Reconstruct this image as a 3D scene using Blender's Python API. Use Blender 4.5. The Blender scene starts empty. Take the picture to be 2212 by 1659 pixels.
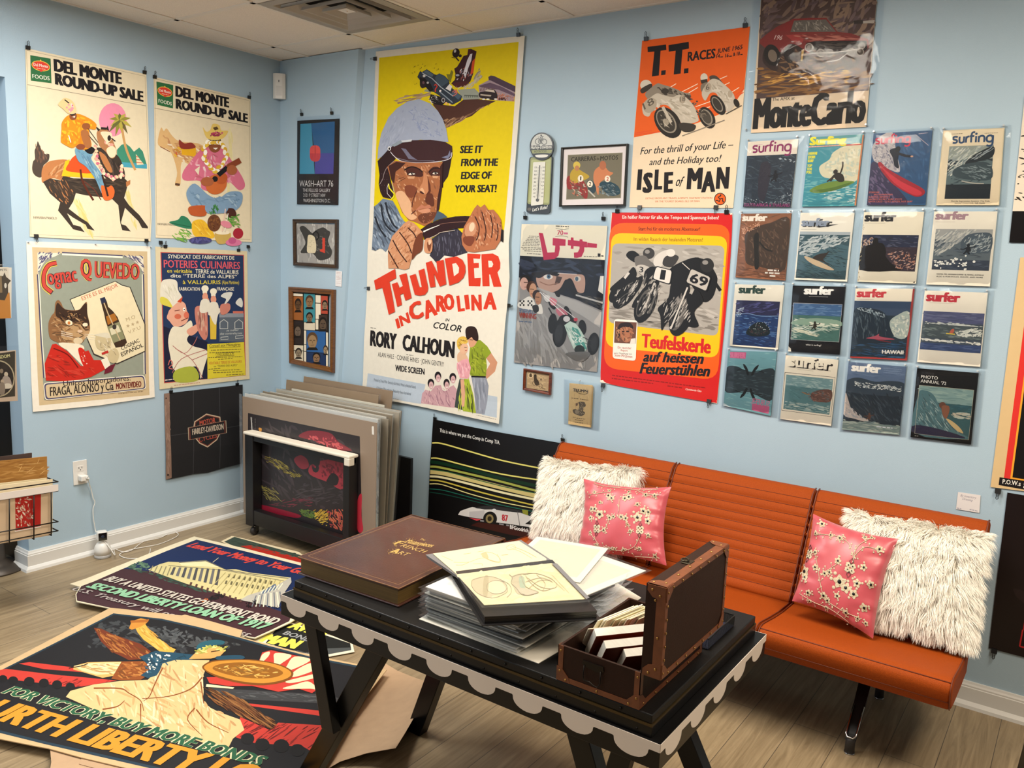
import bpy,bmesh,math,random
from mathutils import Vector as V3,Matrix
random.seed(7)
SC=bpy.context.scene
COL=SC.collection
W,H,FPX=2212,1659,1796.05
CAM=V3((4.1930,-3.4683,1.6296))
def _basis(a,b,c):
    ca,sa,cb,sb=math.cos(a),math.sin(a),math.cos(b),math.sin(b)
    f=V3((sa*cb,ca*cb,sb));r0=V3((ca,-sa,0));u0=r0.cross(f)
    return math.cos(c)*r0+math.sin(c)*u0,-math.sin(c)*r0+math.cos(c)*u0,f
CR,CU,CF=_basis(-0.6101,-0.1512,0.0387)
cam=bpy.data.cameras.new('camera');cam.sensor_width=36;cam.lens=FPX/W*36;cam.clip_start=.05
camo=bpy.data.objects.new('camera',cam);COL.objects.link(camo)
camo.matrix_world=Matrix(((CR.x,CU.x,-CF.x,CAM.x),(CR.y,CU.y,-CF.y,CAM.y),(CR.z,CU.z,-CF.z,CAM.z),(0,0,0,1)))
SC.camera=camo
vs=SC.view_settings;vs.view_transform='Standard';vs.look='None';vs.gamma=1;vs.use_curve_mapping=False
vs.exposure=0.42
wd=bpy.data.worlds.new('world');SC.world=wd;wd.use_nodes=True
bg=wd.node_tree.nodes['Background'];bg.inputs[0].default_value=(.80,.9,1,1);bg.inputs[1].default_value=.06
def troffer(x,y,w,col=(1,.93,.82),sx=.6,sy=1.2,z=2.72,name='ceiling_troffer'):
    l=bpy.data.lights.new(name,'AREA');l.shape='RECTANGLE';l.size=sx;l.size_y=sy;l.energy=w;l.color=col
    o=bpy.data.objects.new(name,l);COL.objects.link(o);o.location=(x,y,z);return o
troffer(1.2,-1.7,38,(1,.96,.9));troffer(3.0,-1.65,45,(1,.92,.8));troffer(4.9,-1.5,44,(1,.87,.7));troffer(.55,-2.55,16,(.93,.97,1),.6,.6);troffer(2.2,-4.0,14);troffer(4.4,-4.2,7)
day=troffer(-.2,-4.6,20,(.72,.86,1),2.2,2.0,1.3,'shop_window_daylight');day.rotation_euler=(math.radians(90),0,math.radians(-12))
def ray(x,y):return CF+CR*((x-W/2)/FPX)-CU*((y-H/2)/FPX)
def hit(x,y,P,N):
    d=ray(x,y);return CAM+d*((P-CAM).dot(N)/d.dot(N))
def onz(x,y,z):return hit(x,y,V3((0,0,z)),V3((0,0,1)))
def ony(x,y,Y):return hit(x,y,V3((0,Y,0)),V3((0,1,0)))
def onx(x,y,X):return hit(x,y,V3((X,0,0)),V3((1,0,0)))
PH=(0,0,1.)
def zp(z,pts):return [(z[0]+x/z[2],z[1]+y/z[2]) for x,y in pts]
def lin(h):
    out=[]
    for i in (0,2,4):
        c=int(h[i:i+2],16)/255;out.append(c/12.92 if c <= .04045 else ((c+.055)/1.055)**2.4)
    return tuple(out)
_M={}
def mat(name,col=None,rough=.5,metal=0,noise=0,nscale=40,bump=0,bscale=200,spec=.5,coat=0,attr=False,stretch=None,alpha=None,sheen=0,second=None):
    if name in _M:return _M[name]
    m=bpy.data.materials.new(name);m.use_nodes=True;nt=m.node_tree;b=nt.nodes['Principled BSDF'];L=nt.links
    b.inputs['Roughness'].default_value=rough;b.inputs['Metallic'].default_value=metal;b.inputs['Specular IOR Level'].default_value=spec
    b.inputs['Coat Weight'].default_value=coat;b.inputs['Coat Roughness'].default_value=.08;b.inputs['Sheen Weight'].default_value=sheen
    tc=nt.nodes.new('ShaderNodeTexCoord');vec=tc.outputs['Object']
    if stretch:
        mp=nt.nodes.new('ShaderNodeMapping');mp.inputs['Scale'].default_value=stretch;L.new(vec,mp.inputs[0]);vec=mp.outputs[0]
    if attr:
        at=nt.nodes.new('ShaderNodeAttribute');at.attribute_name='col';src=at.outputs['Color']
    else:
        rgb=nt.nodes.new('ShaderNodeRGB');rgb.outputs[0].default_value=(*lin(col),1);src=rgb.outputs[0]
    if noise or second:
        n=nt.nodes.new('ShaderNodeTexNoise');n.inputs['Scale'].default_value=nscale;n.inputs['Detail'].default_value=5;L.new(vec,n.inputs['Vector'])
        if second:
            cr=nt.nodes.new('ShaderNodeMapRange');cr.inputs[1].default_value=.35;cr.inputs[2].default_value=.65;L.new(n.outputs['Fac'],cr.inputs[0])
            mx=nt.nodes.new('ShaderNodeMix');mx.data_type='RGBA';L.new(cr.outputs[0],mx.inputs['Factor']);L.new(src,mx.inputs['A']);mx.inputs['B'].default_value=(*lin(second),1);src=mx.outputs['Result']
        else:
            cr=nt.nodes.new('ShaderNodeMapRange');cr.inputs[1].default_value=.25;cr.inputs[2].default_value=.75;cr.inputs[3].default_value=1-noise;cr.inputs[4].default_value=1+noise
            L.new(n.outputs['Fac'],cr.inputs[0])
            mx=nt.nodes.new('ShaderNodeVectorMath');mx.operation='SCALE';L.new(src,mx.inputs[0]);L.new(cr.outputs[0],mx.inputs['Scale']);src=mx.outputs[0]
    L.new(src,b.inputs['Base Color'])
    if bump:
        n2=nt.nodes.new('ShaderNodeTexNoise');n2.inputs['Scale'].default_value=bscale;n2.inputs['Detail'].default_value=3;L.new(vec,n2.inputs['Vector'])
        bp=nt.nodes.new('ShaderNodeBump');bp.inputs['Strength'].default_value=bump;bp.inputs['Distance'].default_value=.002;L.new(n2.outputs['Fac'],bp.inputs['Height']);L.new(bp.outputs[0],b.inputs['Normal'])
    _M[name]=m;return m
PRINT=mat('printed_paper',rough=.6,spec=.22,attr=True,noise=.02,nscale=30)
PAINT=mat('painted_print',rough=.6,spec=.22,attr=True,noise=.035,nscale=40)
GLOSS=mat('glossy_print',rough=.3,spec=.3,attr=True,noise=.02,nscale=30)
CLOTH=mat('printed_cloth',rough=.8,attr=True,noise=.08,nscale=300,bump=.3,bscale=900)
def film(name='clear_plastic_film',base=.012,bump=.12,bscale=9,tint=(.93,.95,.97)):
    m=bpy.data.materials.new(name);m.use_nodes=True;nt=m.node_tree;nt.nodes.clear();L=nt.links
    out=nt.nodes.new('ShaderNodeOutputMaterial');mix=nt.nodes.new('ShaderNodeMixShader');tr=nt.nodes.new('ShaderNodeBsdfTransparent');gl=nt.nodes.new('ShaderNodeBsdfGlossy')
    df=nt.nodes.new('ShaderNodeBsdfDiffuse');df.inputs[0].default_value=(.8,.82,.84,1);m2=nt.nodes.new('ShaderNodeMixShader');m2.inputs[0].default_value=.35
    tr.inputs[0].default_value=(*tint,1);gl.inputs['Roughness'].default_value=.07
    tc=nt.nodes.new('ShaderNodeTexCoord');n=nt.nodes.new('ShaderNodeTexNoise');n.inputs['Scale'].default_value=bscale;n.inputs['Detail'].default_value=2;n.inputs['Distortion'].default_value=1.2
    L.new(tc.outputs['Object'],n.inputs['Vector']);bp=nt.nodes.new('ShaderNodeBump');bp.inputs['Strength'].default_value=bump;bp.inputs['Distance'].default_value=.02
    L.new(n.outputs['Fac'],bp.inputs['Height']);L.new(bp.outputs[0],gl.inputs['Normal'])
    fr=nt.nodes.new('ShaderNodeFresnel');fr.inputs[0].default_value=1.4;L.new(bp.outputs[0],fr.inputs['Normal'])
    ad=nt.nodes.new('ShaderNodeMath');ad.operation='ADD';ad.inputs[1].default_value=base;ad.use_clamp=True;sc=nt.nodes.new('ShaderNodeMath');sc.operation='MULTIPLY';sc.inputs[1].default_value=.45;L.new(fr.outputs[0],sc.inputs[0]);L.new(sc.outputs[0],ad.inputs[0])
    L.new(gl.outputs[0],m2.inputs[1]);L.new(df.outputs[0],m2.inputs[2])
    L.new(ad.outputs[0],mix.inputs[0]);L.new(tr.outputs[0],mix.inputs[1]);L.new(m2.outputs[0],mix.inputs[2]);L.new(mix.outputs[0],out.inputs[0]);return m
FILM=film()
ORG={}
def tag(o,label=None,cat=None,group=None,kind=None):
    if label:o['label']=label
    if cat:o['category']=cat
    if group:o['group']=group
    if kind:o['kind']=kind
    return o
def thing(name,label,cat,loc,group=None):
    o=bpy.data.objects.new(name,None);o.empty_display_size=.05;COL.objects.link(o);o.location=V3(loc);ORG[o.name]=V3(loc)
    return tag(o,label,cat,group)
def link(name,verts,faces,mats,parent=None,midx=None,smooth=False,fcol=None,sm_list=None):
    """one mesh object; verts in world space; its origin is its parent's, or (top level) the middle of its base"""
    vv=[V3(v) for v in verts]
    if parent:org=ORG[parent.name]
    else:org=V3((sum(v.x for v in vv)/len(vv),sum(v.y for v in vv)/len(vv),min(v.z for v in vv)))
    me=bpy.data.meshes.new(name);me.from_pydata([v-org for v in vv],[],faces);o=bpy.data.objects.new(name,me);COL.objects.link(o)
    for m in (mats if isinstance(mats,(list,tuple)) else [mats]):me.materials.append(m)
    if midx:me.polygons.foreach_set('material_index',midx)
    if sm_list:me.polygons.foreach_set('use_smooth',sm_list)
    elif smooth:me.polygons.foreach_set('use_smooth',[True]*len(faces))
    if fcol:
        ca=me.color_attributes.new('col','FLOAT_COLOR','CORNER');data=[]
        for p in me.polygons:data.extend((*fcol[p.index],1)*p.loop_total)
        ca.data.foreach_set('color',data)
    ORG[o.name]=org
    if parent:o.parent=parent
    else:o.location=org
    return o
class MB:
    """collects solids, then links them as ONE mesh"""
    def __init__(s):s.v=[];s.f=[];s.m=[];s.sm=[];s.c=None
    def add(s,vs,fs,m=0,sm=False):
        b=len(s.v);s.v+=[V3(v) for v in vs];s.f+=[[i+b for i in f] for f in fs];s.m+=[m]*len(fs);s.sm+=[sm]*len(fs);return s
    def hexa(s,p,m=0):
        return s.add(p,[(3,2,1,0),(4,5,6,7),(0,1,5,4),(1,2,6,5),(2,3,7,6),(3,0,4,7)],m)
    def box(s,a,b,m=0,bev=0):
        x0,y0,z0=a;x1,y1,z1=b
        if bev:
            bm=bmesh.new();bmesh.ops.create_cube(bm,size=1)
            for v in bm.verts:v.co=V3(((x0+x1)/2+v.co.x*(x1-x0),(y0+y1)/2+v.co.y*(y1-y0),(z0+z1)/2+v.co.z*(z1-z0)))
            bmesh.ops.bevel(bm,geom=bm.edges[:],offset=bev,segments=2,profile=.5,affect='EDGES')
            bm.verts.index_update();s.add([v.co.copy() for v in bm.verts],[[v.index for v in f.verts] for f in bm.faces],m);bm.free();return s
        return s.hexa([(x0,y0,z0),(x1,y0,z0),(x1,y1,z0),(x0,y1,z0),(x0,y0,z1),(x1,y0,z1),(x1,y1,z1),(x0,y1,z1)],m)
    def frame(s,o,ax,ay,az,m=0,bev=0):
        o,ax,ay,az=V3(o),V3(ax),V3(ay),V3(az)
        p=[o,o+ax,o+ax+ay,o+ay,o+az,o+ax+az,o+ax+ay+az,o+ay+az]
        if ax.cross(ay).dot(az)<0:p=[p[3],p[2],p[1],p[0],p[7],p[6],p[5],p[4]]
        if bev:
            bm=bmesh.new();vs=[bm.verts.new(q) for q in p]
            for f in [(3,2,1,0),(4,5,6,7),(0,1,5,4),(1,2,6,5),(2,3,7,6),(3,0,4,7)]:bm.faces.new([vs[i] for i in f])
            bmesh.ops.bevel(bm,geom=bm.edges[:],offset=bev,segments=2,profile=.5,affect='EDGES');bm.verts.index_update()
            s.add([v.co.copy() for v in bm.verts],[[v.index for v in f.verts] for f in bm.faces],m);bm.free();return s
        return s.hexa(p,m)
    def tube(s,pts,r,n=8,m=0,closed=False,sm=True):
        pts=[V3(p) for p in pts];N=len(pts);b=len(s.v);prev=None
        for i,p in enumerate(pts):
            a=pts[(i-1) % N] if (i or closed) else p;c=pts[(i+1) % N] if (i<N-1 or closed) else p
            t=(c-a).normalized();ref=prev if prev and prev.cross(t).length>.05 else (V3((0,0,1)) if abs(t.z)<.9 else V3((1,0,0)))
            x=(ref-t*ref.dot(t)).normalized();prev=x;y=t.cross(x);rr=r[i] if isinstance(r,(list,tuple)) else r
            for k in range(n):
                an=2*math.pi*k/n;s.v.append(p+x*(math.cos(an)*rr)+y*(math.sin(an)*rr))
        for i in range(N if closed else N-1):
            j=(i+1) % N
            for k in range(n):s.f.append([b+i*n+k,b+i*n+(k+1) % n,b+j*n+(k+1) % n,b+j*n+k]);s.m.append(m);s.sm.append(sm)
        if not closed:
            s.f+=[[b+k for k in range(n)][::-1],[b+(N-1)*n+k for k in range(n)]];s.m+=[m,m];s.sm+=[False,False]
        return s
    def lathe(s,c,prof,n=20,m=0,axis=V3((0,0,1)),sm=True):
        c=V3(c);axis=axis.normalized();x=axis.orthogonal().normalized();y=axis.cross(x);b=len(s.v)
        for r,h in prof:
            for k in range(n):
                an=2*math.pi*k/n;s.v.append(c+axis*h+x*(r*math.cos(an))+y*(r*math.sin(an)))
        for i in range(len(prof)-1):
            for k in range(n):s.f.append([b+i*n+k,b+i*n+(k+1) % n,b+(i+1)*n+(k+1) % n,b+(i+1)*n+k]);s.m.append(m);s.sm.append(sm)
        s.f+=[[b+k for k in range(n)][::-1],[b+(len(prof)-1)*n+k for k in range(n)]];s.m+=[m,m];s.sm+=[False,False];return s
    def prism(s,pts,d,m=0):
        pts=[V3(p) for p in pts];d=V3(d);n=len(pts);nor=sum(((pts[i]-pts[0]).cross(pts[(i+1) % n]-pts[0]) for i in range(n)),V3())
        if nor.dot(d)<0:pts=pts[::-1]
        return s.add(pts+[p+d for p in pts],[list(range(n))[::-1],list(range(n,2*n))]+[[i,(i+1) % n,n+(i+1) % n,n+i] for i in range(n)],m)
    def grid(s,rows,m=0,sm=True,closed_u=False):
        b=len(s.v);n=len(rows[0])
        for r in rows:s.v+=[V3(p) for p in r]
        for i in range(len(rows)-1):
            for k in range(n if closed_u else n-1):s.f.append([b+i*n+k,b+i*n+(k+1) % n,b+(i+1)*n+(k+1) % n,b+(i+1)*n+k]);s.m.append(m);s.sm.append(sm)
        return s
    def build(s,name,mats,parent=None,fcol=None):return link(name,s.v,s.f,mats,parent,s.m,sm_list=s.sm,fcol=fcol)
def dup(root,dloc,label,cat=None,group=None):
    r=root.copy();COL.objects.link(r);r.location=root.location+V3(dloc);r['label']=label
    if group:r['group']=group
    for ch in list(root.children):
        c=ch.copy();COL.objects.link(c);c.parent=r
        for g in ch.children:d=g.copy();COL.objects.link(d);d.parent=c
    return r
_T={}
def tmesh(s,off,shear):
    k=(s,off,shear)
    if k not in _T:
        c=bpy.data.curves.new('lettering','FONT');c.body=s;c.size=1;c.offset=off;c.shear=shear;c.resolution_u=2;c.fill_mode='FRONT'
        o=bpy.data.objects.new('lettering',c);me=bpy.data.meshes.new_from_object(o)
        _T[k]=([(v.co.x,v.co.y) for v in me.vertices],[tuple(p.vertices) for p in me.polygons])
        bpy.data.objects.remove(o);bpy.data.curves.remove(c);bpy.data.meshes.remove(me)
    return _T[k]
def catmull(p,closed=True,k=4):
    n=len(p);out=[]
    for i in range(n if closed else n-1):
        g=lambda j:p[j % n] if closed else p[min(max(j,0),n-1)]
        a,b,c,d=g(i-1),g(i),g(i+1),g(i+2)
        for j in range(k):
            t=j/k;out.append(tuple(.5*(2*b[q]+(c[q]-a[q])*t+(2*a[q]-5*b[q]+4*c[q]-d[q])*t*t+(3*b[q]-a[q]-3*c[q]+d[q])*t**3) for q in (0,1)))
    if not closed:out.append(p[-1])
    return out
def inside(p,poly):
    x,y=p;r=False;n=len(poly)
    for i in range(n):
        (x1,y1),(x2,y2)=poly[i],poly[i-1]
        if (y1>y) != (y2>y) and x<(x2-x1)*(y-y1)/(y2-y1)+x1:r=not r
    return r
DZ=.0001
class Art:
    def __init__(s,P,U,Vv,z=PH):
        s.P,s.U,s.V=V3(P),V3(U).normalized(),V3(Vv).normalized();s.N=s.U.cross(s.V);s.z=z;s.quad=None
        s.v=[];s.f=[];s.c=[];s.lay=[];s.th=0;s.wu=[];s.wv=[];s.base=None
    def uv(s,x,y):
        if s.quad:
            a,b,c,d=s.quad;x,y=min(max(x/s.qs[0],0),1),min(max(y/s.qs[1],0),1)
            return tuple((a[k]*(1-x)+b[k]*x)*(1-y)+(d[k]*(1-x)+c[k]*x)*y for k in (0,1))
        q=hit(s.z[0]+x/s.z[2],s.z[1]+y/s.z[2],s.P,s.N)-s.P;return (q.dot(s.U),q.dot(s.V))
    def setquad(s,pts,size=(1000,1300),z=None,rect=True):
        s.quad=None
        if z:s.z=z
        q=[s.uv(*p) for p in pts]
        s.quad=q;s.qs=size;return s
    def raw(s,uvs,faces,col,lift=0):
        us=[p[0] for p in uvs];vs_=[p[1] for p in uvs];bb=(min(us),min(vs_),max(us),max(vs_));ly=0
        for b,l in s.lay:
            if l >= ly and b[0]<bb[2] and bb[0]<b[2] and b[1]<bb[3] and bb[1]<b[3]:ly=l+1
        s.lay.append((bb,ly));b=len(s.v);s.v+=[(p[0],p[1],ly*DZ+(lift[i] if isinstance(lift,list) else lift)) for i,p in enumerate(uvs)]
        cl=lin(col) if isinstance(col,str) else col;many=isinstance(col,list)
        for fi,f in enumerate(faces):
            a=0
            for i in range(len(f)):
                p,q=uvs[f[i]],uvs[f[(i+1) % len(f)]];a+=p[0]*q[1]-p[1]*q[0]
            s.f.append([i+b for i in (f if a>0 else f[::-1])]);s.c.append(cl[fi] if many else cl)
    def q(s,col,pts,sm=0):
        if sm:pts=catmull(pts)
        s.raw([s.uv(*p) for p in pts],[list(range(len(pts)))],col);return s
    def e(s,col,cx,cy,rx,ry=None,rot=0,n=22):
        ry=ry or rx;c,d=math.cos(math.radians(rot)),math.sin(math.radians(rot));pts=[]
        for i in range(n):
            a=2*math.pi*i/n;x,y=rx*math.cos(a),ry*math.sin(a);pts.append((cx+x*c-y*d,cy+x*d+y*c))
        return s.q(col,pts)
    def ring(s,col,cx,cy,rx,ry,w,n=28):return s.l(col,[(cx+rx*math.cos(2*math.pi*i/n),cy+ry*math.sin(2*math.pi*i/n)) for i in range(n+1)],w)
    def l(s,col,pts,w,sm=0,taper=0):
        if sm:pts=catmull(pts,False)
        n=len(pts);A=[];B=[]
        for i,p in enumerate(pts):
            a=pts[max(i-1,0)];b=pts[min(i+1,n-1)];dx,dy=b[0]-a[0],b[1]-a[1];L=math.hypot(dx,dy) or 1
            ww=w/2*(1-taper*i/max(n-1,1));A.append((p[0]-dy/L*ww,p[1]+dx/L*ww));B.append((p[0]+dy/L*ww,p[1]-dx/L*ww))
        P=[s.uv(*p) for p in A]+[s.uv(*p) for p in B];s.raw(P,[[i,i+1,n+i+1,n+i] for i in range(n-1)],col);return s
    def t(s,col,txt,x0,y0,x1,y1,h,b=0.,sh=0.,xs=0):
        vs_,fs=tmesh(txt,0,sh)
        if not vs_:return s
        hv,_=tmesh('H',0,0);cap=max(p[1] for p in hv);mn=min(p[0] for p in vs_);mx=max(p[0] for p in vs_)
        a,c=s.uv(x0,y0),s.uv(x1,y1);d=(c[0]-a[0],c[1]-a[1]);L=math.hypot(*d);n=(-d[1]/L,d[0]/L)
        t=s.uv(x0,y0-h);hh=(t[0]-a[0])*n[0]+(t[1]-a[1])*n[1]
        w=min(max(0,b)*1.3*hh,L*.16/len(txt));k=max(1,math.ceil(w/(.05*hh)))*2 if w>0 else 0;sc=(L-2*w)/L
        V_=[];F_=[];Z_=[];wy=min(w*.35,hh*.03)
        for i in range(-k//2,k//2+1):
            o=(w+w*(2*i/k) if k else 0)/L
            for dy in ((-wy,wy) if wy>hh*.012 else (0,)):
                B=len(V_)
                for x,y in vs_:
                    g=(x-mn)/(mx-mn)*sc+o;yy=hh*y/cap*(1-2*wy/hh)+wy+dy;Z_.append(len(F_)/len(fs)*.000009);V_.append((a[0]+d[0]*g+n[0]*yy,a[1]+d[1]*g+n[1]*yy))
                F_+=[tuple(B+j for j in f) for f in fs]
        s.raw(V_,F_,col,Z_);return s
    def st(s,cols,poly,n,L,w,ang,jit=20,seed=1):
        """brush strokes scattered inside a region"""
        R=random.Random(seed);xs=[p[0] for p in poly];ys=[p[1] for p in poly];k=0;tries=0;V_=[];F_=[];C_=[];Z_=[]
        rgb=[lin(c) if isinstance(c,str) else c for c in cols];me=[sum(c[i] for c in rgb)/len(rgb) for i in range(3)];rgb=[tuple(v*.72+m*.28 for v,m in zip(c,me)) for c in rgb]
        while k<n and tries<n*30:
            tries+=1;x,y=R.uniform(min(xs),max(xs)),R.uniform(min(ys),max(ys))
            if not inside((x,y),poly):continue
            a=math.radians(ang+R.uniform(-jit,jit));l=L*R.uniform(.5,1.2)/2;ww=w*R.uniform(.6,1.3)/2;ca,sa=math.cos(a),math.sin(a)
            if not (inside((x+l*.8*ca,y+l*.8*sa),poly) and inside((x-l*.8*ca,y-l*.8*sa),poly)):l*=.45
            k+=1;b=len(V_);z=R.uniform(0,.00009)
            for u,v in ((-l,0),(-l*.6,ww*.8),(0,ww),(l*.6,ww*.75),(l,0),(l*.6,-ww*.8),(0,-ww),(-l*.6,-ww*.7)):V_.append(s.uv(x+u*ca-v*sa,y+u*sa+v*ca));Z_.append(z)
            F_.append([b+i for i in range(8)]);C_.append(R.choice(rgb))
        if V_:s.raw(V_,F_,C_,Z_)
        return s
    def rr(s,col,quad,r):
        """rounded quadrilateral"""
        out=[];n=4
        for i in range(n):
            p,a,b=V3((*quad[i],0)),V3((*quad[i-1],0)),V3((*quad[(i+1) % n],0));ra=p+(a-p).normalized()*r;rb=p+(b-p).normalized()*r
            for j in range(6):
                t=j/5;w=ra*(1-t)**2+p*2*t*(1-t)+rb*t*t;out.append((w.x,w.y))
        return s.q(col,out)
    def squig(s,col,x0,y0,x1,y1,w):
        R=random.Random(int(x0*7+y0));t=0;L=math.hypot(x1-x0,y1-y0);vs_=[];fs=[]
        while t<L:
            g=min(R.uniform(1.5,4.5)*w,L-t);a,b=t/L,(t+g)/L;B=len(vs_)
            for tt,dy in ((a,-w/2),(b,-w/2),(b,w/2),(a,w/2)):vs_.append(s.uv(x0+(x1-x0)*tt,y0+(y1-y0)*tt+dy))
            fs.append([B,B+1,B+2,B+3]);t+=g+w*R.uniform(.5,1)
        s.raw(vs_,fs,col);return s
    def paper(s,col,pts,th=.0012,sm=0):
        if sm:pts=catmull(pts)
        s.q(col,pts);s.th=th;s.base=[tuple(v[:2]) for v in s.v[-len(pts):]];return s
    def build(s,name,m=None,parent=None,shift=0):
        v=list(s.v);f=list(s.f);c=list(s.c)
        if s.th and s.base:
            n=len(s.base);a=sum(s.base[i][0]*s.base[(i+1) % n][1]-s.base[i][1]*s.base[(i+1) % n][0] for i in range(n))
            B=s.base if a>0 else s.base[::-1];b=len(v);v+=[(p[0],p[1],0) for p in B]+[(p[0],p[1],-s.th) for p in B]
            f+=[[b+n+i,b+n+(i+1) % n,b+(i+1) % n,b+i] for i in range(n)]+[[b+n+i for i in range(n)][::-1]];c+=[s.c[0]]*(n+1)
        if s.wu or s.wv:
            bm=bmesh.new();vv=[bm.verts.new(p) for p in v];cl=bm.loops.layers.float_color.new('col')
            for ff,cc in zip(f,c):
                try:fa=bm.faces.new([vv[i] for i in ff])
                except ValueError:continue
                for lp in fa.loops:lp[cl]=(*cc,1)
            for ax,W_ in ((0,s.wu),(1,s.wv)):
                for pos,_ in W_[1:-1]:
                    co=V3((pos,0,0)) if ax==0 else V3((0,pos,0));no=V3((1,0,0)) if ax==0 else V3((0,1,0))
                    bmesh.ops.bisect_plane(bm,geom=bm.verts[:]+bm.edges[:]+bm.faces[:],plane_co=co,plane_no=no,dist=1e-7)
            def ip(W_,x):
                if not W_:return 0
                if x <= W_[0][0]:return W_[0][1]
                for (a,da),(b_,db) in zip(W_,W_[1:]):
                    if x <= b_:return da+(db-da)*(x-a)/(b_-a)
                return W_[-1][1]
            for q in bm.verts:q.co.z+=ip(s.wu,q.co.x)+ip(s.wv,q.co.y)
            bm.verts.index_update();v=[tuple(q.co) for q in bm.verts];c=[tuple(fa.loops[0][cl])[:3] for fa in bm.faces];f=[[q.index for q in fa.verts] for fa in bm.faces];bm.free()
        return link(name,[s.P+s.U*p[0]+s.V*p[1]+s.N*(p[2]+shift) for p in v],f,m or PRINT,parent,fcol=c)
def back(off=.004):return (V3((0,-off,0)),V3((1,0,0)),V3((0,0,1)))
def left(off=.004):return (V3((off,0,0)),V3((0,1,0)),V3((0,0,1)))
PILD=.03
def flat(z):return (V3((0,0,z)),V3((1,0,0)),V3((0,1,0)))
def wallart(pl,z=PH):return Art(*pl,z)
BLACKM=mat('black_lacquered_steel','141414',.35);STEEL=mat('bright_steel','c8c8c8',.25,1);CLEARPIN=mat('clear_pin_plastic','b9c2c8',.15,spec=.7)
_clip=None
def clip(px,py,pl,up,label):
    """binder clip gripping a sheet edge at photo pixel (px, py); up = direction (in the picture) its handles point"""
    P,U,Vv=pl;N=U.cross(Vv);c=hit(px,py,P,N);d=(U*up[0]+Vv*up[1]).normalized();e=N.cross(d)
    t=thing('binder_clip',label,'binder clip',c,'binder clips holding up the posters')
    b=MB();w=.0095
    b.prism([c+d*.012-N*.001+e*-w,c+d*-.005+N*.0012+e*-w,c+d*-.005-N*.0012+e*-w],e*2*w) if 0 else b.add(
        [c+d*.010+N*.0075-e*w,c+d*.010-N*.002-e*w,c-d*.007+N*.0032-e*w*1.05,c-d*.007-N*.0015-e*w*1.05,
         c+d*.010+N*.0075+e*w,c+d*.010-N*.002+e*w,c-d*.007+N*.0032+e*w*1.05,c-d*.007-N*.0015+e*w*1.05],
        [(0,2,6,4),(0,1,3,2),(4,6,7,5),(0,4,5,1),(2,3,7,6),(1,5,7,3)])
    b.build('clip_body',BLACKM,t)
    h=MB();o=c+d*.009+N*.006
    h.tube([o-e*.005,o+d*.010-e*.0028+N*.002,o+d*.018-e*.004+N*.003,o+d*.022+N*.004,o+d*.018+e*.004+N*.003,o+d*.010+e*.0028+N*.002,o+e*.005],.0013,6)
    h.build('handle',BLACKM,t);return t
UP,DN,LF,RT=(0,1),(0,-1),(-1,0),(1,0)
def pin(px,py,pl,label,m=None):
    P,U,Vv=pl;N=U.cross(Vv);c=hit(px,py,P,N)
    b=MB();b.lathe(c,[(.0012,-.003),(.0042,0),(.0042,.0012),(.0024,.003),(.0022,.006),(.0036,.0085),(.0034,.0095)],10,axis=N+V3((0,0,.15)))
    return tag(b.build('push_pin',m or CLEARPIN),label,'push pin','push pins in the wall')
def sleeve(pl,quad_px,parent,z=PH,name='plastic_sleeve',off=.0035,m=None,back_sheet=True,wave=.0012,sub=10):
    """clear bag: a thin wavy front film with a rim fold, over what it holds"""
    P,U,Vv=pl;N=U.cross(Vv);c=[hit(*zp(z,[p])[0],P,N) for p in quad_px];b=MB();R=random.Random(int(quad_px[0][0]*3+quad_px[0][1]));rows=[]
    for j in range(sub+1):
        y=j/sub;row=[]
        for i in range(sub+1):
            x=i/sub;e=min(x,1-x,y,1-y);row.append(c[0].lerp(c[1],x).lerp(c[3].lerp(c[2],x),y)+N*(off*min(1,e*9)+(R.uniform(-wave,wave) if 0<e<.15 else wave*.2*R.uniform(-1,1) if e else 0)+.0006))
        rows.append(row)
    b.grid(rows[::-1]);o=b.build(name,m or FILM,parent);o['label']='clear plastic sleeve';return o
ZA=(0,0,3.568);ZB=(0,430,3.568);ZC=(0,860,3.568);ZD=(580,60,3.568);ZE=(580,480,3.568);ZF=(1100,240,4.096);ZG=(1100,440,4.096)
ZH=(1340,0,3.814);ZI=(1560,240,3.393);ZJ=(1540,560,3.292);ZK=(480,780,3.072);ZL=(0,1140,3.16);ZM=(560,1080,3.253)
DM=(50,200,5.183);T1=(800,80,6.506);T2=(790,320,6.506);T3=(780,560,6.506)
CEIL=2.74
WALLM=mat('pale_blue_wall_paint','a9c0cf',.6,noise=.025,nscale=3,bump=.25,bscale=350)
TRIMM=mat('white_trim_paint','dedcd6',.35)
def struct(o):o['kind']='structure';return o
b=MB();b.box((-.15,0,0),(7.5,.12,CEIL));struct(b.build('wall_back',WALLM))
b=MB();b.box((-.12,-1.593,0),(0,0,CEIL));struct(b.build('wall_left',WALLM));b=MB();b.box((-.12,-6.5,2.352),(0,-1.5931,CEIL));struct(b.build('wall_header',WALLM))
b=MB();xa,xb=.425,.663
b.add([(0,-PILD,0),(xa,-PILD,0),(xb,-PILD,CEIL),(0,-PILD,CEIL),(xa+.012,-.0005,0),(xb+.022,-.0005,CEIL)],[(0,1,2,3),(1,4,5,2)]);struct(b.build('wall_corner',WALLM))
b=MB();b.box((-.95,-1.592,.02),(-.125,-1.55,2.3));struct(b.build('door_1',mat('black_door_paint','0c0c0e',.4)))
m=bpy.data.materials.new('grey_oak_planks');m.use_nodes=True;nt=m.node_tree;L=nt.links;P=nt.nodes['Principled BSDF'];P.inputs['Roughness'].default_value=.38
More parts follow.
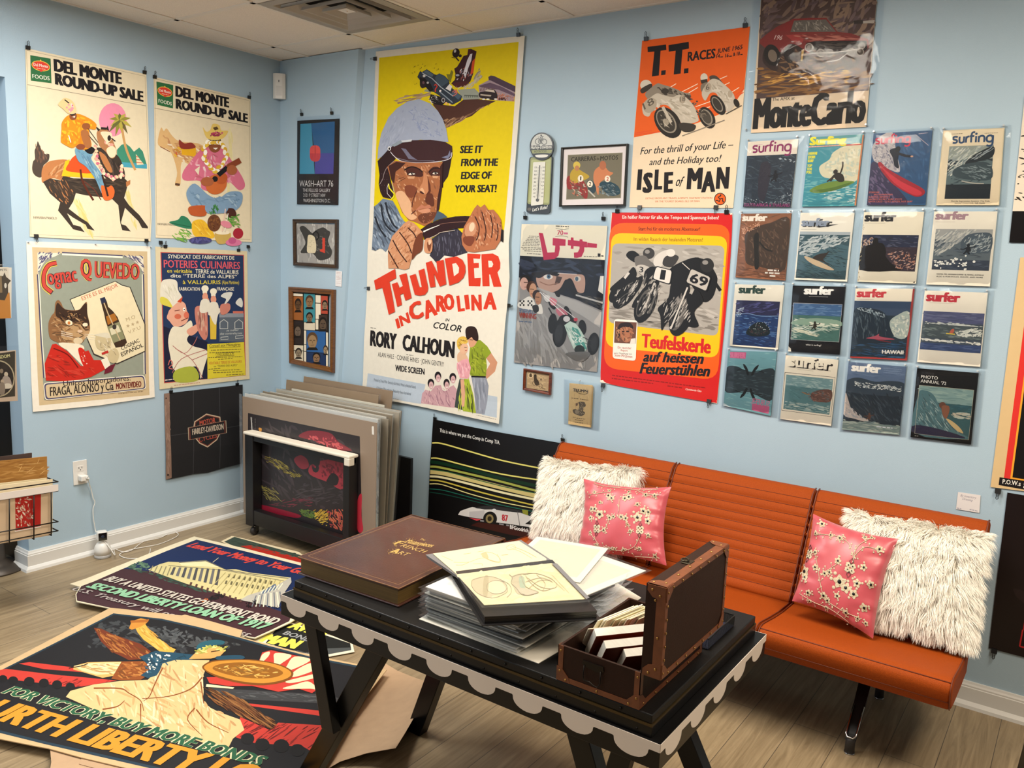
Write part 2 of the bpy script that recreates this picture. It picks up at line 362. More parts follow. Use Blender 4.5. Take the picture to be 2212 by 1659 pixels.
tc=nt.nodes.new('ShaderNodeTexCoord');mp=nt.nodes.new('ShaderNodeMapping');mp.inputs['Rotation'].default_value=(0,0,math.radians(90));L.new(tc.outputs['Object'],mp.inputs[0])
br=nt.nodes.new('ShaderNodeTexBrick');br.inputs['Scale'].default_value=1;br.inputs['Brick Width'].default_value=1.22;br.inputs['Row Height'].default_value=.152;br.inputs['Mortar Size'].default_value=.0012;br.offset=.37
br.inputs['Color1'].default_value=(*lin('a39072'),1);br.inputs['Color2'].default_value=(*lin('968468'),1);br.inputs['Mortar'].default_value=(*lin('5a5044'),1);L.new(mp.outputs[0],br.inputs[0])
m2=nt.nodes.new('ShaderNodeMapping');m2.inputs['Scale'].default_value=(9,.55,1);L.new(tc.outputs['Object'],m2.inputs[0])
n=nt.nodes.new('ShaderNodeTexNoise');n.inputs['Scale'].default_value=4;n.inputs['Detail'].default_value=8;n.inputs['Roughness'].default_value=.65;n.inputs['Distortion'].default_value=1.4;L.new(m2.outputs[0],n.inputs[0])
cr=nt.nodes.new('ShaderNodeValToRGB');cr.color_ramp.elements[0].position=.3;cr.color_ramp.elements[0].color=(.55,.51,.45,1);cr.color_ramp.elements[1].position=.68;cr.color_ramp.elements[1].color=(1.12,1.11,1.08,1);L.new(n.outputs['Fac'],cr.inputs[0])
mx=nt.nodes.new('ShaderNodeMix');mx.data_type='RGBA';mx.blend_type='MULTIPLY';mx.inputs['Factor'].default_value=.9;L.new(br.outputs[0],mx.inputs['A']);L.new(cr.outputs[0],mx.inputs['B']);L.new(mx.outputs['Result'],P.inputs['Base Color'])
FLOORM=m
b=MB();b.box((-3,-7,-.1),(7.5,.1,0));struct(b.build('floor',FLOORM))
TILEM=mat('mineral_ceiling_tile','ebe2d6',.9,noise=.10,nscale=260,bump=.5,bscale=420);TBAR=mat('ceiling_t_bar','e6dfd4',.45)
gx0,gy0,gs=.241,-.2747,.6
b=MB();xs=[gx0+gs*k for k in range(-1,12)];ys=[gy0-gs*k for k in range(-1,12)];VENT=(1,1)
for i in range(len(xs)-1):
    for j in range(len(ys)-1):
        if (i,j)==(2,1):continue
        x0,x1,y0,y1=max(xs[i],-.12),xs[i+1],ys[j+1],min(ys[j],.05)
        if x1>-.1 and y0<0:b.box((x0+.011,y0+.011,CEIL+.004),(x1-.011,y1-.011,CEIL+.02),0)
for x in xs[1:]:b.box((x-.012,-7,CEIL),(x+.012,.05,CEIL+.006),1)
for y in ys[1:]:b.box((-.12,y-.012,CEIL),(7.5,y+.012,CEIL+.006),1)
b.box((0,-7,CEIL+.06),(7.5,.1,CEIL+.1),0)
b.box((.0,-1.6,CEIL-.001),(.018,-PILD,CEIL+.006),1);b.box((.68,-.018,CEIL-.001),(7.4,0,CEIL+.006),1)
struct(b.build('ceiling',[TILEM,TBAR]))
vx,vy=gx0+gs*1.5,gy0-gs*.5
VENTM=mat('painted_vent_metal','e8e2d8',.4);DARKM=mat('dark_duct','1c1814',.9)
vent=thing('ceiling_vent','square white four-way air vent set in the ceiling grid','vent',(vx,vy,CEIL))
def sqring(bm_,r0,z0,r1,z1,m=0):
    p=[(vx+sx*r,vy+sy*r,z) for r,z in ((r0,z0),(r1,z1)) for sx,sy in ((-1,-1),(1,-1),(1,1),(-1,1))]
    bm_.add(p,[(i,(i+1) % 4,4+(i+1) % 4,4+i) for i in range(4)],m);bm_.add(p,[(4+i,4+(i+1) % 4,(i+1) % 4,i) for i in range(4)],m)
b=MB();sqring(b,.288,CEIL-.002,.238,CEIL-.004);sqring(b,.238,CEIL-.004,.215,CEIL+.03);b.build('vent_frame',VENTM,vent)
for r in (.215,.148,.082):
    b=MB();sqring(b,r-.006,CEIL-.010,r-.058,CEIL+.028);sqring(b,r,CEIL-.012,r-.006,CEIL-.010);sqring(b,r,CEIL-.012,r-.004,CEIL+.004);b.build('louver',VENTM,vent)
b=MB();b.box((vx-.03,vy-.03,CEIL+.002),(vx+.03,vy+.03,CEIL+.005));b.lathe((vx,vy,CEIL+.002),[(.006,0),(.004,-.004)],10);b.build('centre_plate',VENTM,vent)
b=MB();b.box((vx-.25,vy-.25,CEIL+.055),(vx+.25,vy+.25,CEIL+.058));b.build('duct_opening',DARKM,vent)
PROF=[(0,.098),(.006,.098),(.009,.090),(.013,.084),(.013,.078),(.016,.076),(.016,.024),(.020,.022),(.030,.012),(.033,0),(0,0)]
def base(name,path,outs):
    """path: floor points; outs: outward offset direction at each"""
    b=MB();rows=[[(p[0]+o[0]*d,p[1]+o[1]*d,z) for d,z in PROF] for p,o in zip(path,outs)]
    b.grid(rows,sm=False);b.f=[f[::-1] for f in b.f];b.add(rows[0],[list(range(len(PROF)))]);b.add(rows[-1],[list(range(len(PROF)))[::-1]]);return struct(b.build(name,TRIMM))
base('baseboard_left',[(-.12,-1.593),(0,-1.593),(0,-PILD)],[(0,-1),(1,-1),(1,0)])
base('baseboard_corner',[(0,-PILD),(.44,-PILD),(.45,0)],[(0,-1),(.7,-1),(1,-.6)])
base('baseboard_back',[(.45,0),(7.4,0)],[(0,-1),(0,-1)])
LW=left(.004)
INK='1d1a1c'
def logo_delmonte(a,q):
    a.q('2f6b40',q)
    a.setquad(q,(100,100));a.e('e8c24a',50,36,45,21);a.e('d8402f',50,36,42,18);a.q('d8402f',[(34,50),(66,50),(50,60)]);a.q('e8c24a',[(45,16),(50,10),(55,16)])
    a.t('f4e6d8','Del Monte',15,40,86,40,12,.02);a.squig('f0c8a8',30,47,72,47,2.5);a.t('e6e4d2','FOODS',8,89,92,89,16,.02);a.quad=None
a=wallart(LW,ZA);a.paper('e6d8b8',[(195,370),(1128,573),(1170,1660),(1160,1860),(560,1843),(230,1824)],.0006)
a.l('a89a80',[(205,388),(1118,588),(1160,1660),(1150,1838),(238,1808),(205,388)],3);a.l('8f836f',[(211,652),(1125,816)],4)
logo_delmonte(a,[(233,425),(390,452),(397,642),(238,622)])
a.t(INK,'DEL MONTE',416,548,940,650,95,.07);a.t(INK,'ROUND-UP SALE',424,650,1106,786,88,.07)
a.t('4a4038','HAWAIIAN PANIOLO',258,1686,438,1692,20,.01)
a.z=DM
a.st(['d8c878','e0d49a'],[(560,1200),(650,1200),(780,1590),(700,1570)],30,260,22,66,8);a.st(['d8c878','e0d49a'],[(1130,1050),(1190,1060),(1270,1500),(1220,1460)],20,220,16,72,8)
a.e('e88fa8',1003,305,155,187)
a.q('3f8a70',[(1050,780),(1050,640),(1100,585),(1150,570),(1200,610),(1240,662),(1300,615),(1340,660),(1382,800),(1060,790)]);a.q('4a9fb4',[(1060,775),(1385,800),(1386,853),(1090,832)])
a.q('e8d6b0',[(1262,688),(1352,805),(1272,812)])
for i in range(3):a.l('c8684f',[(1262,715+i*32),(1290+i*22,722+i*32)],9)
a.l('c89a60',[(1105,380),(1130,540),(1170,680),(1255,868)],26,1)
for ang,L_,c in ((200,130,'8f8a3a'),(160,120,'b8aa4a'),(235,130,'b8aa4a'),(265,110,'6a6a38'),(300,120,'b8aa4a'),(335,130,'8f8a3a'),(20,140,'b8aa4a'),(55,150,'6a5f38'),(110,160,'8f8a3a'),(80,120,'b8aa4a'),(140,170,'6a6a38')):
    x,y=1085,315;dx,dy=math.cos(math.radians(ang)),math.sin(math.radians(ang));a.q(c,[(x-dy*12,y+dx*12),(x+dx*L_*.5-dy*22,y+dy*L_*.5+dx*22),(x+dx*L_,y+dy*L_+25),(x+dx*L_*.5+dy*18,y+dy*L_*.5-dx*18),(x+dy*12,y-dx*12)])
D1,D2,TAN='3c332c','2a2522','b87848'
a.q('4a3f38',[(150,600),(165,545),(205,640),(250,690),(292,690),(285,760),(232,812),(222,850),(205,945),(150,940),(112,900),(100,840),(112,770),(132,740),(128,650)],1);a.st(['6a4a3c','4a3f38','8a6450'],[(140,570),(200,620),(280,700),(230,800),(140,760)],25,120,8,80,12)
a.q(TAN,[(215,850),(260,790),(330,760),(480,750),(560,800),(520,960),(440,985),(330,960),(220,1010),(205,930)],1)
a.q(D1,[(222,1000),(300,960),(420,985),(450,930),(560,960),(800,965),(960,960),(1130,955),(1178,1005),(1150,1110),(1130,1180),(1185,1260),(1300,1370),(1395,1500),(1398,1520),(1330,1515),(1290,1440),(1140,1290),(1090,1470),(1150,1490),(1205,1555),(1110,1540),(1085,1420),(1065,1260),(1000,1195),(860,1168),(700,1150),(590,1125),(560,1220),(510,1300),(640,1400),(720,1450),(800,1545),(720,1525),(700,1480),(560,1400),(490,1350),(560,1480),(640,1500),(688,1562),(560,1530),(520,1480),(390,1320),(415,1230),(300,1130)])
a.st([D2,'5a4a3c',TAN],[(240,1000),(480,970),(560,1120),(480,1260),(320,1120)],45,120,12,55,15);a.st([D2,'54463a'],[(480,970),(1120,970),(1100,1150),(640,1130)],60,130,14,10,14)
a.st(['c89060','94592f','d0a070'],[(230,900),(480,760),(440,960)],35,90,14,130,20)
a.q(D1,[(800,650),(880,620),(1040,690),(1110,800),(1135,960),(1000,1000),(880,900)],1);a.st([D2,'5a4a40'],[(900,700),(1040,720),(1110,900),(960,960)],40,160,14,75,12);a.q(TAN,[(850,660),(930,720),(1000,880),(950,880),(880,760)],1)
a.q('b07a50',[(822,450),(870,410),(945,420),(990,500),(1020,580),(1045,660),(1020,728),(975,730),(920,660),(850,590)],1);a.q('ecd8b4',[(868,440),(980,448),(990,520),(940,560),(890,500)],1);a.q('ecd8b4',[(930,640),(990,595),(1040,640),(1025,715),(970,725)],1);a.e('2a2422',962,510,20,32);a.q('2a2422',[(800,368),(862,415),(840,435)]);a.q('2a2422',[(925,410),(945,368),(962,430)]);a.l(D2,[(868,400),(930,405)],26)
for x0,y0,x1,y1,n_ in ((812,610,830,770,9),(830,770,900,900,8),(900,900,1010,970,8),(1010,970,1100,930,6),(1100,930,1105,800,6),(920,560,1000,600,5)):
    for i in range(n_):
        t=i/n_;a.e(['e8a090','f0dcb8','c86a80','eac8a0'][i % 4],x0+(x1-x0)*t+random.uniform(-14,14),y0+(y1-y0)*t+random.uniform(-10,10),24,17,random.uniform(0,90),8)
a.q('e8b820',[(430,935),(470,770),(520,745),(500,860),(760,890),(810,960),(620,948)]);a.q('d85020',[(478,865),(510,790),(560,720),(640,700),(770,860),(745,905),(560,890)],1);a.l('5a2a1c',[(640,860),(660,980),(720,1100),(785,1205)],22,1);a.l('6a3428',[(680,990),(800,1090),(870,1200)],10)
a.q('6f9cb4',[(580,625),(700,660),(775,690),(760,745),(850,870),(900,960),(900,1060),(880,1130),(845,1060),(800,960),(700,830),(610,760)],1);a.st(['a8c4cc','4f7a98','5a88a8'],[(600,650),(740,700),(880,960),(870,1090),(780,900)],45,110,10,60,14)
a.q('d86830',[(870,1040),(940,1060),(985,1040),(1020,1100),(1000,1180),(925,1208),(885,1160)],1);a.l('3a241c',[(880,920),(920,1060),(945,1160)],22);a.q(INK,[(690,625),(760,605),(800,640),(760,690),(700,665)],1)
a.q('e88f20',[(432,330),(500,255),(610,238),(730,285),(800,335),(818,370),(800,415),(735,410),(745,500),(760,600),(680,640),(600,600),(540,620),(440,570),(418,540),(425,420)],1);a.st(['f4c030','f0b028','d87018'],[(440,340),(600,250),(780,340),(720,420),(740,590),(600,590),(430,550)],70,70,26,60,60)
a.q('a86a3c',[(640,440),(720,430),(755,600),(690,610)],1);a.e('96552f',700,378,48,38);a.e('8a4a30',640,608,50,34);a.l('f4ecd8',[(505,480),(530,560)],10)
a.e('8a5030',555,265,42,46);a.q(INK,[(515,240),(580,225),(590,240),(540,262)]);a.q('f8f0e4',[(545,272),(580,262),(572,282)])
a.q('eac890',[(388,135),(430,80),(470,60),(535,85),(575,140),(590,210),(560,240),(500,235),(440,180)],1);a.st(['d84a70','f0e0d8','e890a0'],[(460,150),(540,120),(575,190),(520,220)],16,45,20,40,60);a.l(INK,[(460,80),(510,120)],12)
a.l(INK,[(720,400),(835,560)],6);a.l(INK,[(730,480),(830,590)],6);a.l(D2,[(985,510),(1030,545)],12);a.q(TAN,[(1150,1000),(1200,978),(1198,1025),(1155,1058)])
a.wv=[(.8,.004),(a.uv(100,1560)[1],0),(3,0)]
tag(a.build('poster',PAINT),'cream grocery sale poster with a cowboy riding a dark horse under a pink sun','poster','grocery sale posters')
a=wallart(LW,ZA);a.paper('e6d8b8',[(1185,592),(1930,762),(1940,1660),(1940,1866),(1200,1832)],.0006)
a.l('a89a80',[(1192,606),(1922,776),(1930,1660),(1930,1846),(1208,1812),(1192,606)],3);a.l('8f836f',[(1190,833),(1926,974)],4)
logo_delmonte(a,[(1205,628),(1335,656),(1333,836),(1212,808)])
a.t(INK,'DEL MONTE',1352,743,1766,830,82,.07);a.t(INK,'ROUND-UP SALE',1354,836,1910,948,76,.07);a.t('4a4038','HAWAIIAN PANIOLO',1215,1735,1360,1742,18,.01)
a.st(['e4d69a','eadfb0'],[(1760,1000),(1800,1000),(1780,1640),(1740,1640)],16,200,16,88,5)
HC_='d8b078'
a.q(HC_,[(1215,1100),(1240,985),(1262,1010),(1285,990),(1330,1050),(1390,1090),(1560,1120),(1570,1260),(1480,1280),(1400,1250),(1390,1420),(1348,1422),(1365,1330),(1330,1200),(1290,1150),(1250,1140)],1);a.st(['f0e4c8','c08a50','b87a48'],[(1240,1010),(1390,1090),(1560,1130),(1540,1260),(1390,1240),(1290,1140)],50,70,14,40,30)
a.l('8a5030',[(1235,1130),(1310,1170)],6);a.l('5a4030',[(1350,1418),(1385,1425)],18);a.q('e0a820',[(1398,1130),(1510,1140),(1508,1208),(1400,1192)]);a.q('8a3428',[(1380,1075),(1420,1105),(1478,1100),(1505,1140),(1395,1145)],1);a.st(['c84a30','e0b838','b88838'],[(1310,1190),(1370,1120),(1400,1160),(1350,1210)],16,40,14,60,40)
a.q('d4708a',[(1550,1150),(1600,1130),(1720,1150),(1780,1230),(1870,1370),(1886,1440),(1840,1465),(1760,1400),(1700,1480),(1560,1460),(1540,1395),(1420,1390),(1408,1330),(1470,1240)],1);a.st(['f0d8d8','b83a5a','e498a8'],[(1480,1230),(1600,1150),(1740,1190),(1860,1420),(1700,1440),(1430,1370)],45,60,14,60,60)
a.e('8a4f30',1655,1115,50,62);a.q(INK,[(1605,1070),(1700,1070),(1705,1095),(1605,1090)]);a.q('f4ece0',[(1640,1140),(1680,1138),(1662,1155)]);a.l('3a2018',[(1625,1105),(1690,1100)],8)
a.q('e4c468',[(1562,980),(1590,1015),(1620,1000),(1640,955),(1690,965),(1705,1005),(1758,1010),(1720,1065),(1650,1080),(1590,1060)],1);a.st(['b83a5a','d87888','8a2848'],[(1610,1020),(1720,1020),(1700,1050),(1620,1050)],14,34,16,10,40);a.q('5a4428',[(1640,985),(1670,975),(1685,995),(1655,1005)])
for i in range(34):
    an=2*math.pi*i/34;r_=random.uniform(.85,1.12);a.e(['f6f0dc','e0b840','fbf7ea','d8a830'][i % 4],1655+88*r_*math.sin(an),1185+125*r_*math.cos(an)*(-1) if math.cos(an)<.75 else 1100,22,15,math.degrees(an),8)
a.e('c86a34',1665,1420,85,75,-35);a.e('b85a2c',1705,1375,48,44,-35);a.e(INK,1655,1380,22);a.l(INK,[(1680,1350),(1750,1290)],36);a.l('8a4428',[(1750,1290),(1850,1235)],44);a.q('e8dcc0',[(1500,1310),(1540,1280),(1530,1350)]);a.e('a8603c',1595,1400,50,36);a.e('a8603c',1785,1310,40,38)
a.q('7e9cb8',[(1438,1470),(1500,1415),(1600,1500),(1680,1530),(1760,1480),(1850,1480),(1868,1530),(1840,1600),(1760,1640),(1600,1640),(1500,1610),(1445,1540)],1);a.st(['a8c0d0','5f7f9c','6f90ae'],[(1450,1470),(1600,1520),(1850,1490),(1800,1610),(1520,1600)],50,90,10,20,40)
a.z=ZB;a.q('b8582c',[(1455,60),(1580,50),(1592,95),(1570,132),(1470,122)],1);a.q('4a2820',[(1740,80),(1800,75),(1818,130),(1760,140)],1);a.q('7e9cb8',[(1590,40),(1740,30),(1740,100),(1600,110)],1)
a.st(['3f8a48','6aa048','8ab850'],[(1320,300),(1420,220),(1490,250),(1420,330)],30,120,8,30,40);a.st(['4a8a40','7aa848'],[(1740,150),(1840,120),(1840,220),(1780,200)],24,80,8,30,50);a.q('2f7a5a',[(1303,180),(1370,160),(1400,130),(1450,150),(1485,225),(1400,220)],1);a.l('1f5a40',[(1320,185),(1470,215)],5)
a.q('e8b830',[(1478,195),(1500,165),(1560,160),(1610,210),(1655,285),(1610,310),(1560,310),(1490,275)],1);a.st(['f4d860','c89020','e0a828'],[(1490,180),(1560,170),(1640,290),(1510,270)],22,110,9,55,14)
a.e('6a4028',1650,185,52,66);a.st(['8a5a30','4a2818'],[(1605,140),(1695,140),(1690,230),(1610,230)],24,24,10,45,60);a.st(['2f6a38','4a8a48'],[(1615,110),(1690,110),(1670,50),(1640,50)],18,70,9,90,30)
a.e('4a4a78',1545,318,88,28);a.st(['5f5f98','38386a'],[(1470,300),(1620,300),(1610,340),(1480,340)],24,26,18,0,90);a.q('c8a85a',[(1658,262),(1770,255),(1770,320),(1720,346),(1672,335)],1);a.e('f0e4c8',1715,258,56,16);a.l('e8c8b8',[(1710,250),(1735,75)],7);a.l('f4ece0',[(1730,250),(1755,110)],6);a.e('a82838',1835,265,40,42);a.e('e08a9a',1740,195,45,25,20);a.e('d87aa0',1800,335,62,28);a.e('c05a88',1790,320,30,26)
tag(a.build('poster',PAINT),'cream grocery sale poster with a man in a flower lei playing a ukulele','poster','grocery sale posters')
a=wallart(left(.003),ZB);a.paper('ece4d4',[(203,325),(740,345),(1158,366),(1175,900),(1190,1525),(760,1590),(250,1640),(225,950)],.0006)
a.q('cdb68e',[(247,370),(1135,404),(1149,1510),(300,1590)]);a.q('93998a',[(288,412),(1105,440),(1120,1462),(338,1550)])
a.l('f0e8d4',[(478,425),(945,448)],14);a.l('4a4868',[(478,412),(945,436)],9);a.l('4a4868',[(288,580),(318,1120),(338,1380)],9);a.l('f0e8d4',[(298,580),(328,1120),(348,1380)],7);a.l('4a4868',[(1106,580),(1116,1000),(1120,1350)],9);a.l('f0e8d4',[(1096,580),(1106,1000),(1110,1350)],7)
for q in ([(288,412),(470,415),(430,440),(350,470),(320,520),(290,580)],[(1105,440),(950,436),(1010,460),(1060,500),(1090,540),(1105,580)]):
    a.q('e0d8c4',q);a.st(['5a5878'],q,26,70,7,135 if q[0][0]<500 else 45,20)
a.l('e8c850',[(436,492),(375,510),(340,570),(336,640),(350,680),(402,722)],48,1);a.l('3a2430',[(436,492),(375,510),(340,570),(336,640),(350,680),(402,722)],36,1);a.l('c8483c',[(436,492),(375,510),(340,570),(336,640),(350,680),(398,718)],26,1)
for bb,c in ((.075,'e8c850'),(.045,'3a2430'),(.018,'c8483c')):
    a.t(c,'ognac',368,662,600,634,128,bb);a.t(c,'Q',620,606,712,606,145,bb);a.t(c,'UEVEDO',728,606,1076,622,128,bb)
a.q('3a3430',[(536,772),(888,630),(940,660),(1004,678),(1120,965),(1120,1175),(900,1275),(720,1200)]);a.q('e6d9b4',[(542,776),(886,636),(940,668),(998,682),(1112,965),(1114,1170),(900,1265),(725,1190)]);a.q('f0e6c8',[(886,636),(940,668),(998,682),(930,672)])
a.t('c86a50','ESTE ES EL MEJOR',634,782,910,676,32,.01)
a.q('3d2c20',[(770,768),(806,756),(822,790),(832,830),(870,865),(905,910),(978,1105),(950,1135),(890,1146),(862,1080),(812,940),(800,880)],0);a.q('2a3048',[(768,766),(806,754),(818,795),(782,808)]);a.q('a86a28',[(815,905),(880,880),(905,930),(830,970)]);a.q('8a8a68',[(825,985),(915,945),(962,1075),(872,1110)]);a.q('d8d0b0',[(842,1000),(908,970),(930,1020),(858,1050)]);a.l('c8b088',[(800,800),(830,880),(925,1090)],8);a.e('3a3430',880,985,16,20)
a.t('b8a480','M.O',975,945,1045,918,30,.01);a.t('b8a480','V.P.U',990,1040,1085,1000,28,.01)
for x,y in ((985,978),(1022,965),(1058,950)):a.q('b8a480',[(x+15*math.sin(i*math.pi/5)*(1 if i % 2==0 else .45),y-15*math.cos(i*math.pi/5)*(1 if i % 2==0 else .45)) for i in range(10)])
a.t(INK,'COGNAC',938,1166,1076,1100,32,.012);a.t(INK,'ESPAÑOL',938,1214,1105,1136,34,.012)
CT='6a4a30'
a.q('8a6240',[(425,800),(448,778),(470,800),(500,848),(600,855),(640,815),(668,795),(672,880),(690,960),(690,1020),(655,1060),(640,1100),(580,1135),(500,1120),(420,1095),(380,1060),(372,960),(395,900),(418,870)],1)
a.q('3c2a20',[(440,800),(500,850),(600,858),(662,800),(672,890),(685,970),(640,1000),(590,960),(500,930),(430,900)],1);a.q('b89468',[(480,1000),(600,960),(650,1010),(690,1020),(640,1090),(560,1110),(480,1080)],1);a.st(['4a3424','a87c50','6f4c30','c8a478'],[(390,920),(480,860),(660,880),(680,1010),(560,1120),(400,1060)],90,70,9,20,60)
a.st(['2a1c18'],[(450,880),(640,880),(600,940),(470,940)],14,80,10,70,20);a.e('ece0c0',530,952,28,20,20);a.e('c87838',530,955,11,13);a.e('ece0c0',655,968,20,14);a.e('d8b898',615,1018,20,12);a.l(INK,[(610,1035),(640,1052),(600,1070)],5,1);a.e('d8c4a0',600,1092,36,26)
for dy in (0,14,28):a.l('f0e8d8',[(650,1040+dy),(780,1050+dy*1.6)],3);a.l('f0e8d8',[(560,1040+dy),(470,1020+dy)],3)
a.q('e8dec4',[(450,1108),(620,1120),(640,1165),(520,1165)],1);a.q('ece2cc',[(510,1160),(640,1165),(680,1240),(640,1290)]);a.q('c8281c',[(600,1160),(640,1155),(700,1255),(690,1290),(640,1285)],1);a.st(['f0d8c8'],[(610,1170),(640,1165),(690,1270),(650,1275)],12,9,8,0,90)
a.q('c42a1e',[(400,1120),(430,1115),(520,1175),(620,1285),(690,1290),(640,1180),(680,1165),(720,1240),(790,1240),(812,1310),(700,1370),(560,1405),(352,1398),(342,1270)],0);a.l('6a1410',[(410,1150),(520,1200),(600,1300)],9,1);a.st(['8a1c14','d84434'],[(360,1200),(480,1210),(600,1320),(760,1290),(640,1380),(370,1370)],40,110,9,20,25);a.q('6a2030',[(812,1290),(890,1268),(860,1330),(800,1350)])
a.q('ece4d0',[(775,1240),(830,1215),(848,1280),(808,1310)]);a.q('c8b890',[(735,1060),(790,1035),(845,1060),(850,1130),(790,1165),(742,1140)],1);a.q('c8b890',[(840,1170),(890,1150),(915,1200),(890,1260),(845,1255),(825,1215)],1);a.q('d8d0b8',[(725,1045),(822,1030),(845,1070),(770,1060)],1);a.st(['8a7a5a','e8dcc0'],[(745,1070),(840,1070),(900,1200),(850,1240),(760,1140)],26,40,6,60,40);a.q('b83028',[(780,1185),(830,1165),(835,1185),(785,1200)])
a.rr('f0e8d4',[(330,1416),(1112,1352),(1126,1464),(342,1552)],30);a.rr('4a4868',[(336,1422),(1107,1359),(1120,1460),(348,1546)],28);a.rr('d0ba94',[(346,1430),(1100,1368),(1112,1454),(357,1536)],26)
a.t('3a2e28','Unicos Importadores:',484,1442,1004,1397,40,.014);a.t('2a2220','FRAGA, ALONSO y Cia',382,1518,872,1470,68,.016);a.t('6a1c18','MONTEVIDEO',890,1466,1086,1446,46,.03);a.squig('8a7658',910,1500,1100,1482,6)
a.wv=[(.7,.010),(.8,.004),(.95,0),(3,0)]
tag(a.build('poster',PAINT),'white bordered cognac poster with a tabby cat in a red suit','poster')
a=wallart(left(.003),ZB);a.paper('d9cca8',[(1197,366),(1905,402),(1912,900),(1922,1386),(1228,1467),(1212,900)],.0006)
a.q('c0504a',[(1236,408),(1880,430),(1893,1358),(1263,1420)]);a.q('24365a',[(1243,414),(1874,436),(1887,1352),(1269,1413)]);a.q('1c2038',[(1260,980),(1600,1100),(1600,1385),(1269,1413)])
a.t('ece6d0','SYNDICAT DES FABRICANTS DE',1295,456,1806,468,30,.01);a.t('d85a64','POTERIES CULINAIRES',1262,528,1850,540,60,.02);a.t('e0cc40','en véritable',1288,567,1480,570,30,.012);a.t('ece6d0','TERRE de VALLAURIS',1506,572,1838,580,32,.012);a.t('ece6d0','dite “TERRE des ALPES”',1314,604,1826,612,28,.014);a.t('e0cc40','à VALLAURIS',1408,655,1700,656,30,.014);a.t('e0cc40','(Alpes Maritimes)',1712,655,1842,656,28,0);a.t('ece6d0','FABRICATION',1380,705,1540,706,26,.012);a.t('ece6d0','FRANÇAISE',1672,705,1804,706,26,.012)
a.q('5a6470',[(1690,900),(1878,900),(1884,1100),(1690,1098)]);a.q('8a909a',[(1690,880),(1878,880),(1878,910),(1690,912)])
for x in (1695,1810):a.l('c8ccc8',[(x,1000),(x,950),(x+30,928),(x+60,950),(x+60,1000),(x,1000)],5)
a.t('c8ccc8','se méfier',1745,1020,1840,1016,16,0,.2);a.t('c8ccc8','des contrefaçons',1695,1046,1866,1040,16,0,.2);a.l('c8ccc8',[(1702,1065),(1758,1060),(1758,1080),(1702,1084),(1702,1065)],4);a.l('c8ccc8',[(1815,1055),(1874,1050),(1874,1070),(1815,1075),(1815,1055)],4)
a.q('e2ddcc',[(1240,650),(1290,617),(1360,630),(1372,700),(1402,765),(1335,835),(1290,800),(1240,800)],1);a.st(['c8c4a8','f0ecdc'],[(1250,660),(1360,650),(1380,760),(1320,810)],20,110,6,65,20);a.q('d8cc50',[(1238,755),(1290,770),(1330,832),(1300,830),(1240,805)],1)
a.q('e2a890',[(1310,850),(1380,790),(1425,805),(1440,860),(1456,900),(1430,960),(1350,985),(1305,940),(1285,915),(1295,880)],1);a.e('d06a50',1370,905,26,20);a.e('d87058',1436,895,20,26);a.q('c84a28',[(1365,790),(1408,750),(1395,800)]);a.l('6a2420',[(1395,940),(1450,915)],6);a.l('6a2420',[(1345,862),(1385,855)],5);a.e('f4f0e4',1418,850,10,14);a.e(INK,1420,852,5)
a.q('e6dfc8',[(1330,985),(1400,985),(1470,935),(1482,1010),(1440,1080),(1480,1130),(1580,1160),(1600,1200),(1570,1300),(1545,1385),(1530,1310),(1490,1290),(1350,1325),(1310,1200),(1296,1080)],1);a.q('a8b040',[(1348,1322),(1490,1292),(1525,1395),(1352,1408)],1)
for pts in ([(1330,1130),(1420,1190),(1490,1120),(1520,1060)],[(1350,1150),(1480,1240),(1560,1380)],[(1325,1340),(1400,1230),(1590,1160)],[(1480,1240),(1600,1190)]):a.l('b06a64',pts,5,1)
a.q('e0a088',[(1440,1010),(1520,960),(1555,930),(1550,980),(1500,1040),(1460,1050)],1);a.l('c86a64',[(1295,1280),(1310,1240),(1330,1270),(1300,1300),(1330,1310)],7,1)
a.q('c88070',[(1500,850),(1540,822),(1590,830),(1598,900),(1600,1050),(1570,1085),(1520,1000)],1);a.st(['7a4038','e0b8a0'],[(1520,860),(1590,850),(1590,1050),(1530,1000)],22,110,7,85,8);a.e('d88a70',1597,800,17,42)
for x,y,s_ in ((1580,690,1),(1645,712,.95)):
    a.e('ece6d0',x,y,28*s_,26*s_);a.q('ece6d0',[(x-20,y),(x+18,y),(x+15,y+40),(x-18,y+38)]);a.e('e09a80',x,y+62,22,30);a.q('e2ddcc',[(x-30,y+90),(x+25,y+85),(x+40,y+140),(x+20,y+180),(x-40,y+180)],1)
a.q('d8b840',[(1615,900),(1668,930),(1665,1080),(1620,1080)]);a.q('e2ddcc',[(1630,830),(1670,840),(1720,850),(1680,890),(1660,970),(1620,900)],1);a.q('c88070',[(1700,815),(1765,805),(1772,850),(1740,885),(1700,885)],1);a.l('c87060',[(1795,872),(1875,872)],18)
for x0,pts in ((0,[(1728,805),(1740,770),(1700,750),(1730,722),(1790,720),(1770,770),(1740,805)]),(1,[(1850,830),(1815,800),(1850,760),(1870,790),(1868,830)])):a.q('d8d8d0',pts,1)
a.q('d8c838',[(1596,1118),(1880,1102),(1890,1355),(1597,1386)]);a.t('3a3428','Conseil aux Ménagères',1612,1142,1852,1130,22,.006);a.l('3a3428',[(1612,1148),(1852,1137)],3)
for i,(x0,x1,y) in enumerate(((1625,1860,1165),(1612,1850,1185),(1606,1866,1222),(1680,1790,1236),(1605,1700,1312),(1640,1850,1322),(1640,1870,1338),(1740,1880,1356))):a.squig('7a7030',x0,y,x1,y-8,6)
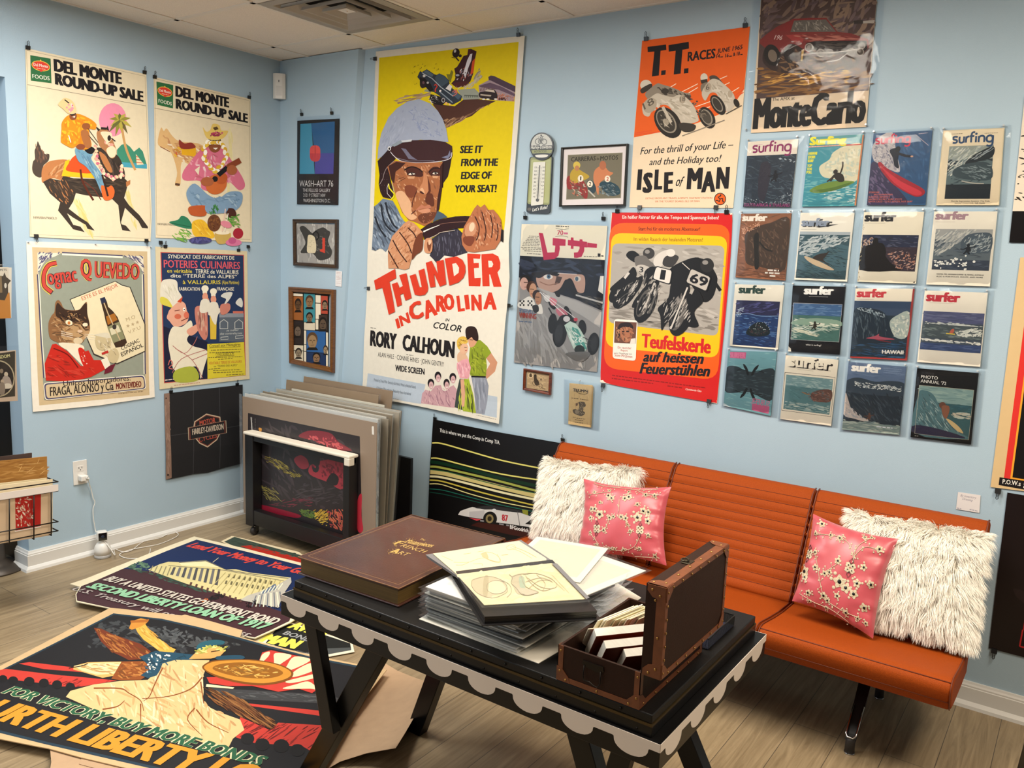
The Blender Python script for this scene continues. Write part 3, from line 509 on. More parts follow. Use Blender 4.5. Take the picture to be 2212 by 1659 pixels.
a.l('3a3428',[(1664,1188),(1804,1182),(1804,1205),(1664,1211),(1664,1188)],3);a.t('3a3428','VALLAURIS A.M',1672,1206,1798,1200,14,.008);a.t('b8582c','VÉRITABLE TERRE DE VALLAURIS',1608,1276,1862,1260,20,.006);a.t('3a3428','ou “TERRE DES ALPES”',1645,1296,1830,1286,14,.008);a.squig('b88878',1340,1436,1540,1414,6);a.squig('d8c8c0',1268,1396,1335,1388,8)
a.wv=[(.7,.008),(.85,.002),(1,0),(3,0)]
tag(a.build('poster',PAINT),'dark blue French cookware poster with a winking chef in a white hat','poster')
a=wallart(left(.003),ZC);a.paper('141316',[(1263,-35),(1868,-105),(1866,250),(1850,505),(1740,530),(1600,572),(1480,585),(1390,605),(1272,628),(1268,300)],.0008)
a.q('8a6e5e',[(1263,-35),(1304,-40),(1305,250),(1316,612),(1272,628),(1268,300)]);a.st(['7a5e50','a08474'],[(1265,-20),(1302,-30),(1312,600),(1275,610)],40,60,9,85,20);a.e('3a2a24',1288,590,9,9,0,12);a.e('3a2a24',1278,0,6,6,0,10)
for p in ([(1488,-60),(1486,250),(1482,585)],[(1688,-85),(1690,200),(1686,540)],[(1306,288),(1480,262),(1690,235),(1866,205)]):a.l('3a3a3e',p,4)
SH=[(1492,178),(1585,118),(1692,142),(1696,190),(1704,240),(1665,320),(1590,378),(1528,348),(1490,300),(1480,240)]
def grow(p,k):cx=sum(x for x,_ in p)/len(p);cy=sum(y for _,y in p)/len(p);return [(cx+(x-cx)*k,cy+(y-cy)*k) for x,y in p]
a.q('c8b094',SH);a.q('6a2a1e',grow(SH,.93));a.q('151316',grow(SH,.87));a.t('c0503a','MOTOR',1533,212,1655,186,40,.02);a.t('a84030','CYCLES',1526,338,1664,300,38,.02)
BR_=[(1441,226),(1736,170),(1740,266),(1444,322)];a.q('c8b094',BR_);a.q('151316',grow(BR_,.965));a.q('7a3424',grow(BR_,.93));a.q('151316',grow(BR_,.89));a.t('c8b8a4','HARLEY-DAVIDSON',1474,282,1716,238,46,.02)
a.wv=[(.0,.0),(.45,.012),(.75,.004),(1,0)]
tag(a.build('flag',CLOTH),'black motorcycle flag with an orange bar-and-shield emblem on the left wall','flag')
for x,y,d,s in ((60,104,UP,'at the top left corner of the cowboy poster'),(312,157,UP,'at the top right corner of the cowboy poster'),(334,167,UP,'at the top left corner of the ukulele poster'),(538,211,UP,'at the top right corner of the ukulele poster'),
                   (78,509,DN,'at the bottom left corner of the cowboy poster'),(316,519,DN,'at the bottom right corner of the cowboy poster'),(347,523,DN,'at the bottom left corner of the ukulele poster'),(536,532,DN,'at the bottom right corner of the ukulele poster'),
                   (357,533,UP,'at the top left corner of the blue chef poster'),(515,541,UP,'at the top right corner of the blue chef poster'),(369,847,UP,'at the top left of the black motorcycle flag'),(512,831,UP,'at the top right of the black motorcycle flag')):
    clip(x,y,left(.005),d,'small black binder clip '+s)
for x,y,s in ((61,523,'at the top left of the cat cognac poster'),(206,527,'at the top middle of the cat cognac poster'),(325,533,'at the top right of the cat cognac poster')):pin(x,y,left(.004),'clear push pin '+s)
PW=(V3((0,-PILD-.004,0)),V3((1,0,0)),V3((0,0,1)))
def wood(name,c,s):return mat(name,c,.32,noise=.25,nscale=30,second=s,stretch=(1,1,14),coat=.3)
OAK=wood('oak_frame','7a4c22','5a3416');WALNUT=wood('walnut_frame','46301c','2a1c12');CHERRY=wood('cherry_frame','7c3a1c','4a1e10')
def frame_rails(pl,outer,z,w,dep,m,parent,lip=.35):
    """mitred, stepped frame round a photo-pixel quad"""
    P,U,Vv=pl;N=U.cross(Vv);o=[hit(*zp(z,[p])[0],P,N) for p in outer];c=sum(o,V3())/4;b=MB()
    def inset(k):
        out=[]
        for i in range(4):
            p,a,n=o[i],o[i-1],o[(i+1) % 4];out.append(p+((a-p).normalized()+(n-p).normalized())*k)
        return out
    rings=[(inset(0),-.001),(inset(0),dep*.8),(inset(w*.15),dep),(inset(w*lip),dep),(inset(w*lip+w*.12),dep*.82),(inset(w*.9),dep*.7),(inset(w),dep*.35)]
    rows=[[p+N*(d) for p in r] for r,d in rings];b.grid(rows,sm=False,closed_u=True)
    b.f=[f[::-1] for f in b.f] if (o[1]-o[0]).cross(o[3]-o[0]).dot(N)>0 else b.f
    return b.build('frame',m,parent),[p+N*0 for p in inset(w*.95)]
def framed(label,pl,outer,z,w,dep,m,cat='framed picture',name='framed_picture'):
    P,U,Vv=pl;N=U.cross(Vv);o=[hit(*zp(z,[p])[0],P,N) for p in outer];t=thing(name,label,cat,(o[2]+o[3])/2)
    f,ins=frame_rails(pl,outer,z,w,dep,m,t);return t,ins
def pic(pl,lift,z):P,U,Vv=pl;return Art(P+U.cross(Vv)*lift,U,Vv,z)
t=thing('poster','small black gallery poster with a red disc on blue blocks, near the corner','poster',hit(685,442,PW[0],V3((0,-1,0))))
a=pic(PW,.001,ZD);a.paper('221f22',[(222,716),(546,700),(536,1366),(220,1360)],.0008)
a.q('4596b4',[(246,742),(330,736),(356,1126),(239,1126)]);a.q('2d6494',[(328,736),(511,722),(506,966),(356,968)]);a.q('4d4c9c',[(356,966),(505,966),(500,1126),(357,1126)]);a.rr('e0504e',[(318,905),(400,905),(400,1032),(320,1032)],42);a.q('c83e48',[(319,968),(400,968),(399,1000),(385,1025),(350,1032),(325,1015)])
for i,(s_,x0,x1,y,h) in enumerate((('WASH–ART 76',238,498,1223,46),('THE FELLUSS GALLERY',265,476,1264,25),('2121 P STREET NW',268,438,1303,26),('WASHINGTON D.C.',268,476,1344,26))):a.t('d8d4d0',s_,x0,y,x1,y+2,h)
a.build('print',GLOSS,t);sleeve(PW,[(218,690),(552,668),(540,1378),(214,1372)],t,ZD)
clip(652,248,(V3((0,-PILD-.005,0)),PW[1],PW[2]),UP,'small black binder clip at the top left of the red disc gallery poster');clip(717,245,(V3((0,-PILD-.005,0)),PW[1],PW[2]),UP,'small black binder clip at the top right of the red disc gallery poster')
t,ins=framed('dark wooden frame holding a grey abstract collage with a red patch',PW,[(200,1475),(541,1478),(538,1855),(205,1833)],ZD,.022,.018,WALNUT)
a=pic(PW,.004,ZE);a.paper('9a9894',[(215,10),(515,18),(512,335),(222,315)]);a.st(['b8b6b0','7c7a78','c8c6c0','8f8d88'],[(220,12),(510,20),(508,330),(226,312)],160,70,8,88,8)
a.q('3c3b39',[(240,45),(270,28),(310,60),(340,85),(365,62),(420,40),(455,62),(476,80),(460,140),(470,180),(490,225),(470,275),(390,292),(340,242),(250,236),(265,200),(285,160),(270,110)],1);a.st(['55534f','2a2928','6a6660'],[(280,90),(460,80),(470,260),(300,230)],40,40,10,40,60)
a.ring('1e1d1c',365,105,22,32,9);a.q('d4c8a8',[(305,105),(325,98),(355,115),(368,180),(362,232),(330,238),(298,228),(300,160)],1);a.st(['a89c80','e8dec0'],[(308,110),(350,115),(360,225),(302,225)],24,14,4,0,40);a.q('c84434',[(416,120),(436,122),(436,238),(396,224),(398,210),(416,205)])
a.build('collage',PRINT,t)
t,ins=framed('oak frame holding a grid of small painted portrait heads on coloured panels',PW,[(172,497),(520,520),(511,1160),(178,1086)],ZE,.031,.024,OAK)
a=pic(PW,.004,ZE);a.paper('17140f',[(185,535),(465,555),(458,1115),(188,1070)])
PAN=((190,548,264,566,'e8dcc4'),(190,570,266,752,'9a5c2c'),(272,550,358,768,'3f8a94'),(363,562,402,620,'e8dcc4'),(405,566,456,705,'b04834'),(363,626,402,745,'e8dcc4'),(190,760,266,940,'2c2422'),(274,772,358,828,'d8ccb4'),(363,750,384,826,'e0d4bc'),(388,712,454,850,'3a2e28'),(294,834,440,998,'2f5f98'),(274,834,290,940,'e0d4bc'),(194,946,268,985,'d8ccb4'),(194,990,268,1066,'d0c4ac'),(274,944,290,992,'e8dcc4'),(274,998,290,1076,'e8dcc4'),(294,1002,442,1098,'1f3358'),(444,850,458,1108,'e4d8c0'))
for x0,y0,x1,y1,c in PAN:a.q(c,[(x0,y0),(x1,y0+(x1-x0)*.06),(x1,y1+(x1-x0)*.06),(x0,y1)])
for x,y,rx,ry,c,hair in ((228,640,24,48,'5a4028','241a14'),(316,615,28,48,'8a6a48','4a3424'),(434,640,20,36,'8a7258','1c1613'),(316,735,24,38,'7a6248','17120f'),(420,785,28,50,'5c4a3a','1a1512'),(226,838,26,46,'6a5a4c','2a2018'),(338,915,38,62,'9a7c58','5a4028'),(232,1010,24,38,'8a7a64','2a2420'),(370,1045,28,40,'8a6a4c','1a1512'),(440,985,17,34,'9a8466','3a2a1c')):
    a.e(hair,x,y-ry*.25,rx*1.08,ry*.85);a.e(c,x,y+ry*.12,rx*.9,ry*.85);a.q(hair,[(x-rx*.55,y-ry*.12),(x-rx*.1,y-ry*.12),(x-rx*.1,y-ry*.02),(x-rx*.55,y-ry*.02)]);a.q(hair,[(x+rx*.15,y-ry*.12),(x+rx*.6,y-ry*.12),(x+rx*.6,y-ry*.02),(x+rx*.15,y-ry*.02)]);a.l(hair,[(x,y),(x+rx*.08,y+ry*.3)],3);a.l(hair,[(x-rx*.35,y+ry*.52),(x+rx*.35,y+ry*.5)],4);a.q('1a1512',[(x-rx*.8,y+ry*.8),(x+rx*.8,y+ry*.8),(x+rx*1.2,y+ry*1.15),(x-rx*1.2,y+ry*1.15)])
a.build('painting',PRINT,t)
a=pic(PW,0,ZE);a.paper('e4e2e2',[(517,373),(567,379),(563,498),(515,492)],.0005)
for y in (386,396,420,430,440,468):a.squig('b89898',524,y,556,y+3,3)
for y in (410,455):a.l('c8bcbc',[(520,y),(562,y+4)],2)
tag(a.build('price_card',PRINT),'strip of small white price tags under the abstract collage','price tag')
c=V3((.024,-PILD-.0215,2.585));t=thing('motion_sensor','white motion detector high in the wall corner','motion sensor',c-V3((0,0,.075)))
d=V3((.62,-.78,0));e=V3((.78,.62,0));b=MB();WP=mat('white_plastic','e0ddd6',.35)
pts=[c+e*x-V3((0,0,.072))+d*y for x,y in ((-.036,0),(.036,0),(.036,.022),(.02,.031),(-.02,.031),(-.036,.022))];b.prism(pts,(0,0,.144));b.build('housing',WP,t)
b=MB();b.box((-.001,-.001,0),(.001,.001,.002));b.v=[c+d*.0315+V3((v.x*2,v.y,v.z*6+.022)) for v in b.v];b.build('indicator',mat('dark_lens','202020',.2),t)
b=MB();b.frame(c+d*.0305-e*.016-V3((0,0,.055)),e*.032,V3((0,0,.055)),d*.002);b.build('lens',mat('frosted_lens','cfccc6',.25),t)
BW=back(.004)
TW=(V3((0,-.012,0)),V3((1,0,0)),V3((0,0,1)))
a=Art(*TW,PH);a.paper('e0dacb',[(811,111),(975,92),(1133.5,77),(1100,525),(1102,600),(1092,700),(1080,915),(985,894),(880,872),(783,855),(792,640),(797,480)],.0006)
a.q('dcc400',[(818.3,124.5),(1120.3,90.3),(1104,330),(1089.5,497),(990,506),(900,520),(807,446)])
a.z=T1;BR1,BR2,BLK='4a2a20','a58a68','241619'
a.st([BR2,'b89c78','8f7454'],[(330,880),(560,800),(840,775),(840,830),(560,890),(390,940)],40,180,16,-12,8)
a.q(BR1,[(860,940),(1000,950),(1180,970),(1300,880),(1500,870),(1760,900),(1550,1000),(1420,1110),(1300,1150),(1170,1230),(1065,1275),(1000,1150),(940,1040)]);a.st(['6f4a34','3a1f1a','a8805c','c09878'],[(1020,1150),(1300,1120),(1780,900),(1500,1010),(1300,1170),(1070,1270)],70,150,12,-32,8)
a.q('8f9480',[(740,760),(780,725),(850,780)]);a.q('93988c',[(1220,740),(1460,720),(1540,800),(1540,870),(1300,880)]);a.st(['b0a890','7c7468','c8bca0'],[(1220,720),(1420,640),(1540,420),(1560,560),(1480,690),(1300,740)],40,130,16,-50,12)
a.q('9c8890',[(1518,680),(1670,600),(1700,575),(2036,690),(2020,905),(1780,890),(1530,860)]);a.q('4a3848',[(1655,560),(1690,540),(1740,548),(2036,690),(2036,775),(1850,690),(1690,610),(1662,605)]);a.q('5f4a5c',[(1520,685),(1680,640),(1850,700),(2034,800),(2030,835),(1800,740),(1540,700)]);a.st(['b8582c','c87a48','8a4a30','e0a070'],[(1760,770),(2030,835),(2020,900),(1780,885)],60,26,12,60,70);a.st(['6a4a3c'],[(1540,690),(1750,720),(1750,760),(1540,760)],30,60,6,90,5)
for x in range(1325,1520,26):a.l('4a5048',[(x,815),(x,850)],8)
a.l('4a5048',[(1315,818),(1510,828)],12);a.q('2a1e20',[(1530,780),(1610,760),(1640,725),(1740,740),(1780,800),(1780,860),(1720,885),(1540,850)],1);a.q('c8b8a8',[(1605,760),(1640,732),(1735,745),(1750,780)]);a.q('b8a898',[(1545,800),(1700,815),(1690,835),(1545,820)])
for x in (1590,1650,1760):a.e('f0e8d8',x,872,24,10)
a.st(['5a2a24','3a1c1a'],[(1800,850),(1900,850),(1900,885),(1800,880)],12,36,20,0,20)
a.q('3a1a20',[(1180,600),(1195,540),(1172,440),(1210,420),(1250,360),(1305,265),(1360,250),(1372,170),(1412,165),(1490,200),(1470,300),(1440,520),(1400,625),(1290,700),(1190,690),(1130,650)],0);a.q('c84a20',[(1418,420),(1430,340),(1470,295),(1445,500),(1400,540)]);a.q('d8d4dc',[(1360,320),(1400,240),(1432,230),(1415,330),(1370,440),(1330,580),(1305,500)]);a.q('4a2028',[(1370,170),(1412,165),(1405,240),(1372,250)]);a.st(['8a8894','1c1014','b84a30','e8e4e8'],[(1200,480),(1330,420),(1420,540),(1300,620),(1190,600)],40,50,10,-60,30);a.e('241418',1225,540,42,34);a.e('9a98a4',1220,535,28,16)
a.q('4a1c20',[(1130,650),(1290,620),(1400,625),(1330,690),(1200,710)]);a.st(['e8d8c8','8a4a3c'],[(1180,690),(1360,670),(1340,700),(1190,710)],16,16,9,0,60)
a.e(BLK,1198,222,52,66,15);a.e('c8c4c0',1185,195,16,24,15);a.e(BLK,1258,262,24,20);a.l(BLK,[(1195,285),(1240,335)],20);a.l(BLK,[(1135,280),(1180,295)],10);a.q('7a7420',[(1060,520),(1110,520),(1130,460),(1160,490),(1120,640),(1085,590)])
a.q('2b3440',[(655,560),(690,480),(720,490),(785,450),(890,520),(920,530),(960,508),(1040,545),(1100,610),(1110,690),(1160,730),(1285,830),(1270,890),(1150,950),(1040,910),(960,820),(880,770),(820,760),(760,690),(720,640)]);a.q('3f4f5c',[(900,570),(930,525),(965,512),(1040,550),(1095,620),(1080,640),(990,700),(920,640)]);a.q('50606c',[(735,490),(785,460),(880,525),(860,560),(790,525)])
a.q('46586a',[(1130,790),(1180,745),(1275,830),(1230,880)]);a.q('e0dcd8',[(1050,720),(1105,660),(1145,690),(1120,760)]);a.l('a8b0b8',[(720,500),(860,580),(980,700),(1160,830)],12);a.l('8c98a4',[(960,760),(1150,920)],14);a.t('c86a5c','3',1160,835,1230,790,80,.03)
a.q('1a1214',[(690,560),(760,580),(840,660),(880,740),(830,770),(780,700),(720,720),(690,660)]);a.e('2a1c20',730,665,40,52,0);a.e('6a4a50',740,640,16,22);a.e('d0ccc8',750,545,20,18);a.e('b8b4b4',800,640,16,16);a.l('c8382c',[(890,680),(910,660),(930,690),(905,730),(905,770)],16);a.e('e8e0dc',975,755,16,14)
a.q('1a1214',[(840,800),(960,830),(1060,900),(1000,960),(880,940),(820,880)]);a.e('a8a4a8',1018,886,26,34);a.e('2a1c20',1018,886,16,22);a.st(['e8e4e0','7a7478'],[(780,870),(920,800),(960,900),(850,940)],26,30,8,20,70);a.e('e8b070',1060,930,16,20);a.e('e8c090',1110,945,12,14)
a.st(['3a2a10','5a4a10','2a1c10'],[(570,400),(680,380),(860,300),(1040,460),(900,470),(640,740),(590,680)],26,22,6,-60,50,5)
a.q('9da5b8',[(98,1720),(108,1560),(150,1350),(250,1130),(370,1000),(520,905),(680,870),(830,930),(940,1035),(1010,1150),(1060,1290),(1092,1475),(700,1440),(430,1500),(250,1580),(160,1680)]);a.st(['7f8cad','8a94b0','aab2c4','98a0b6'],[(500,1080),(600,980),(860,1010),(1000,1290),(1040,1400),(760,1400),(560,1150)],70,90,16,40,60);a.st(['a8b0c2','8f98ae'],[(130,1500),(300,1150),(480,1000),(480,1400),(220,1560)],40,120,16,-65,15)
a.z=T2
a.q('2c181a',[(165,180),(260,80),(330,0),(420,150),(310,260),(355,480),(400,650),(375,720),(240,690),(205,620),(180,500),(192,380)]);a.q('2c181a',[(1040,200),(1205,120),(1185,250),(1150,400),(1085,490),(1080,560),(1045,540)]);a.q('3b2023',[(320,20),(420,-70),(640,-110),(900,-120),(1110,-90),(1210,-30),(1218,100),(1195,160),(1000,190),(700,205),(500,185),(400,110)])
a.q('6f6c80',[(495,0),(560,10),(640,110),(725,168),(600,150),(540,60)]);a.l('d8d4dc',[(345,50),(400,115),(500,180),(700,205),(1000,190),(1180,145),(1208,60)],9,1);a.l('8c8898',[(440,140),(600,180),(960,175)],6);a.q('767890',[(1060,130),(1150,100),(1180,30),(1195,100),(1150,150)]);a.q('8a96a0',[(350,-40),(480,-110),(560,-100),(400,-20)]);a.q('c8ccd0',[(490,-105),(650,-125),(640,-95),(520,-80)]);a.e('e0e0e0',330,5,24,30);a.e(INK,330,8,13,18);a.l('a89898',[(395,180),(300,270),(255,360),(240,430),(195,510)],6,1);a.l('d0c4b8',[(305,270),(360,400),(385,560),(405,650)],6)
for i in range(12):a.e('6a5058',225+(i % 3)*36,360+(i//3)*80,5,5,0,6)
a.q('6f7f92',[(115,820),(160,790),(240,710),(380,740),(450,860),(510,1000),(570,1050),(480,1130),(380,1230),(340,1380),(290,1460),(220,1400),(150,1440),(95,1430)]);a.st(['2b3240','3f4a5a','a9b6c4','56657a','8f9db0'],[(120,830),(240,730),(380,760),(560,1050),(380,1220),(330,1380),(110,1420)],110,150,20,62,14,3)
for p in ([(215,790),(250,1000),(330,1130),(420,1180)],[(280,760),(310,900),(380,1060),(450,1130)],[(130,960),(200,1130),(290,1250)]):a.l('1f242e',p,24,1)
a.q('a2633e',[(300,262),(415,175),(700,208),(1080,195),(1068,350),(1062,560),(1040,720),(1020,880),(985,980),(900,1060),(820,1095),(700,1040),(600,1010),(510,900),(430,690),(385,520)]);SKN=['8a4f32','b97a54','d8a47c','6f3a26','c48a60']
a.st(SKN,[(420,250),(1060,230),(1040,700),(960,980),(820,1070),(560,900),(420,560)],150,70,18,60,40,9)
a.q('dcab82',[(420,640),(510,600),(600,700),(640,780),(650,900),(720,970),(640,1010),(540,930),(470,780)],1);a.q('7a402a',[(550,540),(640,520),(720,570),(700,650),(640,700),(570,660)],1);a.q('3f1f1a',[(320,250),(430,190),(560,210),(500,270),(420,330),(400,500),(360,450)]);a.q('3a1c18',[(1040,260),(1080,200),(1070,560),(1030,850),(985,975),(1005,700),(1040,520)])
a.q('4a241c',[(560,290),(640,255),(740,280),(800,350),(790,400),(700,400),(600,380)],1);a.q('4a241c',[(880,330),(940,265),(1020,270),(1050,330),(1030,390),(920,390)],1);a.l('25120f',[(540,310),(640,262),(740,290),(800,340)],18,1);a.l('25120f',[(880,340),(950,285),(1040,285)],16,1)
for x,y,w in ((650,362,50),(975,352,40)):a.e('e8dccc',x,y,w,15,-8);a.e('1c1416',x+4,y-3,17,16);a.e('f4f0ea',x+10,y-8,4,5);a.l('1c1014',[(x-w-15,y+18),(x-20,y-22),(x+w+10,y-2)],9,1)
a.q('cf9a72',[(580,400),(690,395),(680,430),(600,430)]);a.q('cf9a72',[(930,385),(1020,390),(1000,425),(940,420)]);a.q('c08058',[(820,330),(860,400),(880,500),(910,580),(890,640),(830,650),(760,620),(750,570),(800,470)],1);a.q('5a2c1e',[(865,400),(905,520),(912,600),(890,660),(840,665),(880,600)],0);a.e('3a1814',790,625,36,14,25);a.q('dca880',[(760,580),(800,560),(830,640),(790,610)],1);a.q('5f3020',[(850,670),(930,640),(960,780),(930,820),(840,760)],1)
a.l('4a2018',[(720,600),(670,720),(650,830)],12,1);a.l('4a2018',[(640,930),(700,880),(790,840),(905,850)],13,1);a.q('b87458',[(700,880),(780,800),(830,815),(890,795),(915,845),(800,850)],1);a.q('cc8c6c',[(740,880),(850,850),(905,860),(890,905),(800,912)],1);a.q('6a3824',[(770,930),(980,900),(960,980),(830,1060),(740,1000)],1);a.st(['3a2018','b8785a'],[(780,920),(970,890),(900,1050),(800,1050)],40,36,6,50,30)
a.l('4a241a',[(470,470),(560,420)],7);a.l('4a241a',[(450,440),(540,405)],6);a.ring('e8dcd0',310,570,0,0,1);a.l('e4d820',[(360,720),(395,680),(400,640),(330,560),(320,500)],18);a.l('e8e0e0',[(320,500),(300,560),(305,640),(360,700)],6)
a.q('46596a',[(1010,880),(1090,920),(1150,970),(1000,1010),(940,1040)])
a.q('322f3c',[(900,1290),(1050,1190),(1280,1120),(1370,1200),(1370,1330),(1440,1470),(1240,1530),(1110,1510),(1000,1620),(950,1560),(900,1510),(940,1400)]);a.st(['4f4c5c','1f1c24','6a6a7c','3c3a48'],[(930,1290),(1280,1150),(1360,1320),(1420,1470),(1100,1500),(960,1540)],60,150,12,85,12)
a.q('2c1519',[(775,1145),(880,1065),(1050,1000),(1260,960),(1400,955),(1530,962),(1535,1060),(1390,1120),(1240,1130),(1060,1190),(900,1270),(830,1290),(800,1190)]);a.l('ece4dc',[(815,1175),(900,1135),(1040,1080)],22,1,.7);a.l('c8b8a8',[(890,1270),(1000,1220),(1060,1185),(1260,1155)],8,1);a.l('8a6050',[(1040,1070),(1200,1045),(1420,1035)],6,1)
a.q('c98e68',[(330,1400),(380,1240),(480,1130),(540,1060),(605,1018),(680,1050),(740,1110),(805,1180),(800,1300),(790,1400),(740,1480),(650,1570),(620,1690),(560,1710),(460,1690),(330,1690),(325,1520)],0);a.st(['a8683f','dcae88','8f5232','d09a74'],[(340,1400),(480,1140),(620,1040),(790,1190),(780,1400),(600,1640),(360,1650)],110,80,16,-50,30,4)
for p in ([(600,1120),(690,1210),(735,1330),(740,1400)],[(480,1180),(600,1340),(660,1480)],[(390,1290),(480,1450),(590,1600)],[(330,1440),(420,1600),(470,1690)]):a.l('3a1c16',p,16,1)
a.q('6f3a24',[(700,1290),(800,1190),(805,1420),(720,1500),(660,1560)],1);a.q('c98e68',[(840,1290),(900,1262),(940,1300),(940,1440),(890,1480),(830,1440)],1);a.q('7a442c',[(870,1330),(910,1300),(930,1340),(910,1450),(880,1420)],1);a.q('e0b898',[(885,1300),(915,1290),(925,1330),(895,1360)],1)
a.q('b06c48',[(1355,1250),(1390,1100),(1470,960),(1530,850),(1575,795),(1620,835),(1675,790),(1730,870),(1800,865),(1860,930),(1910,1010),(1930,1180),(1905,1300),(1830,1420),(1700,1440),(1540,1465),(1430,1450),(1370,1360)],0);a.st(['8a4a2e','cf9670','6a3422','dca882','a05a38'],[(1380,1200),(1480,970),(1590,830),(1760,880),(1910,1040),(1890,1290),(1560,1440),(1400,1400)],110,90,18,70,25,6)
for p in ([(1540,960),(1600,1100),(1590,1240),(1560,1300)],[(1640,900),(1680,1060),(1700,1180),(1680,1300)],[(1760,940),(1790,1100),(1780,1260)],[(1860,1060),(1870,1200),(1850,1300)]):a.l('3a1a14',p,15,1)
a.q('c48a68',[(1440,1060),(1520,1035),(1560,1090),(1560,1170),(1510,1240),(1420,1240),(1400,1150)],1);a.e('e0c4a4',1500,1110,38,66,12);a.q('7a3e2a',[(1390,1250),(1520,1240),(1540,1300),(1480,1380),(1390,1330)],1);a.q('1e181c',[(1915,1140),(1946,1150),(1946,1325),(1905,1300)])
a.z=ZD
for w,x0,x1,y in (('SEE IT',1472,1650,966),('FROM THE',1480,1768,1066),('EDGE OF',1480,1720,1166),('YOUR SEAT!',1434,1758,1269)):a.t(INK,w,x0,y,x1,y-2,56,.06,.08)
a.z=T3
TH='d23a22'
for p,inn in (([(190,300),(490,135),(502,265),(408,315),(485,738),(398,778),(305,400),(212,430)],None),([(440,350),(518,322),(548,400),(595,375),(545,225),(648,195),(715,545),(628,582),(600,480),(555,500),(580,640),(515,668)],None),([(692,232),(775,205),(828,395),(858,390),(815,160),(895,130),(946,400),(938,450),(900,500),(830,512),(760,500)],None),([(918,50),(1000,22),(1085,205),(1068,32),(1170,6),(1205,350),(1112,385),(1030,200),(1050,385),(975,398)],None),
               ([(1188,-10),(1360,-40),(1440,10),(1478,90),(1480,180),(1450,260),(1380,325),(1248,370)],[(1295,65),(1350,55),(1392,120),(1385,190),(1318,240)]),([(1500,-80),(1690,-70),(1680,-5),(1588,-10),(1592,55),(1662,52),(1664,120),(1594,125),(1600,268),(1690,262),(1680,382),(1518,378)],None),([(1700,-70),(1860,-80),(1940,-40),(1968,50),(1965,130),(1925,185),(1982,386),(1868,388),(1822,215),(1808,215),(1812,380),(1712,380)],[(1796,20),(1846,25),(1868,70),(1848,112),(1802,115)])):
    a.q(TH,p)
    if inn:a.q('e0dacb',inn)
for ch,x0,y0,x1,y1,h in (('I',518,978,562,958,150),('N',570,948,702,888,165),('C',712,872,892,800,250),('A',905,850,1078,775,265),('R',1052,740,1200,738,232),('O',1170,722,1322,702,225),('L',1362,740,1462,726,228),('I',1470,708,1532,700,205),('N',1552,722,1700,722,222),('A',1720,700,1908,712,238)):a.t(TH,ch,x0,y0,x1,y1,h,.06)
a.t(INK,'IN',1184,872,1248,876,42,.03,.25);a.t(INK,'COLOR',1014,968,1415,1026,92,.03,.3);a.squig('6a6660',140,962,222,972,10)
a.t(INK,'RORY',134,1214,506,1270,218,.05);a.t(INK,'CALHOUN',588,1275,1322,1390,222,.05);a.t('2a2628','ALAN HALE · CONNIE HINES · JOHN GENTRY',244,1366,1170,1512,64,.006);a.squig('6a6660',645,1338,740,1354,10);a.t(INK,'WIDE SCREEN',486,1566,894,1624,84,.04)
a.z=ZE
a.q('b4c0cc',[(768,1164),(1210,1250),(1180,1400),(1100,1388),(752,1320)]);a.q('b4c0cc',[(1660,1325),(1768,1345),(1766,1506),(1650,1482)])
a.t('3f4650','Produced by J. Francis White  Directed by Paul Helmick  Written by Alexander Richards',815,1224,1136,1282,22,.004);a.t('3f4650','A Darlington Films production  Released by Howco International',835,1286,1100,1334,22,.004);a.squig('8a8680',945,1355,1010,1366,4);a.squig('8a8680',1610,1485,1760,1518,4)
a.q('c49aa0',[(1185,1320),(1210,1290),(1250,1305),(1285,1260),(1330,1255),(1345,1300),(1375,1300),(1400,1270),(1430,1255),(1455,1290),(1440,1430),(1390,1425),(1280,1410),(1178,1395)],0)
for x,y,w in ((1252,1250,26),(1308,1195,26),(1375,1250,24),(1425,1205,27)):a.e('1e181c',x,y-8,w,36);a.e('d0a8a8',x+2,y+8,w*.7,30);a.l('2a2024',[(x-6,y+4),(x+12,y+5)],3);a.l('f0e8e8',[(x-4,y+22),(x+10,y+22)],5)
a.st(['a87c88','dcb8b8','94687a'],[(1195,1310),(1290,1280),(1440,1290),(1430,1420),(1190,1390)],50,60,7,70,30)
a.q('c89070',[(1690,1010),(1722,1005),(1772,1080),(1752,1150),(1690,1205),(1655,1280),(1620,1262),(1650,1200),(1715,1090),(1680,1040)],0);a.q('8e93a0',[(1568,1190),(1680,1185),(1702,1260),(1690,1380),(1672,1480),(1605,1472),(1590,1320)],0);a.st(['6f7684','a8aebc'],[(1580,1200),(1690,1210),(1670,1460),(1610,1460)],30,110,8,85,8)
a.q('8a9a28',[(1560,960),(1610,905),(1640,910),(1692,955),(1724,1005),(1684,1050),(1690,1110),(1680,1190),(1630,1195),(1560,1180),(1550,1060)],0);a.st(['b4bc3c','4f5a1c','6f7c24','a4b034'],[(1570,960),(1680,960),(1680,1180),(1565,1170)],50,60,9,60,50);a.l(INK,[(1568,1188),(1680,1192)],12)
a.q('d09a78',[(1545,880),(1615,890),(1612,920),(1590,955),(1560,962),(1548,930)],1);a.q('2a1a18',[(1522,830),(1550,802),(1600,812),(1622,870),(1618,915),(1585,905),(1570,885),(1535,905)],1);a.l(INK,[(1555,905),(1580,908)],5)
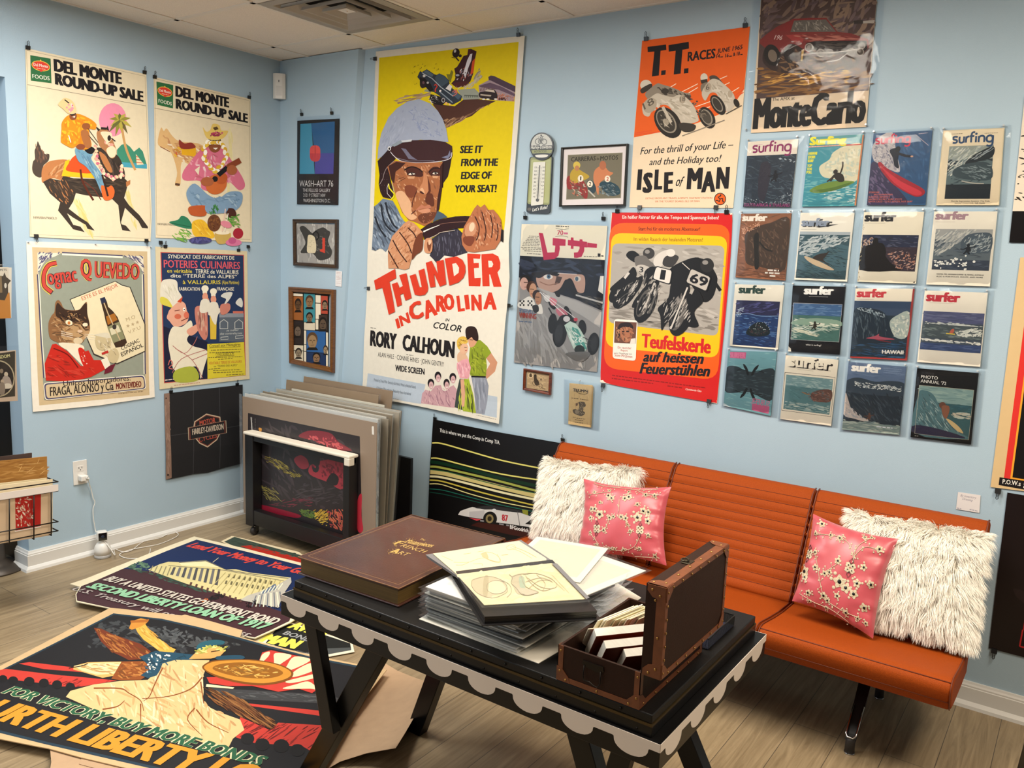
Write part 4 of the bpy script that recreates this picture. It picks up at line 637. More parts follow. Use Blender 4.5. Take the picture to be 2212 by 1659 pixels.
a.q('d8b090',[(1462,1020),(1500,990),(1530,1020),(1540,1060),(1470,1085)],1);a.q('dcb090',[(1478,940),(1520,930),(1545,960),(1535,1005),(1505,1018),(1480,990)],1);a.q('d8b048',[(1458,915),(1480,885),(1520,882),(1542,915),(1530,935),(1490,940),(1480,980),(1462,960)],1);a.st(['a87c28','ecd070','5a3a18'],[(1462,905),(1540,895),(1530,935),(1470,965)],22,30,6,20,40);a.l(INK,[(1515,962),(1535,966)],4);a.l('b03030',[(1522,988),(1536,986)],5)
a.q('e0a0a8',[(1458,1085),(1500,1060),(1545,1050),(1566,1120),(1548,1205),(1480,1202),(1456,1130)],0);a.st(['c47c8c','f0c4c8'],[(1462,1085),(1555,1065),(1545,1195),(1480,1195)],26,60,7,75,20);a.q('3c4440',[(1478,1205),(1520,1210),(1510,1450),(1440,1425),(1450,1320)]);a.q('9cae30',[(1515,1205),(1550,1210),(1580,1320),(1606,1470),(1510,1455)]);a.st(['4f5a24','c4d048','2c3420'],[(1490,1215),(1550,1215),(1600,1460),(1460,1425)],40,130,8,85,10);a.q('d8a484',[(1484,1210),(1512,1210),(1520,1320),(1515,1420),(1495,1420),(1490,1320)],0)
a.wv=[(.5,.014),(.66,.012),(.88,.002),(1.12,.006),(1.37,-.001),(1.62,.004),(1.8,-.002),(2.3,-.004),(3,-.003)];a.wu=[(.6,0),(1.06,.0),(1.22,-.003),(1.4,.001),(1.62,.002),(1.9,.004)]
tag(a.build('film_poster',PAINT),'very tall yellow and white film poster with a helmeted driver gripping a steering wheel','poster')
for x,y,d,s in ((811,127,LF,'on the upper left edge'),(1120,76,UP,'at the top right corner'),(797,623,LF,'on the lower left edge'),(1099,660,RT,'on the lower right edge')):clip(x,y,(V3((0,-.014,0)),BW[1],BW[2]),d,'small black binder clip '+s+' of the tall racing driver poster')
t=thing('wall_thermometer','tin motorcycle thermometer with a round badge on the blue wall','thermometer',hit(1163,462,*[V3((0,-.004,0)),V3((0,-1,0))]))
THW=pic(BW,.008,ZF);a=THW;a.th=0
q=[(178,405),(383,395),(358,905),(150,900)];a.rr('1c1c1a',q,26);a.base=[tuple(v[:2]) for v in a.v];a.th=.009;a.rr('8a8e58',[(188,410),(375,402),(356,830),(160,822)],20);a.rr('a4a870',[(196,430),(366,424),(350,812),(172,806)],14)
a.t('e8e6dc','Let’s Ride!',205,888,342,862,30,.012,.3);a.e('5a5448',178,868,18,14);a.build('backplate',mat('enamelled_tin_print',rough=.3,attr=True,coat=.5),t)
a=pic(BW,.0115,ZF);a.rr('d4d2c6',[(212,452),(320,448),(300,826),(192,838)],8);a.base=[tuple(v[:2]) for v in a.v];a.th=.003
for i,(l_,r_) in enumerate(zip((120,100,80,60,40,20,0,-20,-40),(50,40,30,20,10,0,-10,-20,-30))):
    y=505+i*32.5;x=236-i*2.1;a.t('3a3a38',str(l_),x-12,y,x+10,y,15,.01);a.t('3a3a38',str(r_),x+58,y-2,x+80,y-2,13,.01)
    for k in range(3):a.l('5a5a58',[(x+16,y-6+k*11),(x+27,y-6+k*11)],2);a.l('5a5a58',[(x+42,y-6+k*11),(x+52,y-6+k*11)],2)
a.l('4a4a48',[(270,480),(252,780)],9);a.e('4a4a48',250,788,15,14);a.build('scale',mat('enamelled_tin_print'),t)
a=pic(BW,.014,ZF);a.e('161616',287,312,106,123,0,40);a.base=[tuple(v[:2]) for v in a.v];a.th=.006;a.e('bcbcb4',287,308,94,108,0,36);a.q('1a1a1a',[(193,305),(381,303),(381,343),(193,345)]);a.q('8a8e58',[(196,345),(380,343),(372,372),(205,375)]);a.t('e4e2d8','Harley-Davidson',192,335,374,330,30,.012);a.t('23231f','MOTORCYCLES',222,368,330,364,18,.014);a.q('161616',[(210,378),(365,375),(330,420),(245,422)],1);a.q('d8d6cc',[(235,388),(340,386),(325,408),(250,410)],1)
a.ring('4a4a48',255,270,24,26,6);a.ring('4a4a48',310,272,22,24,6);a.st(['4a4a48','6a6a66'],[(255,225),(300,220),(310,285),(260,285)],20,34,8,40,60);a.e('1a1a1a',283,214,7,7)
a.build('badge',mat('enamelled_tin_print'),t)
t,ins=framed('thin black frame with a white mat around a print of two motorcycle racers',BW,[(475,324),(1061,291),(1033,841),(457,850)],ZF,.0085,.02,mat('black_frame_paint','15130f',.3))
a=pic(BW,.006,ZF);a.paper('d8d0d0',[(484,334),(1054,302),(1026,832),(466,841)]);a.q('8f8a78',[(519,387),(1004,366),(989,770),(503,784)]);a.q('6f6a5a',[(523,392),(999,372),(984,765),(508,779)])
a.t('24221e','CARRERAS',548,446,764,436,38,.012);a.t('24221e','de',774,432,796,430,20,.01);a.t('24221e','MOTOS',806,437,962,429,38,.012)
a.q('8a3434',[(510,590),(560,570),(640,600),(690,680),(690,770),(650,760),(600,690),(520,690)],1);a.q('b09438',[(545,540),(590,500),(640,530),(710,580),(640,620),(560,640),(538,600)],1);a.e('c8b050',598,480,32,34);a.e('b07a54',600,505,20,24);a.st(['6a2428','3a2a24','c86a50','c0b8a8'],[(530,610),(680,640),(680,760),(560,740)],50,50,9,50,50)
a.q('c07a54',[(760,520),(830,480),(880,530),(920,550),(850,600),(800,640),(790,740),(770,700),(745,600)],1);a.e('a8684a',828,480,30,40);a.q('34444c',[(690,620),(740,620),(770,690),(740,730),(700,690)],1);a.q('2c4450',[(800,640),(870,620),(960,660),(980,730),(900,750),(830,700)],1);a.st(['1a2024','8a989c','4a5c64'],[(790,650),(970,650),(970,760),(800,740)],46,50,8,30,50);a.l('b8b4a8',[(700,700),(760,760)],12)
for x,y,s_,c in ((632,596,'1',INK),(870,600,'2','b03a30'),(715,645,'2',INK)):a.e('e0d8c4',x,y,25,30);a.t(c,s_,x-(5 if s_=='1' else 10),y+17,x+(5 if s_=='1' else 10),y+17,34,.03)
a.build('print',PRINT,t)
a=wallart(BW,ZH);a.paper('e2cdb0',[(180,336),(1068,218),(1000,1000),(928,1715),(74,1708),(110,1130)],.0006)
a.q('dd5c1c',[(180,336),(1068,218),(1020,735),(905,905),(700,990),(500,1060),(300,1095),(112,1132)])
a.q(INK,[(224,386),(377,367),(380,412),(332,418),(318,622),(260,630),(280,425),(226,430)]);a.q(INK,[(338,582),(375,577),(372,615),(336,620)]);a.q(INK,[(397,372),(564,344),(566,400),(512,410),(497,606),(440,614),(456,418),(399,426)]);a.q(INK,[(526,566),(562,561),(560,602),(523,606)])
a.t(INK,'RACES',553,506,782,478,76,.035);a.t(INK,'JUNE 1965',796,440,1008,404,36,.03,.15);a.t(INK,'14',790,480,820,476,30,.03,.1);a.squig(INK,824,470,850,468,8);a.t(INK,'16',862,474,892,470,30,.03,.1);a.squig(INK,897,464,920,462,8);a.t(INK,'& 18',928,464,985,455,30,.03,.1);a.squig(INK,988,450,1008,448,8)
SPD='f0d8c0'
for p in ([(410,720),(460,690)],[(500,760),(640,690)],[(540,780),(640,720)],[(800,660),(880,625)],[(860,700),(900,680)],[(900,770),(980,720)],[(620,880),(760,830)],[(640,905),(740,880)]):a.l(SPD,p,6)
for p in ([(640,900),(770,850)],[(700,950),(780,910)],[(930,820),(1015,760)],[(930,800),(1020,730)],[(120,1110),(330,1085)],[(118,1098),(260,1075)]):a.l('d8502a',p,7)
GR,LG='5c544a','bfb5a5'
a.q('8a8072',[(205,770),(300,690),(340,695),(440,725),(520,760),(575,770),(560,800),(400,800),(260,830)],1);a.st(['4a443c','6f665a','3a342e'],[(300,700),(540,765),(640,840),(600,870),(480,800),(330,780)],40,60,14,20,40);a.e('3a342e',368,752,32,22)
a.q(LG,[(185,860),(240,810),(300,770),(345,780),(430,800),(480,780),(540,800),(610,880),(640,960),(640,1000),(560,1020),(500,1010),(440,930),(390,870),(320,870),(260,920),(235,960),(190,940)],1);a.st(['d4ccbe','a09684','cac0b0'],[(240,820),(540,810),(630,980),(500,990),(380,860),(220,930)],50,90,16,30,30)
a.e('cfc7b8',212,702,48,44);a.q('3a342e',[(168,735),(250,690),(258,720),(185,770)],1);a.e('a89c8a',245,868,52,66,30);a.t(GR,'18',200,905,285,850,62,.01);a.e('a89c8a',512,818,26,36);a.t(GR,'18',492,838,536,832,38,.0)
a.e('2a2622',392,1010,96,142,-36);a.e('8f8678',380,1000,68,110,-36);a.e('3a352f',378,1000,58,98,-36);a.e('9a9080',376,1005,22,30,-36);a.st(['9a9080','c8beae'],[(330,930),(420,960),(440,1070),(340,1040)],18,70,5,50,50);a.l('bdb3a3',[(350,880),(420,1010)],24)
a.e('2a2622',715,970,60,96,-28);a.e('8f8678',712,965,42,70,-28);a.e('4a443c',710,965,34,58,-28);a.q('3a342e',[(520,1010),(620,1030),(600,1080),(520,1085),(480,1030)],1);a.st(['2a2622','7a7062'],[(620,900),(720,900),(720,960),(640,970)],24,50,8,30,40);a.l('8a7f70',[(510,1120),(700,1050),(860,990)],8)
a.q('4a443c',[(735,630),(790,625),(850,690),(930,790),(880,780),(760,680)],1);a.e('cfc7b8',690,640,30,36);a.q('3a342e',[(660,660),(715,650),(720,680),(668,690)]);a.q('7a7062',[(665,700),(720,680),(720,740),(672,760)],1)
a.q(LG,[(672,760),(740,660),(800,655),(850,690),(905,740),(940,790),(945,870),(880,920),(830,850),(790,770),(740,770),(700,830)],1);a.st(['d4ccbe','a09684'],[(700,740),(800,670),(930,800),(890,900),(800,760)],30,60,12,40,40);a.e('a89c8a',722,722,28,40,20);a.t(GR,'6',708,745,738,735,44,.01);a.e('a89c8a',905,775,20,30)
a.e('2a2622',805,865,50,92,-32);a.e('8f8678',800,860,34,70,-32);a.e('3a352f',799,860,27,60,-32);a.e('2a2622',958,850,22,38,-25);a.l('4a443c',[(870,940),(1000,870)],8)
a.t(INK,'For the thrill of your Life –',163,1274,930,1218,58,.014,.28);a.t(INK,'and the Holiday too!',238,1362,832,1332,56,.014,.28)
a.z=ZF
a.t(INK,'I',1126,698,1166,698,182,.06);a.t(INK,'S',1176,722,1262,722,175,.06);a.t(INK,'L',1280,696,1352,694,178,.06);a.t(INK,'E',1366,722,1446,718,180,.06);a.t(INK,'of',1470,662,1534,672,95,.012,.3);a.t(INK,'M',1568,692,1702,690,188,.05);a.t(INK,'A',1698,720,1822,714,182,.05);a.t(INK,'N',1826,688,1940,686,190,.05)
a.t('c0582c','DETAILS FROM ANY TRAVEL AGENCY, RAILWAY STATION',1206,780,1796,776,15,.01);a.t('c0582c','OR THE TOURIST BOARD, ISLE OF MAN',1290,807,1682,804,15,.01);a.e(INK,1866,778,53,55);a.e('dd5c1c',1866,778,46,48)
for k in range(3):
    an=math.radians(100+120*k);x,y=1866,778;p=lambda r,o:(x+r*math.cos(an+o),y+r*math.sin(an+o));a.l(INK,[p(2,0),p(24,.1),p(26,.9),p(42,1.1)],10)
tag(a.build('poster',PRINT),'orange and cream motorcycle race poster dated June 1965','poster')
for x,y,d,s in ((1396,85,UP,'at the top left corner'),(1610,56,UP,'at the top right corner'),(1382,447,DN,'at the bottom left'),(1547,447,DN,'at the bottom right')):clip(x,y,back(.006),d,'small black binder clip '+s+' of the orange motorcycle race poster')
t=thing('film_poster','sleeved film poster with large red Japanese lettering over a racing car','poster',hit(1190,800,V3((0,-.004,0)),V3((0,-1,0))))
a=pic(BW,.0015,ZG);a.paper('8f8c8a',[(110,180),(868,196),(845,495),(815,950),(775,1490),(42,1405),(85,650)],.0006)
a.q('dfd6c0',[(110,180),(868,196),(846,498),(95,460)]);a.q('161a26',[(95,460),(846,498),(836,700),(828,850),(815,945),(600,850),(250,740),(85,650)]);a.st(['242c3e','0e1018','343c50'],[(100,480),(840,510),(830,640),(100,620)],50,160,24,10,40)
a.q('b39080',[(240,650),(300,610),(420,610),(560,625),(664,640),(662,780),(600,778),(540,720),(500,670),(440,760),(330,790),(260,740)],1);a.q('1c1a20',[(200,610),(420,600),(430,640),(330,630),(260,660)],1);a.q('4a3834',[(420,640),(470,650),(450,700),(400,720)]);a.e('d8d0c8',345,648,42,22);a.e('4a6a84',350,645,18,20);a.e(INK,350,645,8,10);a.e('c8bcb0',605,665,30,24);a.e('4a6070',598,665,15,20);a.l('2a1c1c',[(280,640),(345,622),(420,640)],8,1);a.l('8a6454',[(270,690),(350,720),(430,700)],8,1);a.l('e8e4e0',[(430,615),(520,620),(600,625)],4)
a.q('16161c',[(400,800),(460,740),(500,680),(550,665),(600,770),(640,850),(560,810),(520,740),(480,780)],1);a.q('d8d4cc',[(806,640),(836,640),(830,800),(786,770)]);a.st(['3a3838','5a5654','2a2a2c'],[(600,790),(830,840),(815,940),(640,870)],60,50,8,20,20);a.q('a8a5a2',[(250,740),(420,800),(600,860),(818,960),(805,1100),(660,1000),(400,850)]);a.q('b4b0ac',[(590,800),(830,870),(828,885),(590,815)])
a.st(['9c9996','827f7c','a6a3a0'],[(80,1000),(350,900),(500,1300),(760,1350),(770,1470),(60,1390)],80,260,20,70,20)
RD='b4224a'
a.q(RD,[(262,258),(299,262),(318,345),(338,432),(402,430),(408,372),(384,368),(386,302),(500,316),(498,373),(446,372),(448,400),(436,460),(400,490),(305,498),(294,430)]);a.q(RD,[(520,320),(545,322),(546,298),(569,300),(570,324),(622,330),(624,314),(648,316),(650,332),(690,338),(688,388),(665,385),(664,420),(640,470),(600,480),(574,478),(572,432),(606,430),(622,400),(622,380),(570,376),(568,400),(544,398),(546,372),(518,368)]);a.q(RD,[(692,344),(778,356),(775,392),(688,385)])
a.t(RD,'70',424,278,478,278,42,.02);a.q('c86a88',[(482,254),(520,256),(518,272),(482,270)]);a.l('6a6860',[(412,218),(470,228),(528,222)],4,1);a.l('6a6860',[(408,292),(466,284),(522,296)],4,1);a.squig('5a5650',412,198,528,204,9)
for i in range(7):a.squig('8a8478',175-i*10 if i<4 else 150-i*6,286+i*14,270,290+i*14,7)
for y in (386,400,416,440):a.squig('7a7468',104+(y-386),y,285,y+8,7)
a.squig('7a7468',660,466,780,470,7);a.q(INK,[(783,440),(808,441),(808,470),(783,470)]);a.squig(INK,814,462,842,464,10)
for x,y,w,hh,sk,hr in ((150,700,50,66,'c8a090','1c1614'),(205,760,46,76,'c09070','4a2c1c'),(252,830,40,66,'a87858','2a1a14')):a.e(hr,x-6,y-22,w,hh*.7);a.e(sk,x+(-18 if x<160 else 6),y+8,w*.72,hh*.85);a.l('3a241c',[(x-20,y-4),(x+16,y-2)],6);a.l('8a4a40',[(x-14,y+38),(x+10,y+38)],6)
a.q('dcd6cc',[(110,860),(180,820),(225,870),(220,940),(90,920),(80,880)],1);a.q('dcd6cc',[(250,905),(285,890),(298,970),(240,965)],1);a.q('1c1a1c',[(205,905),(255,900),(262,950),(225,965)],1)
for cx in (115,185):
    for i in range(3):
        for j in range(3):
            if (i+j) % 2==0:a.q(INK,[(cx-22+i*15,855+j*17),(cx-8+i*15,855+j*17),(cx-8+i*15,871+j*17),(cx-22+i*15,871+j*17)])
for i in range(3):a.squig('5a6a84',92,930+i*15,195+i*18,944+i*15,10)
a.t('9a3a30','WINNING',88,1006,240,1022,46,.03);a.squig('5a6a84',88,1040,200,1048,9)
for x,y,w,h_,r_ in ((380,880,30,60,-25),(330,850,16,26,-20),(430,800,20,30,-30),(510,940,22,36,-20),(535,980,20,34,-20)):a.e('1a1a1c',x,y,w,h_,r_)
a.q('c8c4c0',[(305,820),(350,810),(375,850),(330,870)],1);a.q('c87a84',[(360,830),(420,850),(410,900),(370,890)],1);a.q('b86a78',[(415,930),(470,930),(520,980),(480,1010),(430,980)],1);a.l('e0dcd8',[(270,780),(500,990),(560,1060)],7);a.l('e0dcd8',[(300,790),(440,900),(610,1030)],5);a.l('2a2a2c',[(350,920),(480,1160)],12)
a.e('161618',385,1060,40,90,5);a.e('161618',450,1140,62,130,8);a.e('2e2e30',440,1150,34,84,8);a.e('161618',648,1095,36,68,-5);a.e('161618',745,1240,52,100,8);a.e('2c2c2e',752,1240,30,70,8);a.q('1a1a1c',[(440,1020),(500,980),(600,1040),(520,1090)],1);a.e('c8c4c4',510,1020,30,26);a.e('b84050',590,1025,18,16)
a.q('b8ccc0',[(490,1075),(540,1040),(590,1060),(630,1110),(665,1170),(692,1240),(680,1300),(610,1300),(570,1280),(535,1200)],0);a.q('4a9488',[(560,1090),(610,1110),(640,1170),(590,1190),(555,1140)]);a.q('4a9488',[(540,1190),(600,1180),(668,1230),(690,1290),(600,1260)]);a.t('d8e4dc','26',570,1225,655,1230,50,.03);a.e('1c2420',625,1290,46,40);a.st(['e8ece4','7a9a90'],[(500,1080),(620,1110),(670,1250),(560,1260)],24,80,6,50,14);a.l('3a3a3a',[(655,1180),(740,1220)],7);a.l('3a3a3a',[(670,1230),(740,1270)],6);a.q('6a6866',[(600,1310),(720,1320),(640,1400),(500,1330)],1)
a.build('print',PRINT,t)
sl=sleeve(BW,[(105,148),(885,150),(802,1528),(38,1412)],t,ZG,off=.007,wave=.004,sub=14)
for x,y,s in ((1135,471,'left'),(1304,473,'right')):clip(x,y,back(.006),UP,'small black binder clip at the top '+s+' of the sleeved Japanese film poster')
a=wallart(BW,ZG);a.paper('e6dccc',[(905,80),(1976,82),(1935,700),(1840,1768),(805,1580),(850,800)],.0006)
a.q('c9201c',catmull([(906,130),(915,90),(950,79),(1400,80),(1900,84),(1955,100),(1974,150),(1940,700),(1850,1640),(1836,1740),(1780,1757),(1200,1655),(900,1598),(830,1560),(808,1490),(850,800)],True,3));a.rr('e85c14',[(893,168),(1960,184),(1842,1562),(834,1454)],130);a.rr('edbb10',[(906,258),(1934,288),(1850,1368),(850,1266)],95);a.rr('a7a199',[(914,350),(1908,372),(1846,1172),(876,1056)],60)
a.st(['b4aea6','98928a','c0bab2','8c867e'],[(930,370),(1890,390),(1835,1150),(890,1040)],130,150,22,8,20,2);a.st(['7a746c','8a847c'],[(900,900),(1840,1000),(1830,1150),(890,1040)],60,160,16,8,8,3)
a.t('f0e6dc','Ein heißer Renner für alle, die Tempo und Spannung lieben!',1000,132,1853,139,30,.012);a.t('3a1a10','Start frei für ein modernes Abenteuer!',1142,237,1688,242,32,.014);a.t('8a5a08','Im wilden Rausch der heulenden Motoren!',1102,328,1712,336,32,.008)
K1,K2,K3='1c1a19','3a3735','6a6662'
a.e(K2,1235,440,52,50);a.e('8a8682',1222,425,22,18);a.q(K1,[(1035,455),(1060,422),(1110,420),(1160,470),(1120,520),(1060,490)],1);a.q(K3,[(1110,480),(1200,460),(1250,510),(1320,560),(1290,620),(1200,650),(1140,600)],1);a.q('b8b2aa',[(1120,560),(1180,540),(1260,580),(1230,650),(1160,620)],1);a.q(K1,[(1040,620),(1100,560),(1130,630),(1080,700),(960,780),(900,770),(905,735)],1);a.l('c8c2ba',[(1060,610),(1020,660)],22)
a.e(K1,1060,780,62,150,32);a.e(K3,1045,790,30,100,32);a.e(K1,955,790,55,100,35);a.q(K1,[(930,800),(1060,700),(1180,640),(1150,760),(1020,900),(960,930),(920,900)],1);a.st(['8a8682','c8c2ba',K1],[(920,790),(1150,660),(1130,780),(980,920)],46,80,8,-50,20);a.t(INK,'3',1148,606,1185,610,50,.02)
a.q('d0cac2',[(1290,470),(1360,420),(1440,410),(1460,460),(1380,500),(1340,560),(1280,540)],1);a.q(K2,[(1380,470),(1460,450),(1500,480),(1440,560),(1360,540)],1);a.e('d8d2ca',1430,435,40,34);a.q(K1,[(1200,600),(1290,560),(1330,700),(1260,860),(1180,900),(1090,920),(1110,850),(1190,740)],1);a.q(K1,[(1440,560),(1620,480),(1700,500),(1640,640),(1540,700),(1450,760),(1420,640)],1);a.st([K3,'a8a29a',K2],[(1200,620),(1310,620),(1250,840),(1130,880)],36,80,10,-60,25)
a.e(K1,1210,880,88,185,22);a.e('54504c',1190,880,48,130,22);a.e(K1,1175,890,26,100,22);a.l('b8b2aa',[(1290,700),(1180,960)],20);a.l(K3,[(1330,720),(1240,960)],16);a.st(['c8c2ba',K3,K1],[(1120,800),(1340,700),(1320,960),(1160,990)],50,70,9,-65,20)
a.rr('1c1a19',[(1296,548),(1450,588),(1428,720),(1264,668)],26);a.rr('d8d2ca',[(1304,558),(1440,592),(1420,710),(1274,662)],22);a.t(INK,'1',1332,668,1376,676,88,.03)
a.q(K1,[(1540,530),(1620,480),(1740,500),(1830,620),(1840,700),(1800,830),(1720,870),(1640,760),(1560,640)],1);a.e('2a2826',1752,545,60,64,10);a.e('8a8682',1735,520,26,20);a.l(K1,[(1790,650),(1870,770)],28);a.l(K1,[(1535,525),(1610,600)],16);a.l('c8c2ba',[(1530,522),(1600,585)],7)
a.q(K1,[(1440,700),(1560,660),(1600,780),(1480,880),(1380,950),(1330,960),(1320,920),(1410,830)],1);a.e(K1,1530,980,100,200,20);a.e('5a5652',1505,980,56,150,20);a.e(K1,1480,1000,30,120,20);a.q(K1,[(1320,920),(1400,880),(1460,990),(1390,1060),(1350,1120),(1340,1000)],1);a.q(K1,[(1640,760),(1720,860),(1640,960),(1680,1080),(1600,1090),(1560,1040)],1);a.st(['c8c2ba',K3,'8a8682'],[(1340,860),(1560,800),(1620,1040),(1400,1110)],60,90,9,-62,16);a.l('c8c2ba',[(1580,740),(1430,1110)],14)
a.rr(K1,[(1606,564),(1794,648),(1752,786),(1556,696)],24);a.rr('b8b2aa',[(1614,576),(1782,652),(1744,772),(1568,692)],20);a.t(INK,'69',1592,690,1746,740,88,.05)
a.rr('ece4da',[(930,1020),(1138,1032),(1120,1392),(916,1368)],30);a.q('6a4434',[(938,1040),(1130,1050),(1118,1240),(930,1230)]);a.q('2a1c18',[(960,1110),(985,1060),(1060,1050),(1095,1080),(1090,1110),(1010,1100),(975,1180),(950,1170)],1);a.q('a86c4c',[(985,1100),(1085,1100),(1090,1160),(1070,1215),(1025,1225),(990,1180)],1);a.e('2a1a16',1050,1130,14,7);a.e('2a1a16',1010,1132,12,7);a.l('5a2c20',[(1040,1190),(1075,1185)],7);a.st(['3a241c','8a583c','c08a64'],[(950,1080),(1110,1090),(1100,1220),(950,1215)],40,40,8,60,40);a.q('e0d8cc',[(1080,1195),(1118,1190),(1116,1240),(1070,1238)])
a.t('a83a24','Ein rasender',962,1280,1082,1288,20,.006);a.t('a83a24','Report',988,1305,1048,1310,20,.006);a.t('3a2a20','unter Mitwirkung von',928,1326,1086,1336,13,.006);a.t('a83a24','Steve McQueen',934,1350,1090,1364,24,.008)
a.t('c9201c','Teufelskerle',1168,1270,1782,1328,122,.045);a.t(INK,'auf heissen',1184,1396,1722,1418,92,.045,.32);a.t(INK,'Feuerstühlen',1152,1502,1778,1530,96,.045,.32)
a.squig('8a1410',910,1518,1740,1630,9);a.squig('8a1410',908,1545,1280,1592,9);a.squig('8a1410',1400,1612,1530,1630,9);a.t('f0dcd0','Constantin Film',1560,1648,1700,1668,18,.008,.3)
a.wv=[(.7,.008),(.99,.002),(1.1,0),(3,0)]
tag(a.build('film_poster',GLOSS),'red, orange and yellow German film poster with motorcycle racers numbered 1 and 69','poster')
for x,y,d,s in ((1334,457,UP,'at the top left'),(1570,459,UP,'at the top right'),(1303,832,DN,'at the bottom left'),(1532,866,DN,'at the bottom right')):clip(x,y,back(.006),d,'small black binder clip '+s+' of the red and yellow motorcycle film poster')
ZT=(1100,780,10.05)
t,ins=framed('tiny reddish wooden frame with an old photo of a motorcyclist',BW,[(340,155),(936,250),(912,736),(324,620)],ZT,.0125,.016,CHERRY)
a=pic(BW,.004,ZT);a.paper('a48c6c',[(380,225),(872,304),(856,660),(376,580)]);a.st(['b49c78','94805f','c0a880'],[(392,235),(864,310),(850,650),(386,575)],60,120,16,10,12);a.ring('d8c4a0',465,310,48,50,10);a.q('4a3c2c',[(440,330),(455,270),(480,270),(492,340)],1);a.ring('3a3026',545,480,36,48,9);a.ring('5a4c3c',680,540,36,52,9);a.q('3a3026',[(540,300),(590,300),(600,380),(640,440),(640,520),(560,500),(540,420)],1);a.e('2c241c',575,305,16,18);a.st(['2c241c','54463a'],[(540,430),(660,450),(680,560),(570,530)],26,60,8,20,40);a.st(['6a583f'],[(690,570),(780,590),(780,620),(680,590)],10,60,10,10,10);a.e('54463a',690,400,16,24);a.l('54463a',[(740,360),(780,430),(800,390)],5)
a.build('photo',PRINT,t)
t=thing('handbook','tan motorcycle owner’s handbook in a clear bag under the racing posters','booklet',hit(1253,920,V3((0,-.004,0)),V3((0,-1,0))))
a=pic(BW,.006,ZT);a.paper('c4a878',[(1310,482),(1790,528),(1818,560),(1770,1442),(1280,1366)],.007);a.q('a88c60',[(1795,535),(1822,570),(1775,1440),(1750,1440)]);a.st(['b0946a','d0b688'],[(1320,500),(1780,540),(1750,1420),(1290,1350)],40,90,14,85,30)
a.t('2a231c','T',1380,660,1440,668,72,.05);a.t('2a231c','RIUMPH',1440,664,1712,690,62,.05);a.l('2a231c',[(1440,650),(1530,705),(1650,715),(1712,690)],10,1);a.squig('4a3c2c',1358,800,1508,822,14);a.squig('4a3c2c',1538,822,1720,852,14)
a.q('5a5044',[(1500,900),(1560,880),(1640,900),(1660,980),(1610,1000),(1600,1080),(1640,1110),(1630,1160),(1560,1195),(1480,1170),(1400,1130),(1380,1060),(1440,1040),(1500,1060),(1520,960)],1);a.st(['2c2620','8a7c68','a89878'],[(1400,1060),(1500,1060),(1540,900),(1640,920),(1620,1150),(1460,1160)],60,50,10,80,60);a.e('8a7c68',1470,1100,44,48);a.q('6a5444',[(1440,920),(1490,900),(1490,960),(1450,980)])
for x0,x1,y in ((1390,1440,1218),(1462,1650,1236),(1430,1610,1272),(1430,1600,1325)):a.squig('4a3c2c',x0,y,x1,y+(x1-x0)*.13,12)
a.build('booklet',PRINT,t);sleeve(BW,[(1190,388),(2006,500),(1942,1508),(1180,1352)],t,ZT,off=.009,sub=8)
pin(1253,822,back(.012),'clear push pin holding the bagged motorcycle handbook')
a=wallart(back(.026),ZK);a.paper('0e0d0f',[(1390,388),(1800,470),(2268,552),(2230,1000),(2190,1330),(1790,1275),(1352,1160),(1366,1000)],.0006)
a.t('e0e0dc','This is where we put the Comp in Comp T/A.',1435,472,1836,556,24,.01)
for pts,w,c in (([(1388,545),(1450,548),(1600,590),(1850,660),(2120,715),(2240,735)],9,'d8d070'),([(1384,645),(1440,648),(1600,690),(1850,750),(2120,792),(2230,805)],9,'d8d070'),([(1380,700),(1440,705),(1620,745),(1850,800),(2115,868),(2225,880)],14,'9aa048'),([(1380,735),(1460,742),(1640,785),(1860,840),(2110,900),(2220,915)],30,'c8b878'),([(1378,765),(1460,772),(1640,815),(1850,870),(2110,925),(2220,940)],14,'e4dcae'),([(1376,790),(1460,798),(1640,850),(1850,905),(2110,965),(2220,980)],9,'c8b84a'),([(1378,668),(1460,680),(1640,722),(1860,780),(2115,835)],22,'0f2e1c'),([(1376,815),(1460,820),(1640,880),(1850,935),(2110,985)],6,'e0d890'),([(1376,848),(1470,858),(1650,905),(1850,955),(2100,1005)],5,'1f6a5a'),([(1376,870),(1470,884),(1650,925),(1850,975),(2100,1030)],5,'14483c'),([(1380,720),(1500,736),(1700,790),(1900,840),(2100,880)],6,'2a5a38')):a.l(c,pts,w,1)
a.q('d4d0cc',[(1565,1020),(1580,995),(1620,980),(1660,968),(1740,985),(1830,985),(1960,1000),(2060,1035),(2075,1075),(2060,1105),(1900,1080),(1800,1068),(1730,1048),(1640,1035)],0);a.q('b8b4b4',[(1640,1000),(1740,990),(1745,1050),(1640,1032)]);a.q('c8404a',[(1640,1040),(1720,1050),(1690,1060)]);a.e('101012',1778,1046,46,48);a.e('8a7a50',1775,1046,26,30);a.e('2a2418',1775,1046,14,17);a.q('141416',[(2010,1080),(2075,1035),(2078,1090)]);a.q('2a2a2c',[(1680,975),(1760,960),(1900,975),(2010,1000),(1960,1005),(1800,985)],1);a.q('8a8a30',[(1990,985),(2030,990),(2030,1025),(1995,1010)]);a.t('b8303c','87',1856,1058,1898,1066,42,.04);a.l('6a6668',[(1960,1000),(1975,1090)],4);a.e('d8d8d8',1805,990,14,11)
for x in (1712,1838,1885):a.squig('8a8688',x,1058+(x-1712)*.18,x+30,1062+(x-1712)*.18,10)
a.q('3a1612',[(1700,1068),(2075,1120),(2060,1180),(1900,1150),(1650,1090)]);a.t('ece8e4','BFGoodrich',1910,1112,2033,1138,26,.03)
a.wv=[(.1,0),(.45,.0),(.9,-.020)]
